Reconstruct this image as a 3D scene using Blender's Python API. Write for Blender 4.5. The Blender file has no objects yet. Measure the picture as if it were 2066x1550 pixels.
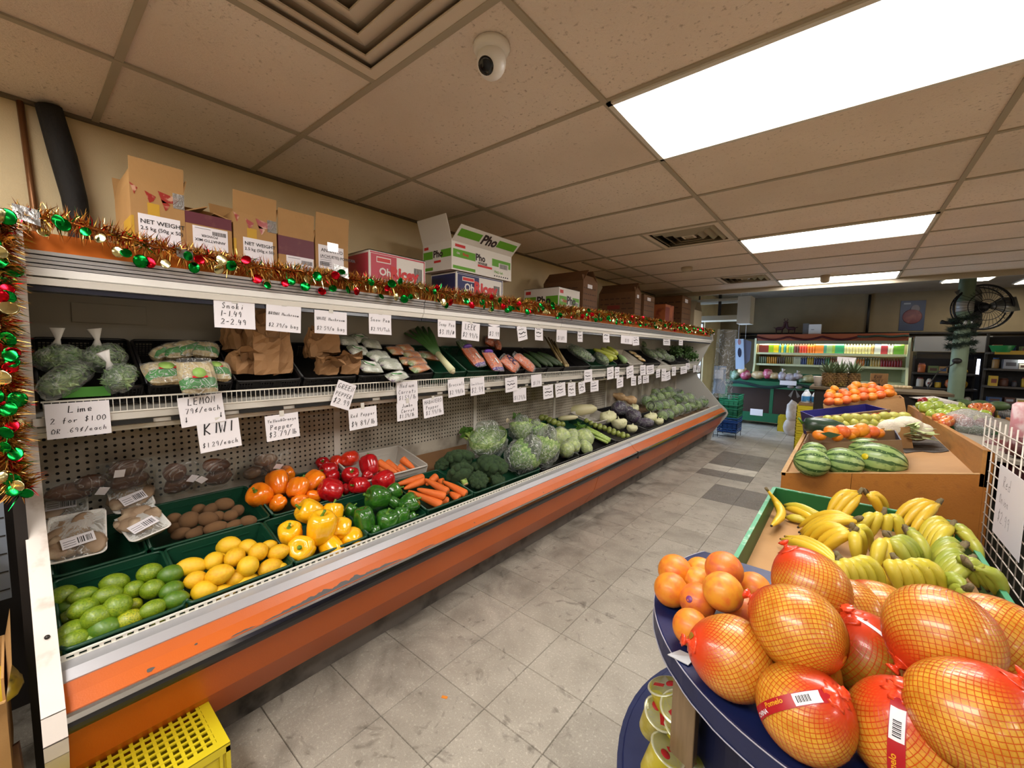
import bpy,math,random
from mathutils import Vector,Matrix,Euler,noise
random.seed(7)
SC=bpy.context.scene
COL=SC.collection
# ---------------------------------------------------------------- camera, world, exposure
cam_d=bpy.data.cameras.new('camera');cam=bpy.data.objects.new('camera',cam_d);COL.objects.link(cam)
cam_d.sensor_width=36.0;cam_d.lens=36.0*824.30/2066;cam_d.clip_start=0.02;cam_d.clip_end=60
YAW,PITCH,ROLL=math.radians(39.2763),math.radians(4.8767),math.radians(0.9531)
cf=Vector((-math.sin(YAW)*math.cos(PITCH),math.cos(YAW)*math.cos(PITCH),-math.sin(PITCH)))
cr=Vector((math.cos(YAW),math.sin(YAW),0));cu=cr.cross(cf)
cr2=cr*math.cos(ROLL)+cu*math.sin(ROLL);cu2=cu*math.cos(ROLL)-cr*math.sin(ROLL)
cam.matrix_world=Matrix(((cr2.x,cu2.x,-cf.x,0),(cr2.y,cu2.y,-cf.y,0),(cr2.z,cu2.z,-cf.z,1.54),(0,0,0,1)))
SC.camera=cam
wd=bpy.data.worlds.new('daylight');SC.world=wd;wd.use_nodes=True
wd.node_tree.nodes['Background'].inputs[0].default_value=(0.52,0.70,1.0,1)
wd.node_tree.nodes['Background'].inputs[1].default_value=5.0
SC.view_settings.view_transform='Standard';SC.view_settings.look='None'
SC.view_settings.gamma=1.0;SC.view_settings.use_curve_mapping=False
SC.view_settings.exposure=0.88
LAMP=12.0  # radiance of the lit ceiling diffusers
SC.cycles.max_bounces=8;SC.cycles.transparent_max_bounces=16;SC.cycles.caustics_reflective=False;SC.cycles.caustics_refractive=False
SC.cycles.use_denoising=True

# ---------------------------------------------------------------- helpers
def lin(h):
    h=h.lstrip('#');o=[]
    for i in(0,2,4):
        c=int(h[i:i+2],16)/255
        o.append(c/12.92 if c<=.04045 else((c+.055)/1.055)**2.4)
    return(*o,1.0)
MATS={}
def mat(name,col='#808080',rough=.5,metal=0.,var=0.,mix=None,bump=None,emit=None,coat=0.,sss=0.,spec=.5,alpha=None):
    """mix=(scale, colour2, low, high[, detail[, stretch xyz]]) blends a second colour by noise; bump=(scale, strength); var = per-object value jitter"""
    if name in MATS:return MATS[name]
    m=bpy.data.materials.new(name);m.use_nodes=True;MATS[name]=m
    nt=m.node_tree;N=nt.nodes;L=nt.links;b=N['Principled BSDF']
    b.inputs['Roughness'].default_value=rough;b.inputs['Metallic'].default_value=metal
    b.inputs['Specular IOR Level'].default_value=spec;b.inputs['Coat Weight'].default_value=coat;b.inputs['Coat Roughness'].default_value=.15
    if sss:b.inputs['Subsurface Weight'].default_value=sss;b.inputs['Subsurface Radius'].default_value=(.02,.01,.006);b.inputs['Subsurface Scale'].default_value=.5
    b.inputs['Base Color'].default_value=lin(col);out=None
    tc=N.new('ShaderNodeTexCoord')
    def nz(scale,detail=3,stretch=None):
        n=N.new('ShaderNodeTexNoise');n.inputs['Scale'].default_value=scale;n.inputs['Detail'].default_value=detail
        if stretch:
            mp=N.new('ShaderNodeMapping');mp.inputs['Scale'].default_value=stretch
            L.new(tc.outputs['Object'],mp.inputs[0]);L.new(mp.outputs[0],n.inputs['Vector'])
        else:L.new(tc.outputs['Object'],n.inputs['Vector'])
        return n
    def blend(prev,fac,c2):
        x=N.new('ShaderNodeMix');x.data_type='RGBA';L.new(fac,x.inputs[0])
        if prev:L.new(prev,x.inputs[6])
        else:x.inputs[6].default_value=lin(col)
        x.inputs[7].default_value=lin(c2);return x.outputs[2]
    mixes=mix if isinstance(mix,list) else([mix] if mix else[])
    for q in mixes:
        n=nz(q[0],q[4] if len(q)>4 else 4,q[5] if len(q)>5 else None)
        r=N.new('ShaderNodeMapRange');r.inputs[1].default_value=q[2];r.inputs[2].default_value=q[3]
        L.new(n.outputs[0],r.inputs[0]);out=blend(out,r.outputs[0],q[1])
    if var:
        oi=N.new('ShaderNodeObjectInfo');hs=N.new('ShaderNodeHueSaturation')
        r=N.new('ShaderNodeMapRange');r.inputs[3].default_value=1-var;r.inputs[4].default_value=1+var*.6
        L.new(oi.outputs['Random'],r.inputs[0]);L.new(r.outputs[0],hs.inputs['Value'])
        if out:L.new(out,hs.inputs['Color'])
        else:hs.inputs['Color'].default_value=lin(col)
        out=hs.outputs[0]
    if out:L.new(out,b.inputs['Base Color'])
    if bump:
        n=nz(bump[0],4,bump[2] if len(bump)>2 else None);bp=N.new('ShaderNodeBump');bp.inputs['Strength'].default_value=bump[1];bp.inputs['Distance'].default_value=.01
        L.new(n.outputs[0],bp.inputs['Height']);L.new(bp.outputs[0],b.inputs['Normal'])
    if emit:b.inputs['Emission Color'].default_value=lin(emit[0]);b.inputs['Emission Strength'].default_value=emit[1]
    return m
def film(name,tint='#f4f6f4',cover=.16,scale=38.,strength=.9,rough=.14,crease_glint=.55):
    """clear crinkled plastic film"""
    if name in MATS:return MATS[name]
    m=bpy.data.materials.new(name);m.use_nodes=True;MATS[name]=m
    nt=m.node_tree;N=nt.nodes;L=nt.links;N.remove(N['Principled BSDF']);o=N['Material Output']
    tr=N.new('ShaderNodeBsdfTransparent');tr.inputs[0].default_value=lin(tint)
    gl=N.new('ShaderNodeBsdfPrincipled');gl.inputs['Base Color'].default_value=(.85,.87,.86,1);gl.inputs['Roughness'].default_value=rough;gl.inputs['Specular IOR Level'].default_value=1.
    tc=N.new('ShaderNodeTexCoord');n=N.new('ShaderNodeTexNoise');n.inputs['Scale'].default_value=scale;n.inputs['Detail'].default_value=3;n.inputs['Distortion'].default_value=1.6
    L.new(tc.outputs['Object'],n.inputs['Vector'])
    bp=N.new('ShaderNodeBump');bp.inputs['Strength'].default_value=strength;bp.inputs['Distance'].default_value=.02
    L.new(n.outputs[0],bp.inputs['Height']);L.new(bp.outputs[0],gl.inputs['Normal'])
    lw=N.new('ShaderNodeLayerWeight');lw.inputs[0].default_value=.35;L.new(bp.outputs[0],lw.inputs['Normal'])
    r=N.new('ShaderNodeMapRange');r.inputs[1].default_value=.0;r.inputs[2].default_value=1.;r.inputs[3].default_value=cover;r.inputs[4].default_value=min(1,cover+.42)
    L.new(lw.outputs['Fresnel'],r.inputs[0])
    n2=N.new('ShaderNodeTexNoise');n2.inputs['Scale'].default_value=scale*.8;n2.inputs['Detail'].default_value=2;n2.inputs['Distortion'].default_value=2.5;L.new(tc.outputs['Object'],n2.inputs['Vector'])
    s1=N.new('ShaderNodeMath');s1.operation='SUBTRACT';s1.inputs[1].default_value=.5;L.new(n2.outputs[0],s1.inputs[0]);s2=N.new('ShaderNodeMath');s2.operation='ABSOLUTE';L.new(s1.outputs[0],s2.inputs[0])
    s3=N.new('ShaderNodeMapRange');s3.inputs[1].default_value=.028;s3.inputs[2].default_value=.004;s3.inputs[3].default_value=0.;s3.inputs[4].default_value=crease_glint;L.new(s2.outputs[0],s3.inputs[0])  # pale streaks along milky folds, painted in as glints
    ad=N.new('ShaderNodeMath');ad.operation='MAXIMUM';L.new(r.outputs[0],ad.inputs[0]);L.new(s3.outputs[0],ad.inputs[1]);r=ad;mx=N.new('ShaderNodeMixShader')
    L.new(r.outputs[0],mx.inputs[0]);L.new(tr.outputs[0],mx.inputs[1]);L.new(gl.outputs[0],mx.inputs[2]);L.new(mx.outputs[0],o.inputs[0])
    return m
class B:
    """collects shapes and links them as ONE mesh object"""
    def __init__(s):s.v=[];s.f=[];s.m=[];s.s=[]
    def add(s,vs,fs,mi=0,smooth=False):
        k=len(s.v);s.v+=[tuple(p) for p in vs]
        for f in fs:s.f.append(tuple(k+i for i in f));s.m.append(mi);s.s.append(smooth)
        return s
    def box(s,x0,y0,z0,x1,y1,z1,mi=0):
        return s.add([(x0,y0,z0),(x1,y0,z0),(x1,y1,z0),(x0,y1,z0),(x0,y0,z1),(x1,y0,z1),(x1,y1,z1),(x0,y1,z1)],
                     [(0,3,2,1),(4,5,6,7),(0,1,5,4),(1,2,6,5),(2,3,7,6),(3,0,4,7)],mi)
    def prism(s,poly,a,b,axis='y',mi=0):
        n=len(poly)
        def pt(p,t):return(p[0],t,p[1]) if axis=='y' else((t,p[0],p[1]) if axis=='x' else(p[0],p[1],t))
        vs=[pt(p,a) for p in poly]+[pt(p,b) for p in poly]
        fs=[(i,(i+1)%n,n+(i+1)%n,n+i) for i in range(n)]+[tuple(range(n-1,-1,-1)),tuple(range(n,2*n))]
        return s.add(vs,fs,mi)
    def tube(s,pts,r,n=8,caps=True,smooth=True,mi=0,flat=1.0):
        pts=[Vector(p) for p in pts];K=len(pts);vs=[];up=None
        for i,p in enumerate(pts):
            t=(pts[min(i+1,K-1)]-pts[max(i-1,0)]).normalized()
            if up is None:up=t.orthogonal().normalized()
            up=(up-t*up.dot(t));up=up.normalized() if up.length>1e-6 else t.orthogonal().normalized()
            w=t.cross(up);rr=r[i] if isinstance(r,(list,tuple)) else r
            for j in range(n):
                a=2*math.pi*j/n;vs.append(p+(up*math.cos(a)+w*math.sin(a)*flat)*rr)
        fs=[(i*n+j,i*n+(j+1)%n,(i+1)*n+(j+1)%n,(i+1)*n+j) for i in range(K-1) for j in range(n)]
        if caps:fs+=[tuple(range(n-1,-1,-1)),tuple(range((K-1)*n,K*n))]
        return s.add(vs,fs,mi,smooth)
    def lathe(s,prof,n=16,c=(0,0,0),mi=0,smooth=True,fn=None,axis=None):
        vs=[];M=Vector((0,0,1)).rotation_difference(Vector(axis)).to_matrix() if axis else None
        for(r,z) in prof:
            for j in range(n):
                a=2*math.pi*j/n;rr=r*(fn(a,z) if fn else 1)
                q=Vector((rr*math.cos(a),rr*math.sin(a),z))
                if M:q=M@q
                vs.append((q.x+c[0],q.y+c[1],q.z+c[2]))
        K=len(prof)
        fs=[(i*n+j,i*n+(j+1)%n,(i+1)*n+(j+1)%n,(i+1)*n+j) for i in range(K-1) for j in range(n)]
        fs+=[tuple(range(n-1,-1,-1)),tuple(range((K-1)*n,K*n))]
        return s.add(vs,fs,mi,smooth)
    def ball(s,c,r,nu=12,nv=8,mi=0,fn=None):
        r=r if isinstance(r,(list,tuple)) else(r,r,r);vs=[(c[0],c[1],c[2]+r[2])]
        for i in range(1,nv):
            t=math.pi*i/nv
            for j in range(nu):
                a=2*math.pi*j/nu;d=Vector((math.sin(t)*math.cos(a),math.sin(t)*math.sin(a),math.cos(t)))
                k=fn(d) if fn else 1
                vs.append((c[0]+d.x*r[0]*k,c[1]+d.y*r[1]*k,c[2]+d.z*r[2]*k))
        vs.append((c[0],c[1],c[2]-r[2]));e=len(vs)-1
        fs=[(0,1+j,1+(j+1)%nu) for j in range(nu)]
        fs+=[(1+i*nu+j,1+(i+1)*nu+j,1+(i+1)*nu+(j+1)%nu,1+i*nu+(j+1)%nu) for i in range(nv-2) for j in range(nu)]
        fs+=[(e,1+(nv-2)*nu+(j+1)%nu,1+(nv-2)*nu+j) for j in range(nu)]
        return s.add(vs,fs,mi,True)
    def quad(s,a,b,c,d,mi=0):return s.add([a,b,c,d],[(0,1,2,3)],mi)
    def mesh(s,name,mats):
        me=bpy.data.meshes.new(name);me.from_pydata(s.v,[],s.f)
        for m in(mats if isinstance(mats,(list,tuple)) else[mats]):me.materials.append(m)
        me.polygons.foreach_set('material_index',s.m);me.polygons.foreach_set('use_smooth',s.s);me.update();return me
    def make(s,name,mats,parent=None,label=None,loc=(0,0,0),rot=(0,0,0),org=None,bevel=0,kind=None):
        if org is not None:s.v=[(p[0]-org[0],p[1]-org[1],p[2]-org[2]) for p in s.v]
        return link(name,s.mesh(name,mats),parent,label,loc,rot,bevel,kind)
def link(name,me,parent=None,label=None,loc=(0,0,0),rot=(0,0,0),bevel=0,kind=None,scale=(1,1,1)):
    o=bpy.data.objects.new(name,me);COL.objects.link(o);o.location=loc;o.rotation_euler=rot;o.scale=scale
    if parent is not None:o.parent=parent
    if label:o['label']=label
    if kind:o['kind']=kind
    if bevel:
        md=o.modifiers.new('soft','BEVEL');md.width=bevel;md.segments=2;md.limit_method='ANGLE'
    return o
def tag(o,label,cat,group=None):
    o['label']=label;o['category']=cat
    if group:o['group']=group
    return o
def thing(name,label,cat,loc=(0,0,0),rot=(0,0,0),group=None):
    o=bpy.data.objects.new(name,None);COL.objects.link(o);o.empty_display_size=.05
    o.location=loc;o.rotation_euler=rot
    return tag(o,label,cat,group)
def dup(root,loc,rot=None,label=None,group=None,scale=None):
    def cp(o,par):
        c=o.copy();COL.objects.link(c)
        if par is not None:c.parent=par
        for ch in kids.get(o.name,[]):cp(ch,c)
        return c
    kids={}
    def walk(o):
        for ch in o.children:kids.setdefault(o.name,[]).append(ch);walk(ch)
    walk(root)
    r=cp(root,None);r.location=loc
    if rot is not None:r.rotation_euler=rot
    if scale is not None:r.scale=scale
    if label:r['label']=label
    if group:r['group']=group
    return r
ORD=['first','second','third','fourth','fifth','sixth','seventh','eighth','ninth','tenth','eleventh','twelfth']
def nth(i):return ORD[i] if i<12 else '%d%s'%(i+1,{1:'st',2:'nd',3:'rd'}.get((i+1)%10,'th') if not 10<(i+1)%100<14 else 'th')
def seen(p):
    q=Vector(p)-Vector((0,0,1.54));z=q.dot(cf);return(q.dot(cr2)/z,q.dot(cu2)/z)
def row_labels(pts,what,per=5,rows=None):
    """unique labels by row (counted from the front) and place in the row (counted from the left), as one stands in the aisle"""
    idx=sorted(range(len(pts)),key=lambda i:seen(pts[i])[1]);out=[None]*len(pts);n=max(1,round(len(pts)/per));k=math.ceil(len(pts)/n)
    for r in range(n):
        row=sorted(idx[r*k:(r+1)*k],key=lambda i:seen(pts[i])[0])
        rn='front row' if r==0 else('back row' if r==n-1 and n>1 else nth(r)+' row')
        for q,i in enumerate(row):
            out[i]=what+(', '+rn if n>1 else '')+(', '+nth(q)+' from left' if len(row)>1 else '')
    return out
def text_mesh(s,size,bold=0,align='LEFT',space=1.0):
    cu_=bpy.data.curves.new('print','FONT');cu_.body=s;cu_.size=size;cu_.offset=bold*size;cu_.align_x=align;cu_.space_character=space;cu_.resolution_u=2
    o=bpy.data.objects.new('print',cu_);COL.objects.link(o)
    dg=bpy.context.evaluated_depsgraph_get();me=bpy.data.meshes.new_from_object(o.evaluated_get(dg))
    bpy.data.objects.remove(o);bpy.data.curves.remove(cu_)
    return[tuple(v.co) for v in me.vertices],[tuple(p.vertices) for p in me.polygons],me
_T={}
def text_into(b,s,size,O,U,V,mi=0,bold=0,align='LEFT',space=1.0,lift=.0008,flip=False):
    """printed lettering laid into b: origin O, text direction U, up direction V"""
    k=(s,bold,align,space)
    if k not in _T:
        v,f,me=text_mesh(s,1.0,bold,align,space);_T[k]=(v,f);bpy.data.meshes.remove(me)
    v,f=_T[k];O,U,V=Vector(O),Vector(U),Vector(V);n=U.cross(V);sg=-1 if flip else 1
    b.add([O+U*p[0]*size*sg+V*p[1]*size*sg+n*lift for p in v],f,mi)
# single-stroke handwriting, cell 0..0.6 x 0..1
H={'0':'.3,1 .08,.8 .05,.3 .25,0 .5,.25 .5,.75 .3,1','1':'.28,1 .3,0','2':'.08,.8 .25,1 .48,.8 .38,.45 .05,0 .55,.05','3':'.1,.95 .4,1 .45,.75 .2,.52 .48,.35 .4,.05 .08,.05','4':'.15,1 .08,.45 .5,.45|.4,.85 .38,0',
     '5':'.5,1 .15,1 .12,.6 .42,.55 .48,.25 .3,0 .06,.08','6':'.45,1 .15,.6 .08,.2 .3,0 .48,.2 .35,.45 .12,.3','7':'.06,.95 .5,1 .22,0','8':'.3,.52 .1,.75 .3,1 .48,.78 .3,.52 .08,.22 .3,0 .5,.22 .3,.52','9':'.46,.75 .3,1 .1,.8 .2,.52 .46,.7 .42,0',
     '$':'.5,.8 .3,.92 .1,.75 .48,.35 .3,.1 .06,.22|.3,1.1 .28,-.08','/':'.5,1.05 .05,-.1','.':'.22,.05 .26,.02','-':'.1,.45 .5,.48','¢':'.48,.65 .3,.75 .1,.5 .25,.2 .48,.3|.45,1 .15,0','#':'.2,.9 .12,.1|.42,.9 .34,.1|.05,.6 .55,.65|.03,.35 .52,.4','&':'.5,.1 .15,.75 .3,.95 .4,.75 .08,.25 .25,0 .5,.4','|':'.3,.9 .3,.1|.2,.3 .3,.05 .4,.3',
     'A':'.03,0 .3,1 .55,0|.14,.4 .46,.4','B':'.1,0 .1,1 .4,.9 .38,.6 .1,.52 .48,.4 .42,.05 .1,0','C':'.5,.85 .3,1 .08,.6 .12,.15 .35,0 .5,.15','E':'.5,1 .1,1 .1,0 .5,0|.1,.52 .42,.55','F':'.5,1 .1,1 .1,0|.1,.52 .42,.55','G':'.5,.85 .3,1 .08,.6 .15,.1 .4,0 .5,.4 .32,.4','H':'.08,1 .08,0|.5,1 .5,0|.08,.5 .5,.52','I':'.3,1 .3,0','J':'.45,1 .42,.2 .25,0 .08,.15','K':'.1,1 .1,0|.5,1 .12,.45 .5,0',
     'L':'.1,1 .08,0 .52,.04','M':'.04,0 .1,1 .3,.3 .5,1 .56,0','N':'.08,0 .1,1 .48,0 .5,1','O':'.3,1 .05,.6 .15,.05 .45,.05 .55,.6 .3,1','P':'.1,0 .12,1 .45,.92 .45,.6 .12,.5','R':'.1,0 .12,1 .45,.92 .42,.6 .12,.5 .5,0','S':'.48,.85 .3,1 .1,.78 .48,.3 .3,0 .06,.15','T':'.03,1 .56,1|.3,1 .3,0','W':'.03,1 .15,0 .3,.7 .45,0 .57,1','Y':'.06,1 .3,.5 .54,1|.3,.5 .28,0',
     'a':'.45,.5 .2,.55 .08,.25 .25,0 .45,.3 .45,.5 .48,0','b':'.1,1 .1,0 .4,.05 .45,.4 .12,.45','c':'.45,.45 .2,.5 .08,.2 .25,0 .48,.1','e':'.1,.28 .45,.32 .35,.55 .12,.4 .15,.05 .48,.08','f':'.48,.95 .28,.9 .25,-.1|.08,.5 .45,.52','g':'.45,.5 .12,.45 .2,.1 .45,.4 .42,-.2 .12,-.25','h':'.1,1 .1,0|.1,.4 .35,.5 .45,0','i':'.28,.5 .3,0|.28,.75 .3,.7','k':'.1,1 .1,0|.42,.5 .12,.22 .48,0','l':'.28,1 .28,0','m':'.05,.5 .06,0|.06,.4 .22,.5 .28,0|.28,.4 .45,.5 .52,0',
     'n':'.1,.5 .1,0|.1,.4 .35,.5 .45,0','o':'.28,.5 .08,.25 .28,0 .48,.25 .28,.5','p':'.1,.5 .08,-.3|.1,.45 .42,.45 .4,.05 .1,.08','r':'.12,.5 .12,0|.12,.35 .45,.5','s':'.45,.45 .15,.45 .42,.18 .1,.02','t':'.28,.9 .28,.05 .45,.05|.1,.55 .48,.58','u':'.08,.5 .12,.05 .4,.08 .45,.5 .48,0','w':'.05,.5 .15,0 .28,.4 .4,0 .52,.5','y':'.08,.5 .25,.1|.48,.5 .15,-.3','v':'.08,.5 .25,0 .46,.5','d':'.45,1 .45,0 .1,.05 .1,.42 .45,.4','z':'.1,.5 .45,.5 .1,0 .48,.02'}
def hand_into(b,s,x,y,h,w,mi=0,slant=.12,adv=.74,rnd=None,z=.0012):
    """handwriting in local x (right), y (up); w = pen width"""
    rnd=rnd or random
    for ch in s:
        if ch!=' ' and ch in H:
            for st in H[ch].split('|'):
                pts=[tuple(map(float,p.split(','))) for p in st.split()]
                pts=[(x+(p[0]+p[1]*slant)*h+rnd.uniform(-.03,.03)*h,y+p[1]*h+rnd.uniform(-.03,.03)*h) for p in pts]
                L_=[];R_=[]
                for i,p in enumerate(pts):
                    a=pts[max(i-1,0)];c=pts[min(i+1,len(pts)-1)];dx,dy=c[0]-a[0],c[1]-a[1];d=math.hypot(dx,dy) or 1
                    L_.append((p[0]-dy/d*w/2,p[1]+dx/d*w/2,z));R_.append((p[0]+dy/d*w/2,p[1]-dx/d*w/2,z))
                n=len(pts);b.add(L_+R_,[(i,n+i,n+i+1,i+1) for i in range(n-1)],mi)
        x+=h*(adv if ch not in 'iIl.1|' else adv*.62)
    return x
def noisy(d,s,a,o=0):return 1+a*noise.noise((d.x*s+o,d.y*s+o*1.7,d.z*s))
# ---------------------------------------------------------------- materials of the room
def floor_mat(name,base,dirt='#3b342c',speck='#8f897c',amt=.55):
    m=bpy.data.materials.new(name);m.use_nodes=True;nt=m.node_tree;N=nt.nodes;L=nt.links;b=N['Principled BSDF']
    g=N.new('ShaderNodeNewGeometry');oi=N.new('ShaderNodeObjectInfo')
    def nz(s,d,dist=0):
        n=N.new('ShaderNodeTexNoise');n.inputs['Scale'].default_value=s;n.inputs['Detail'].default_value=d;n.inputs['Distortion'].default_value=dist
        L.new(g.outputs['Position'],n.inputs['Vector']);return n.outputs[0]
    def rng(x,a,b_,c=0.,d=1.):
        r=N.new('ShaderNodeMapRange');r.inputs[1].default_value=a;r.inputs[2].default_value=b_;r.inputs[3].default_value=c;r.inputs[4].default_value=d;L.new(x,r.inputs[0]);return r.outputs[0]
    def mul(a,b_):
        q=N.new('ShaderNodeMath');q.operation='MULTIPLY'
        for i,x in enumerate((a,b_)):
            if isinstance(x,float):q.inputs[i].default_value=x
            else:L.new(x,q.inputs[i])
        return q.outputs[0]
    def mix(f,a,c):
        x=N.new('ShaderNodeMix');x.data_type='RGBA';L.new(f,x.inputs[0])
        if isinstance(a,str):x.inputs[6].default_value=lin(a)
        else:L.new(a,x.inputs[6])
        x.inputs[7].default_value=lin(c);return x.outputs[2]
    c=mix(rng(nz(260,2),.48,.66,0,.55),base,speck)
    c=mix(rng(nz(90,3),.56,.7,0,.5),c,'#d2ccbd')
    c=mix(rng(nz(5,6,.6),.42,.8,0,.45),c,'#6e665a')
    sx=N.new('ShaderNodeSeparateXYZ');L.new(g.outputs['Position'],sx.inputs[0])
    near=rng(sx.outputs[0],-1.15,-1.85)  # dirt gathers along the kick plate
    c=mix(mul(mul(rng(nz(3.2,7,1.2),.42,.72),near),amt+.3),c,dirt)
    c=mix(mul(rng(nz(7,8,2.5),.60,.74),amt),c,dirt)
    hs=N.new('ShaderNodeHueSaturation');L.new(rng(oi.outputs['Random'],0,1,.9,1.07),hs.inputs['Value']);L.new(c,hs.inputs['Color'])
    L.new(hs.outputs[0],b.inputs['Base Color']);L.new(rng(nz(4,4),.3,.7,.34,.58),b.inputs['Roughness'])
    bp=N.new('ShaderNodeBump');bp.inputs['Strength'].default_value=.12;bp.inputs['Distance'].default_value=.003;L.new(nz(60,3),bp.inputs['Height']);L.new(bp.outputs[0],b.inputs['Normal'])
    return m
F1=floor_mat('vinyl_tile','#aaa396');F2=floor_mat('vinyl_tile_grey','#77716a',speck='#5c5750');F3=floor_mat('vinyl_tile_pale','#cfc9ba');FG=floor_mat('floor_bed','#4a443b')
WALLM=mat('cream_wall','#dcc9a0',.75,mix=(3,'#cfbb92',.35,.7),bump=(180,.12))
PANM=mat('ceiling_tile','#ecdccc',.9,mix=[(70,'#a8937f',.60,.74,6),(1.5,'#dfcebd',.4,.7)],bump=(140,.5),var=.05)
GRIDM=mat('ceiling_grid','#a69a85',.6)
# ---------------------------------------------------------------- floor
fl=B().box(-2.7,-5,-.06,6.2,14,-.004).make('floor',FG,kind='structure')
X0,Y0,T=-1.41,1.2,.305
tm={}
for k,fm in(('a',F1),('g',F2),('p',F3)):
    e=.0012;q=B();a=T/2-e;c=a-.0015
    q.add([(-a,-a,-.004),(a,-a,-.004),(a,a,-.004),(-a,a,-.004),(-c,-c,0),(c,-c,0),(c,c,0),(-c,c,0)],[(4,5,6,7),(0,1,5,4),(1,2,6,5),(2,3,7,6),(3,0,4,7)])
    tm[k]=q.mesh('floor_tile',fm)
for i in range(-2,7):
    for j in range(-5,28):
        x,y=X0+T*(i+.5),Y0+T*(j+.5);k='a'
        if x>.35 and y<8:continue
        if i in(1,2) and j in(11,12):k='g'
        if i in(0,1) and(j==14 or j in(16,17,18)):k='g'
        if i in(0,1) and j==15:k='p'
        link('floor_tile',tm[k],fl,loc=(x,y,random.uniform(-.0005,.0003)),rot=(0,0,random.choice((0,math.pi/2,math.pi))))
q=B()
for i in range(-4,26):
    for j in range(-5,40):
        if-2<=i<7 and-5<=j<28 and not(X0+T*(i+.5)>.35 and Y0+T*(j+.5)<8):continue
        x,y=X0+T*i,Y0+T*j;q.box(x+.002,y+.002,-.006,x+T-.002,y+T-.002,-.0005)
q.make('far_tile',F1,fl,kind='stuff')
# ---------------------------------------------------------------- ceiling: suspended grid with lay-in panels
CZ=2.51
ce=B().box(-2.7,-5,CZ+.10,6.2,7.12,CZ+.14).make('ceiling',mat('ceiling_void','#3a352d',.9),kind='structure')
XL=[-2.65,-2.02,-.80,.42,1.64,2.86,4.08,5.3,6.1];YL=[.905+.617*k for k in range(-9,11)]
DIFF=[(1,0),(2,1)]
lights=[];vents=[]
def panel(x0,x1,y0,y1):
    b=B();g=.011;x0+=g;x1-=g;y0+=g;y1-=g
    b.box(x0,y0,CZ,x1,y1,CZ+.015);b.make('ceiling_panel',PANM,ce,loc=(0,0,random.uniform(0,.004)))
for i in range(len(XL)-1):
    for j in range(len(YL)-1):
        x0,x1,y0,y1=XL[i],XL[i+1],YL[j],YL[j+1]
        lit=(i in(2,5) and(j-10)%4==0) or(i==1 and j in(2,6))  # lit cells in the left column are added out of view as fill light
        vent=i==1 and j in(8,13,17)
        if lit:lights.append((x0,x1,y0,y1));continue
        if vent:vents.append((x1-.61,x1,y0,y1));panel(x0,x1-.61,y0,y1);continue
        panel(x0,x1,y0,y1)
g=B()
for y in YL:
    b=B();b.box(-2.65,y-.012,CZ-.004,6.1,y+.012,CZ+.002);b.box(-2.65,y-.002,CZ,6.1,y+.002,CZ+.04);b.make('grid_bar',GRIDM,ce)
for x in XL[1:-1]+[-1.41]:
    b=B()
    if x==-1.41:
        for(a,c,d,e) in vents:b.box(x-.012,d,CZ-.0035,x+.012,e,CZ+.002)
    else:b.box(x-.012,-4.7,CZ-.005,x+.012,7.07,CZ+.002);b.box(x-.002,-4.7,CZ,x+.002,7.07,CZ+.04)
    b.make('grid_bar',GRIDM,ce)
b=B().box(-2.65,-4.9,CZ-.012,-2.63,7.07,CZ+.01);b.make('wall_angle',mat('dark_angle','#6b5f4c',.6),ce)
# fluorescent fixtures
def diffuser_mat():
    m=bpy.data.materials.new('lit_diffuser');m.use_nodes=True;nt=m.node_tree;N=nt.nodes;L=nt.links;N.remove(N['Principled BSDF'])
    tc=N.new('ShaderNodeTexCoord');sx=N.new('ShaderNodeSeparateXYZ');L.new(tc.outputs['Object'],sx.inputs[0])
    ab=N.new('ShaderNodeMath');ab.operation='ABSOLUTE';L.new(sx.outputs[1],ab.inputs[0])
    d=N.new('ShaderNodeMath');d.operation='SUBTRACT';L.new(ab.outputs[0],d.inputs[0]);d.inputs[1].default_value=.135
    e=N.new('ShaderNodeMath');e.operation='ABSOLUTE';L.new(d.outputs[0],e.inputs[0])
    r=N.new('ShaderNodeMapRange');r.interpolation_type='SMOOTHSTEP';r.inputs[1].default_value=.165;r.inputs[2].default_value=.02;r.inputs[3].default_value=.10;r.inputs[4].default_value=1.35;L.new(e.outputs[0],r.inputs[0])
    s=N.new('ShaderNodeMath');s.operation='MULTIPLY';L.new(r.outputs[0],s.inputs[0]);s.inputs[1].default_value=LAMP
    em=N.new('ShaderNodeEmission');em.inputs[0].default_value=(1.,.95,.90,1);L.new(s.outputs[0],em.inputs[1]);L.new(em.outputs[0],N['Material Output'].inputs[0]);return m
DM=diffuser_mat();FR=mat('white_fixture','#d8d2c6',.4)
proto=None
lights.sort(key=lambda q:(q[0],q[2]))
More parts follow.
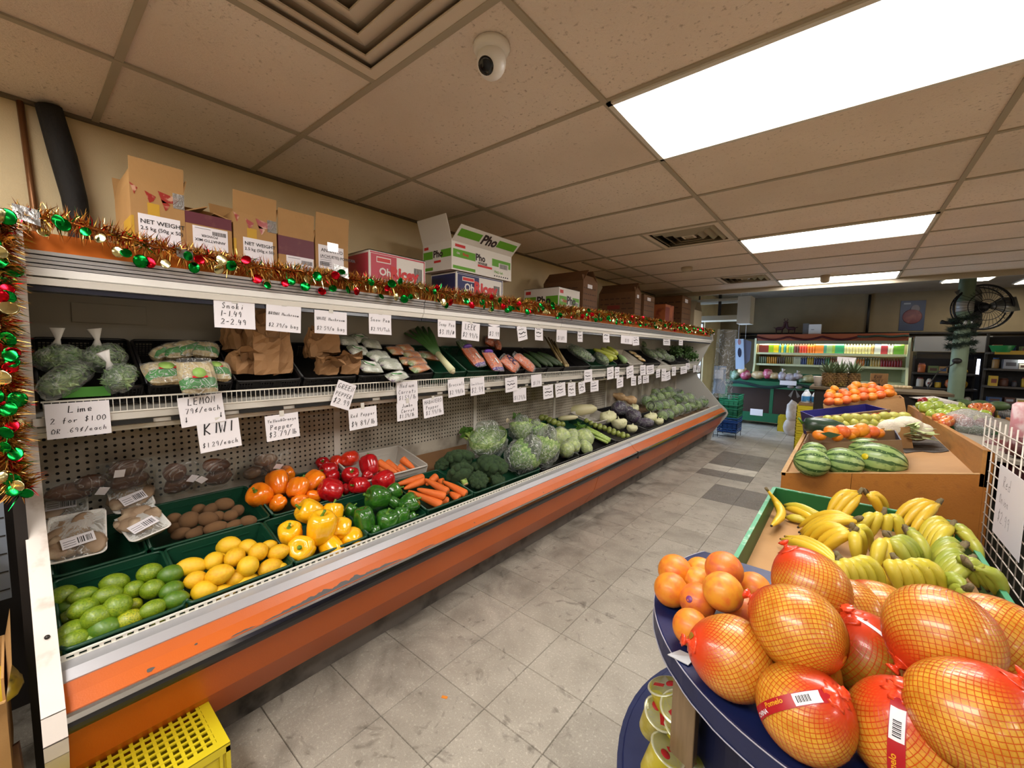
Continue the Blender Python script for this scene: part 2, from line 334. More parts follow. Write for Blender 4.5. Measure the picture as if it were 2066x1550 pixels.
for n_,(x0,x1,y0,y1) in enumerate(lights):
    inview=-1<x0<0 and y1>1
    k=[y for y in sorted(q[2] for q in lights if-1<q[0]<0 and q[3]>1)]
    if inview:lb=['large lit fluorescent ceiling light nearest, overhead at the top right','lit fluorescent ceiling light in the middle of the row, past the dome camera','lit fluorescent ceiling light at the far end of the row with a sensor in front'][k.index(y0)]
    else:lb='lit fluorescent ceiling light out of the picture, %s of those overhead'%nth(n_)
    cx,cy=(x0+x1)/2,(y0+y1)/2
    t=thing('ceiling_light',lb,'light',(cx,cy,CZ),group='fluorescent ceiling lights')
    w,d=(x1-x0)/2-.004,(y1-y0)/2-.004
    b=B();f=.02
    for s in(-1,1):b.box(-w,s*d-f if s>0 else-d,-.012,w,d if s>0 else-d+f,.02);b.box(s*w-f if s>0 else-w,-d,-.012,w if s>0 else-w+f,d,.02)
    b.make('fixture_frame',FR,t)
    b=B();n=24;P_=[(-w+f,-.004)];
    vs=[];
    for i in range(n+1):
        for j in range(7):
            xx=-(w-f)+2*(w-f)*i/n;yy=-(d-f)+2*(d-f)*j/6
            vs.append((xx,yy,-.004-.006*math.sin(math.pi*j/6)+(.006*math.sin(i*1.7) if j==0 else 0)))
    b.add(vs,[(i*7+j,i*7+j+1,(i+1)*7+j+1,(i+1)*7+j) for i in range(n) for j in range(6)],smooth=True);b.make('lit_diffuser',DM,t)
    B().box(-w,-d,.02,w,d,.06).make('housing',FR,t)
# square air diffusers
VM=mat('vent_metal','#d8c8b4',.5);VD=mat('vent_dark','#b3a28c',.6);VK=mat('vent_black','#1d1915',.7)
vents.sort(key=lambda q:q[2])
for n_,(x0,x1,y0,y1) in enumerate(vents):
    cx,cy=(x0+x1)/2,(y0+y1)/2
    t=thing('ceiling_vent',['big square ceiling air diffuser of nested cones nearest, beside the dome camera','square black-throated ceiling vent in the middle, left of the second light','small far square ceiling vent left of the last light'][n_],'vent',(cx,cy,CZ),group='square ceiling vents')
    h=.30
    def ring(r0,r1,z0,z1):
        b=B();o=[(-r0,-r0,z0),(r0,-r0,z0),(r0,r0,z0),(-r0,r0,z0)];i_=[(-r1,-r1,z1),(r1,-r1,z1),(r1,r1,z1),(-r1,r1,z1)];up=[(p[0],p[1],p[2]+.006) for p in o+i_]
        b.add(o+i_+up,[(0,1,5,4),(1,2,6,5),(2,3,7,6),(3,0,4,7),(8,12,13,9),(9,13,14,10),(10,14,15,11),(11,15,12,8),(4,5,13,12),(5,6,14,13),(6,7,15,14),(7,4,12,15)]);return b
    ring(h,h-.045,-.002,-.004).make('vent_frame',VM,t)
    dark=n_>0
    for k in range(4):
        r=h-.05-k*.065;ring(r+(.012 if dark else .017),r-(.03 if dark else .046),.035 if dark else .022,-.012 if dark else-.006).make('vent_cone',VM if not dark else mat('vent_cone_metal','#a39883',.4),t)
    B().box(-.05,-.05,-.002,.05,.05,.004).make('vent_plate',VM,t)
    B().box(-h,-h,.06 if dark else .024,h,h,.07).make('vent_throat',VK if dark else VD,t)
# far part of the shop: the suspended ceiling ends, a higher ceiling goes on
BEAM=mat('bulkhead_paint','#a59a86',.7)
B().box(-2.65,7.08,2.45,6.1,7.13,2.96).make('trim_1',BEAM,kind='structure')
B().box(-2.7,7.13,2.92,6.2,14,2.97).make('ceiling_far',mat('far_ceiling_paint','#8d8273',.8,mix=(2,'#7b7163',.4,.7)),kind='structure')
# walls; daylight comes through a glazed opening in the left wall past the produce case
q=B().box(-2.8,-5,-.05,-2.65,8.5,3.0).box(-2.8,10.4,-.05,-2.65,14,3.0).box(-2.8,8.5,2.25,-2.65,10.4,3.0).box(-2.8,8.5,-.05,-2.65,10.4,.08);q.make('wall_left',WALLM,kind='structure')
w=thing('window_1','','window',(-2.72,9.45,.08));del w['label'],w['category'];w['kind']='structure'
ALU=mat('aluminium','#a9a8a6',.32,.9,bump=(9,.05,(1,60,60)))
b=B()
for y in(-.95,-.02,.90):b.box(-.03,y,0,.03,y+.05,2.17)
for z in(0,.95,2.12):b.box(-.03,-.95,z,.03,.95,z+.05)
fr=b.make('window_frame',ALU,w)
gl=bpy.data.materials.new('pane_glass');gl.use_nodes=True;_n=gl.node_tree;_n.nodes.remove(_n.nodes['Principled BSDF'])
_t=_n.nodes.new('ShaderNodeBsdfTransparent');_g=_n.nodes.new('ShaderNodeBsdfGlossy');_g.inputs[1].default_value=.05;_m=_n.nodes.new('ShaderNodeMixShader');_m.inputs[0].default_value=.07
_n.links.new(_t.outputs[0],_m.inputs[1]);_n.links.new(_g.outputs[0],_m.inputs[2]);_n.links.new(_m.outputs[0],_n.nodes['Material Output'].inputs[0])
for y in(-.90,.03):B().box(-.004,y,.05,.004,y+.87,2.12).make('glass_pane',gl,w)
BY=math.radians(8)  # the back wall runs a little off square
BW=mat('back_wall_paint','#84765a',.8,mix=(2,'#786a50',.4,.7))
def bwp(s,z=0,off=0):return(s*math.cos(BY)-(-off)*math.sin(BY)*-1,12.25+s*math.sin(BY)-off*math.cos(BY),z)
B().add([],[]).box(-3.5,0,-.05,6.5,.12,3.0).make('wall_back',BW,loc=(0,12.25,0),rot=(0,0,BY),kind='structure')
B().box(6.1,-5,-.05,6.25,14,3.0).make('wall_right',WALLM,kind='structure')
B().box(-2.8,-5.15,-.05,6.25,-5,3.0).make('wall_front',WALLM,kind='structure')
# pipes on the left wall
PM=mat('copper_pipe','#7d5433',.4,.6);PB=mat('black_foam','#1c1a18',.8,bump=(40,.5))
t=thing('pipe','thin brown copper pipe running up the cream wall, by the black lagged one','pipe',(-2.638,.10,1.7));B().tube([(0,0,0),(0,-.01,.4),(0,-.025,.80)],.011).make('pipe_run',PM,t)
t=thing('insulated_pipe','thick black foam-lagged pipe dropping down the cream wall behind the tinsel','pipe',(-2.60,.225,1.7));B().tube([(0,.0,0),(0,-.002,.15),(.004,-.01,.3),(0,-.02,.45),(0,-.045,.62),(0,-.075,.8)],[.040,.044,.038,.041,.044,.04],12).make('pipe_run',PB,t)
# dome camera and small detectors
t=thing('dome_camera','white dome security camera with black lens on the ceiling panel','camera',(-.95,1.03,CZ))
CW=mat('white_plastic','#e6e0d8',.35)
B().lathe([(.058,0),(.06,-.012),(.05,-.028)],24).make('mount_ring',CW,t)
d=(Vector((.0,0,1.54))-Vector((-.95,1.03,2.45))).normalized();d=(d+Vector((-.35,-.25,-.25))).normalized()
B().ball((0,0,-.05),(.047,.047,.052),20,14).make('camera_ball',CW,t)
c0=Vector((0,0,-.05))+d*.043
B().lathe([(.024,0),(.026,.006),(.018,.009)],20,tuple(c0),axis=tuple(d)).make('lens',mat('black_gloss','#0b0a0b',.12),t)
t=thing('smoke_detector','small round smoke detector between the ceiling vents','detector',(-1.5,4.98,CZ));B().lathe([(.06,0),(.06,-.03),(.035,-.045)],18).make('detector_body',mat('beige_plastic','#b5a68c',.5),t)
t=thing('ceiling_sensor','beige cylindrical sensor hanging in front of the far ceiling light','detector',(-.28,6.40,CZ));B().lathe([(.05,0),(.05,-.06),(.042,-.085),(.02,-.09)],18).make('sensor_body',mat('beige_plastic','#b5a68c',.5),t)
# linear slot diffusers near the left wall
for n_,(x,y0,y1) in enumerate([(-2.33,4.05,5.8),(-2.02,2.06,2.72)]):
    t=thing('slot_diffuser',['long dark slot air diffuser along the ceiling over the brown boxes','short dark slot in the ceiling grid above the green noodle boxes'][n_],'vent',(x,y0,CZ))
    b=B();b.box(-.018,0,-.006,-.006,y1-y0,.004);b.box(.006,0,-.006,.018,y1-y0,.004);b.make('slot_edge',GRIDM,t);B().box(-.006,0,-.003,.006,y1-y0,-.001).make('slot_gap',VK,t)
# ---------------------------------------------------------------- the long open produce case along the left wall
CL,CR=.03,7.75
OR=mat('orange_enamel','#bf5a12',.36,mix=(1.2,'#ab4f0e',.35,.7),var=.0,bump=(220,.05))
ORT=mat('orange_fascia','#c8640e',.5)
WH=mat('case_white','#c9c4ba',.45,mix=(4,'#aaa498',.5,.75));GRY=mat('kick_grey','#716b65',.5,.2,mix=(6,'#2a2622',.45,.7))
STL=mat('brushed_steel','#bcbcc0',.34,.6,bump=(5,.06,(80,1,80)));BLK=mat('black_rubber','#151417',.35);DRK=mat('dark_void','#15130f',.8)
WIRE=mat('white_wire','#dcd8cc',.4);CHIP=mat('bare_primer','#4d4b4a',.5,.3)
case=thing('produce_case','long orange refrigerated produce case with steel rail, one shelf and canopy','produce case',(-2.1,CL,0))
O=(-2.1,CL,0)
def cp(poly,name,m,y0=CL,y1=CR,label=None,bevel=0):return B().prism(poly,y0,y1).make(name,m,case,label,org=O,bevel=bevel)
cp([(-2.64,0),(-1.84,0),(-1.84,.17),(-2.64,.17)],'kick_plate',GRY)
secs=[CL+.002,3.175,5.45,CR-.002]
for a,b_ in zip(secs,secs[1:]):cp([(-2.6,.165),(-1.745,.165),(-1.645,.315),(-1.60,.47),(-1.60,.50),(-2.6,.50)],'lower_panel',OR,a+.003,b_-.003)
for a,b_ in zip([CL+.002,3.92],[3.92,CR-.002]):
    cp([(-1.66,.46),(-1.60,.463),(-1.568,.475),(-1.556,.49),(-1.551,.505),(-1.552,.517),(-1.66,.517)],'bumper',BLK,a+.003,b_-.003)
    cp([(-1.66,.518),(-1.552,.518),(-1.554,.533),(-1.564,.537),(-1.66,.537)],'bumper_trim',mat('polished_steel','#cfcfd2',.12,1.),a+.003,b_-.003)
    cp([(-1.70,.50),(-1.58,.50),(-1.566,.534),(-1.604,.562),(-1.628,.592),(-1.70,.592)],'upper_panel',OR,a+.003,b_-.003)
    cp([(-1.70,.58),(-1.627,.586),(-1.625,.594),(-1.652,.6135),(-1.69,.620),(-1.70,.615)],'steel_rail',STL,a+.003,b_-.003)
B().box(-1.70,3.914,.47,-1.5515,3.926,.54).make('joint_cover',BLK,case,org=O)
# chipped paint along the bumper
b=B();rr=random.Random(3)
def chipstrip(y0,y1,w0,n=60):
    U=(Vector((-1.604,0,.562))-Vector((-1.566,0,.534)));Nn=Vector((.028,0,.038)).normalized()*.0008
    base=[];
    for i in range(n+1):
        y=y0+(y1-y0)*i/n;f=i/n;h=w0*(math.sin(math.pi*min(1,f*1.05))**.5)*(.45+.55*abs(noise.noise((y*14,3,0)))*2)*rr.uniform(.75,1.2)
        p=Vector((-1.568,y,.5355))+Nn;base+=[tuple(p+U*.10),tuple(p+U*min(.9,.10+h))]
    b.add(base,[(2*i,2*i+2,2*i+3,2*i+1) for i in range(n)])
chipstrip(.52,1.15,.5);chipstrip(.42,.50,.22,10);chipstrip(1.2,1.32,.25,12)
for(y,u,s) in[(.215,.45,.010),(.33,.75,.005),(1.62,.5,.005),(2.3,.4,.006),(3.0,.5,.005),(2.75,.5,.004)]:
    p=Vector((-1.566,y,.534))+Vector((-.038,0,.028))*u+Vector((.028,0,.038)).normalized()*.001;q=[p+Vector((-.038,0,.028)).normalized()*s*.7*math.cos(a)*rr.uniform(.6,1.2)+Vector((0,1,0))*s*math.sin(a)*rr.uniform(.7,1.3) for a in[k*math.pi/4 for k in range(8)]]
    b.add(q,[tuple(range(8))])
b.make('chipped_paint',CHIP,case,'bare grey patches where the orange paint has chipped',org=O)
# perforated lip in front of the crates
b=B();y=CL+.01
b.box(-1.698,CL,.616,-1.688,CR,.621);b.box(-1.698,CL,.630,-1.690,CR,.635)
while y<CR:b.box(-1.697,y,.620,-1.691,y+.010,.631);y+=.026
b.make('lip_fence',WIRE,case,org=O,kind='stuff')
# deck, back, shelf, canopy
cp([(-2.60,.50),(-1.70,.50),(-1.70,.545),(-2.44,.725),(-2.60,.725)],'deck',mat('deck_board','#6d5339',.6,mix=(5,'#4e3a27',.4,.7)),CL,CR)
def pegmat():
    m=bpy.data.materials.new('pegboard');m.use_nodes=True;nt=m.node_tree;N=nt.nodes;L=nt.links;bs=N['Principled BSDF'];bs.inputs['Roughness'].default_value=.5
    n2=N.new('ShaderNodeTexNoise');n2.inputs['Scale'].default_value=6;n2.inputs['Detail'].default_value=6
    tc=N.new('ShaderNodeTexCoord');L.new(tc.outputs['Object'],n2.inputs['Vector']);r=N.new('ShaderNodeMapRange');r.inputs[1].default_value=.45;r.inputs[2].default_value=.8;L.new(n2.outputs[0],r.inputs[0])
    x=N.new('ShaderNodeMix');x.data_type='RGBA';x.inputs[6].default_value=lin('#aaa293');x.inputs[7].default_value=lin('#6f6558');L.new(r.outputs[0],x.inputs[0]);L.new(x.outputs[2],bs.inputs['Base Color']);return m
PEG=pegmat();HOLE=mat('peg_hole','#0d0b09',.9)
py=[CL,1.25,2.47,3.69,4.91,6.13,CR]
for a,b_ in zip(py,py[1:]):
    pb=B().box(-2.46,a+.004,.70,-2.425,b_-.004,1.30).make('pegboard_panel',PEG,case,org=O)
    h=B();z=.84
    while z<1.25:
        y=a+.03
        while y<b_-.02:
            if a<4.8:h.add([(-2.4242,y+.0062*math.cos(k*math.pi/3),z+.0062*math.sin(k*math.pi/3)) for k in range(6)],[tuple(range(6))])
            y+=.0285
        z+=.0285
    if h.v:h.make('peg_hole',HOLE,pb,org=O,kind='stuff')
    B().box(-2.425,b_-.02,.76,-2.418,b_+.02,1.24).make('slotted_strip',WH,case,org=O)
cp([(-2.50,1.30),(-2.44,1.30),(-2.44,1.86),(-2.50,1.86)],'rear_panel',mat('rear_panel_grey','#8f887b',.5,mix=(2,'#7e776b',.4,.7)))
B().box(-2.437,.16,1.62,-2.434,.39,1.70).make('access_plate',mat('rear_panel_grey','#8f887b'),case,org=O,bevel=.002)
cp([(-2.44,1.22),(-2.09,1.228),(-2.065,1.236),(-2.062,1.25),(-2.09,1.262),(-2.44,1.44)],'shelf',WH)
cp([(-2.085,1.255),(-2.05,1.258),(-2.05,1.285),(-2.085,1.285)],'shelf_front',WH)
cp([(-2.30,1.205),(-2.085,1.213),(-2.072,1.232),(-2.30,1.232)],'shelf_light_housing',mat('housing_white','#d2cdc2',.35))
b=B();y=CL+.12
while y<CR-.4:b.box(-2.0605,y,1.238,-2.049,y+.18,1.252);y+=.235
b.make('shelf_slot',DRK,case,org=O)
b=B();b.box(-2.052,CL+.02,1.336,-2.046,CR-.02,1.342);b.box(-2.052,CL+.02,1.286,-2.046,CR-.02,1.291);y=CL+.025
while y<CR-.03:b.tube([(-2.049,y,1.287),(-2.049,y,1.341)],.0016,4,False);y+=.0185
b.make('shelf_fence',WIRE,case,org=O,kind='stuff')
cseg=[CL+.004,1.475,2.90,4.3,5.7,CR-.004]
for a,b_ in zip(cseg,cseg[1:]):
    a+=.002;b_-=.002
    cp([(-2.2,1.80),(-1.875,1.80),(-1.905,1.868),(-1.92,1.87),(-1.92,1.815),(-2.2,1.815)],'orange_fascia',ORT,a,b_)
    for(z0,z1,x) in[(1.793,1.806,-1.842),(1.780,1.793,-1.85),(1.768,1.780,-1.846),(1.757,1.768,-1.852)]:cp([(-1.9,z0),(x,z0+.001),(x+.002,z1-.002),(-1.9,z1)],'steel_trim',STL,a,b_)
    cp([(-1.9,1.733),(-1.852,1.733),(-1.852,1.756),(-1.9,1.756)],'white_rail',mat('rail_white','#e3e0da',.35),a,b_)
    cp([(-1.90,1.708),(-1.868,1.708),(-1.858,1.728),(-1.90,1.728)],'price_channel',mat('channel_white','#efece4',.4),a,b_)
    cp([(-1.905,1.688),(-1.872,1.690),(-1.876,1.706),(-1.905,1.706)],'dark_channel',mat('channel_navy','#1d1f2b',.3),a,b_)
cp([(-1.99,1.722),(-1.955,1.722),(-1.955,1.732),(-1.99,1.732)],'added_fill_strip',mat('added_fill_glow','#ffffff',.5,emit=('#fff0dc',2.2)),CL+.1,CR-.1)  # added glowing strip, hidden behind the channel to brighten the shelf interior
cp([(-2.48,1.80),(-2.44,1.755),(-1.90,1.735),(-1.90,1.80)],'canopy',mat('canopy_underside','#a39c8e',.5))
# end panels with their notched front outline
prof=[(-2.64,0),(-1.78,0),(-1.74,.16),(-1.64,.31),(-1.545,.45),(-1.53,.50),(-1.555,.56),(-1.67,.66),(-2.05,1.10),(-2.08,1.2),(-2.06,1.30),(-1.87,1.70),(-1.83,1.75),(-1.85,1.86),(-1.93,1.90),(-2.64,1.90)]
ep=B().prism(prof,CL-.022,CL).make('end_panel',mat('end_white','#b4aca0',.45,mix=(9,'#96897b',.5,.72)),case,org=O)
b=B();ed=prof[1:15]
for p,q in zip(ed,ed[1:]):
    d=Vector((q[0]-p[0],0,q[1]-p[1])).normalized();n=Vector((d.z,0,-d.x))*.006
    P,Q=Vector((p[0],0,p[1])),Vector((q[0],0,q[1]));b.add([P+n+Vector((0,CL-.036,0)),Q+n+Vector((0,CL-.036,0)),Q+n+Vector((0,CL+.008,0)),P+n+Vector((0,CL+.008,0)),P+Vector((0,CL-.036,0)),Q+Vector((0,CL-.036,0)),Q+Vector((0,CL+.008,0)),P+Vector((0,CL+.008,0))],[(0,1,2,3),(4,7,6,5),(0,4,5,1),(3,2,6,7)])
ec=b.make('edge_cap',mat('edge_cap_white','#cfc6bd',.4,mix=(12,'#a89a8c',.55,.7)),case,org=O)
for(x,z) in[(-1.86,.88),(-1.588,.585),(-1.70,.705)]:
    B().lathe([(.006,0),(.006,.003)],10,(x,CL-.012,z),axis=(.76,0,.65)).make('screw',mat('dark_screw','#3a3632',.4,.6),ec,org=O)
B().prism(prof,CR,CR+.03).make('end_panel',mat('end_pale','#b9b8b2',.45),case,org=O)
# ---------------------------------------------------------------- produce: shared shapes
def ellipsoid(name,m,nip=0.,nu=16,nv=12,lump=0.):
    def fn(d):
        k=1+lump*noise.noise((d.x*2,d.y*2,d.z*2))
        if nip:k+=nip*max(0,abs(d.y)-.86)*6*(1 if d.y>0 else .55)
        return k
    return B().ball((0,0,0),1,nu,nv,fn=fn).mesh(name,m)
CRG=mat('green_crate_plastic','#0c3a26',.38,bump=(60,.05));CRK=mat('black_crate_plastic','#141315',.38);CRW=mat('white_crate_plastic','#b9b4aa',.4)
def crate(label,y0,y1,xb,xf,zf,ang,h,m,lattice=False,group=None,divider=None):
    """tilted produce crate; local +x points to the front (down the slope), rim plane at local z=0, front rim at (xf, zf)"""
    L=(xf-xb)/math.cos(ang);w=y1-y0
    t=thing('produce_crate',label,'crate',(xf,y0,zf),(0,ang,0),group)
    a=.012;k=.010 if lattice else .02
    B().box(-L+k,k,-h,-k,w-k,-h+.006).make('crate_floor',m,t)
    def wall(P,U,n_in,length,rim=True):
        P,U,n=Vector(P),Vector(U),Vector(n_in);D=Vector((0,0,-1));b=B()
        ins=n*(k if not lattice else k*.8)
        def plate(u0,u1,d0,d1,th=.005):
            f0,f1=d0/h,d1/h
            q=[P+U*u0+D*d0+ins*f0,P+U*u1+D*d0+ins*f0,P+U*u1+D*d1+ins*f1,P+U*u0+D*d1+ins*f1]
            b.add(q+[v+n*th for v in q],[(0,1,2,3),(7,6,5,4),(0,4,5,1),(1,5,6,2),(2,6,7,3),(3,7,4,0)])
        if not lattice:plate(0,length,.0,h);plate(.15*length,.85*length,h*.30,h*.36,.008)
        else:
            plate(0,length,0,h*.16);plate(0,length,h*.88,h)
            for f in(0,.30,.62,1):u=f*length;plate(max(0,u-.014),min(length,u+.014),0,h)
            n_=int(length/.011)
            for i in range(n_):plate(i*length/n_,i*length/n_+.0035,h*.16,h*.9,.002)
            for j in range(1,7):plate(0,length,h*(.16+.105*j),h*(.16+.105*j)+.0035,.002)
        b.make('crate_wall',m,t)
    wall((0,0,0),(0,1,0),(-1,0,0),w);wall((-L,0,0),(0,1,0),(1,0,0),w);wall((-L,0,0),(1,0,0),(0,1,0),L);wall((-L,w,0),(1,0,0),(0,-1,0),L)
    b=B();r=.006
    b.tube([(-.014,.0,0),(-.002,.010,0),(-.0,.03,0),(0,w-.03,0),(-.002,w-.01,0),(-.014,w,0),(-L+.014,w,0),(-L+.002,w-.01,0),(-L,w-.03,0),(-L,.03,0),(-L+.002,.01,0),(-L+.014,0,0),(-.014,0,0)],r,6);b.make('crate_rim',m,t)
    if divider:B().box(-L,divider-.003,-h,0,divider+.003,-.004).make('crate_divider',m,t)
    return t
DA=math.atan(.24)
def dz(x):return .635+.24*(-1.68-x)
def dcrate(label,y0,y1,back=False,m=None,h=.08,lattice=False,zo=0,xf=None,xb=None,**kw):
    xf=xf if xf is not None else(-2.065 if back else-1.708);xb=xb if xb is not None else(-2.385 if back else-2.045)
    return crate(label,y0+.004,y1-.004,xb,xf,dz(xf)+zo,DA,h,m or CRG,lattice,**kw)
G='green crates on the lower deck'
dcrate('dark green crate of limes at the left end of the case',.04,.335,group=G)
dcrate('dark green crate of lemons, second from the left end',.335,.69,group=G)
dcrate('dark green crate holding the yellow peppers',.69,1.03,group=G)
dcrate('dark green crate holding the green bell peppers',1.03,1.38,group=G)
dcrate('dark green crate holding the front carrots',1.38,1.74,group=G,zo=.015)
dcrate('dark green crate of broccoli and bagged lettuce',1.74,2.44,group=G,zo=.015)
dcrate('dark green crate of kiwis behind the lemons',.30,.735,True,group=G)
dcrate('dark green crate of orange and red peppers behind the yellow ones',.745,1.26,True,group=G)
dcrate('dark green crate under the mushroom trays behind the limes',.04,.295,True,group=G)
def put(mesh,name,cat,L,labels,group,long='y',jit=.5,rnd=None,thick=1.,rot=None):
    rnd=rnd or random.Random(len(L));out=[]
    for i,(x,y,z,w,h) in enumerate(L):
        me=mesh[i%len(mesh)] if isinstance(mesh,list) else mesh
        r=rot(i) if rot else(rnd.uniform(-.3,.3),rnd.uniform(-.3,.3),rnd.uniform(-jit,jit))
        s=(h/2*thick,w/2,h/2) if long=='y' else((h/2,)*3 if long=='s' else(w/2,h/2,h/2))
        o=link(name,me,loc=(x,y,z),rot=r,scale=s);tag(o,labels[i],cat,group);out.append(o)
    return out
# limes and lemons
LM=[ellipsoid('lime',mat('lime_'+k,c,.3,mix=[(3,c2,.4,.7),(9,'#57720f',.5,.62),(70,'#4a5a0c',.60,.72)],bump=(90,.2),coat=.25),.06) for k,c,c2 in(('a','#6c8a14','#8a9a1c'),('b','#7f9418','#5c7a14'),('c','#4f7618','#3a6418'),('y','#a8a41c','#8a9c1c'))]
q=[(-1.954,0.061,0.701,0.077,0.067),(-1.917,0.106,0.697,0.078,0.055),(-1.924,0.182,0.704,0.082,0.065),(-1.871,0.158,0.691,0.081,0.063),(-1.839,0.099,0.688,0.08,0.065),(-1.779,0.123,0.674,0.081,0.069),(-1.789,0.171,0.681,0.076,0.076),(-1.778,0.067,0.658,0.081,0.062),(-1.753,0.064,0.636,0.087,0.071),(-1.754,0.134,0.64,0.086,0.071),(-1.751,0.194,0.641,0.076,0.061),(-1.873,0.224,0.681,0.063,0.06),(-1.905,0.272,0.709,0.079,0.068),(-1.86,0.323,0.698,0.08,0.068),(-1.829,0.265,0.681,0.068,0.066),(-1.798,0.312,0.668,0.075,0.061),(-1.752,0.313,0.652,0.076,0.06),(-1.746,0.319,0.619,0.079,0.052),(-1.747,0.252,0.651,0.076,0.058),(-1.744,0.25,0.616,0.076,0.045),(-1.824,0.216,0.65,0.048,0.043),(-1.867,0.064,0.66,0.055,0.05),(-1.921,0.064,0.673,0.056,0.046),(-1.743,0.104,0.624,0.043,0.043),(-1.743,0.181,0.614,0.05,0.045)]
lb=row_labels([p[:3] for p in q],'green lime in the crate',5)
put([LM[[0,0,1,1,0,1,0,1,1,2,3,0,0,2,1,2,2,0,1,3,3,1,2,1,0][i]] for i in range(25)],'lime','lime',q,lb,'limes in the first crate',jit=.6)
LE=[ellipsoid('lemon',mat('lemon_'+k,c,.38,mix=(4,c2,.4,.7),bump=(110,.25),coat=.1),.16) for k,c,c2 in(('a','#e0b41c','#d8a818'),('b','#dfae16','#cf9414'))]
q=[(-1.866,0.384,0.7,0.097,0.068),(-1.8,0.382,0.674,0.072,0.063),(-1.756,0.394,0.644,0.077,0.071),(-1.746,0.445,0.615,0.084,0.064),(-1.856,0.453,0.697,0.073,0.07),(-1.765,0.445,0.68,0.093,0.073),(-1.921,0.521,0.713,0.09,0.074),(-1.824,0.514,0.7,0.083,0.071),(-1.873,0.576,0.701,0.078,0.065),(-1.81,0.593,0.696,0.073,0.073),(-1.851,0.645,0.686,0.066,0.053),(-1.781,0.658,0.679,0.081,0.065),(-1.757,0.538,0.678,0.079,0.076),(-1.757,0.618,0.637,0.101,0.076),(-1.746,0.535,0.619,0.1,0.055),(-1.761,0.496,0.644,0.066,0.066),(-1.744,0.651,0.622,0.058,0.051),(-1.876,0.481,0.682,0.05,0.056)]
put(LE,'lemon','lemon',q,row_labels([p[:3] for p in q],'yellow lemon in the crate',4.5),'lemons in the second crate',jit=1.2)
KW=ellipsoid('kiwi',mat('kiwi_skin','#6b4a2c',.8,mix=(40,'#7d5c38',.4,.7),bump=(260,.5),var=.15))
q=[(-2.212,0.405,0.783,0.057,0.049),(-2.157,0.447,0.779,0.078,0.073),(-2.132,0.505,0.773,0.085,0.061),(-2.214,0.591,0.793,0.082,0.059),(-2.219,0.541,0.784,0.069,0.05),(-2.169,0.63,0.762,0.059,0.054),(-2.126,0.589,0.762,0.063,0.052),(-2.145,0.546,0.767,0.054,0.049),(-2.068,0.642,0.738,0.069,0.049),(-2.082,0.589,0.732,0.073,0.043),(-2.099,0.524,0.736,0.092,0.055),(-2.098,0.448,0.735,0.074,0.048),(-2.133,0.411,0.739,0.074,0.048),(-2.181,0.401,0.75,0.054,0.049),(-2.272,0.508,0.777,0.061,0.05),(-2.142,0.475,0.726,0.052,0.047)]
put(KW,'kiwi','kiwi',q,row_labels([p[:3] for p in q],'brown kiwi in the crate',4),'kiwis behind the lemons',jit=.7)
import zlib
hash=lambda k:zlib.crc32(k.encode())
# bell peppers: body with four lobes, stem a part
def pepper_body(seed,tall=1.15):
    rd=random.Random(seed);ph=rd.uniform(0,6);lob=rd.choice((3,4));pr=[(.05,-.78),(.30,-.95),(.62,-.92),(.86,-.66),(.97,-.2),(1.0,.25),(.95,.62),(.74,.86),(.46,.90),(.22,.76),(.05,.70)]
    b=B();b.lathe([(r,z*tall) for r,z in pr],28,fn=lambda a,z:1-.13*(abs(math.sin(lob*a/2+ph))<.35)*(1-abs(math.sin(lob*a/2+ph))/.35)+.07*math.sin(a*2+ph)*.5+.05*math.sin(3*a+seed));return b
def pepper_set(k,c,c2):
    m=mat('pepper_'+k,c,.18,mix=(2.2,c2,.45,.75),coat=.6,bump=(3,.1))
    return[pepper_body(hash(k)%7+s,t).mesh('bell_pepper',m) for s,t in((1,1.05),(2,1.2),(3,1.0))]
STEM=B().tube([(0,0,.74),(0,0,.82),(.02,.0,.98),(.10,.05,1.18),(.14,.08,1.32)],[.26,.16,.10,.09,.11],9).mesh('stem',mat('pepper_stem','#4f7a22',.5,mix=(5,'#6f9430',.4,.7)))
STK=B().lathe([(.16,0),(.16,.01)],14).mesh('sticker',mat('white_sticker','#e9e4df',.4))
def peppers(ms,L,labels,group,sticker=()):
    for i,(x,y,z,w,h,dx,dy,dz_) in enumerate(L):
        dx,dy,dz_=float(dx),float(dy),float(dz_)
        r=(w+h)/4;qn=Vector((0,0,1)).rotation_difference(Vector((dx,dy,dz_)).normalized())
        o=link('bell_pepper',ms[i%len(ms)],loc=(x,y,z),scale=(r,r,r));o.rotation_mode='QUATERNION';o.rotation_quaternion=qn
        tag(o,labels[i],'bell pepper',group);link('stem',STEM,o)
        if i in sticker:
            v=qn.inverted()@Vector((.72,-.45,.55)).normalized();s=link('sticker',STK,o,loc=v*.99);s.rotation_mode='QUATERNION';s.rotation_quaternion=Vector((0,0,1)).rotation_difference(v)
def PD(L,D):return[p[:5]+d for p,d in zip(L,D)]
PO=pepper_set('orange','#ee7a10','#f08c1c');PY=pepper_set('yellow','#f0b010','#f2bd22');PR=pepper_set('red','#b5121a','#8f0d16');PR2=pepper_set('redorange','#cf3015','#b81c16');PG=pepper_set('green','#27591a','#3d7a1e')
q=[(-2.214,0.745,0.793,0.127,0.1),(-2.27,0.848,0.817,0.117,0.117),(-2.165,0.905,0.801,0.105,0.115),(-2.383,0.934,0.824,0.098,0.075),(-2.213,1.0,0.803,0.103,0.11),(-2.147,0.799,0.757,0.094,0.064),(-2.094,0.88,0.754,0.095,0.065),(-2.124,0.965,0.752,0.071,0.064)]
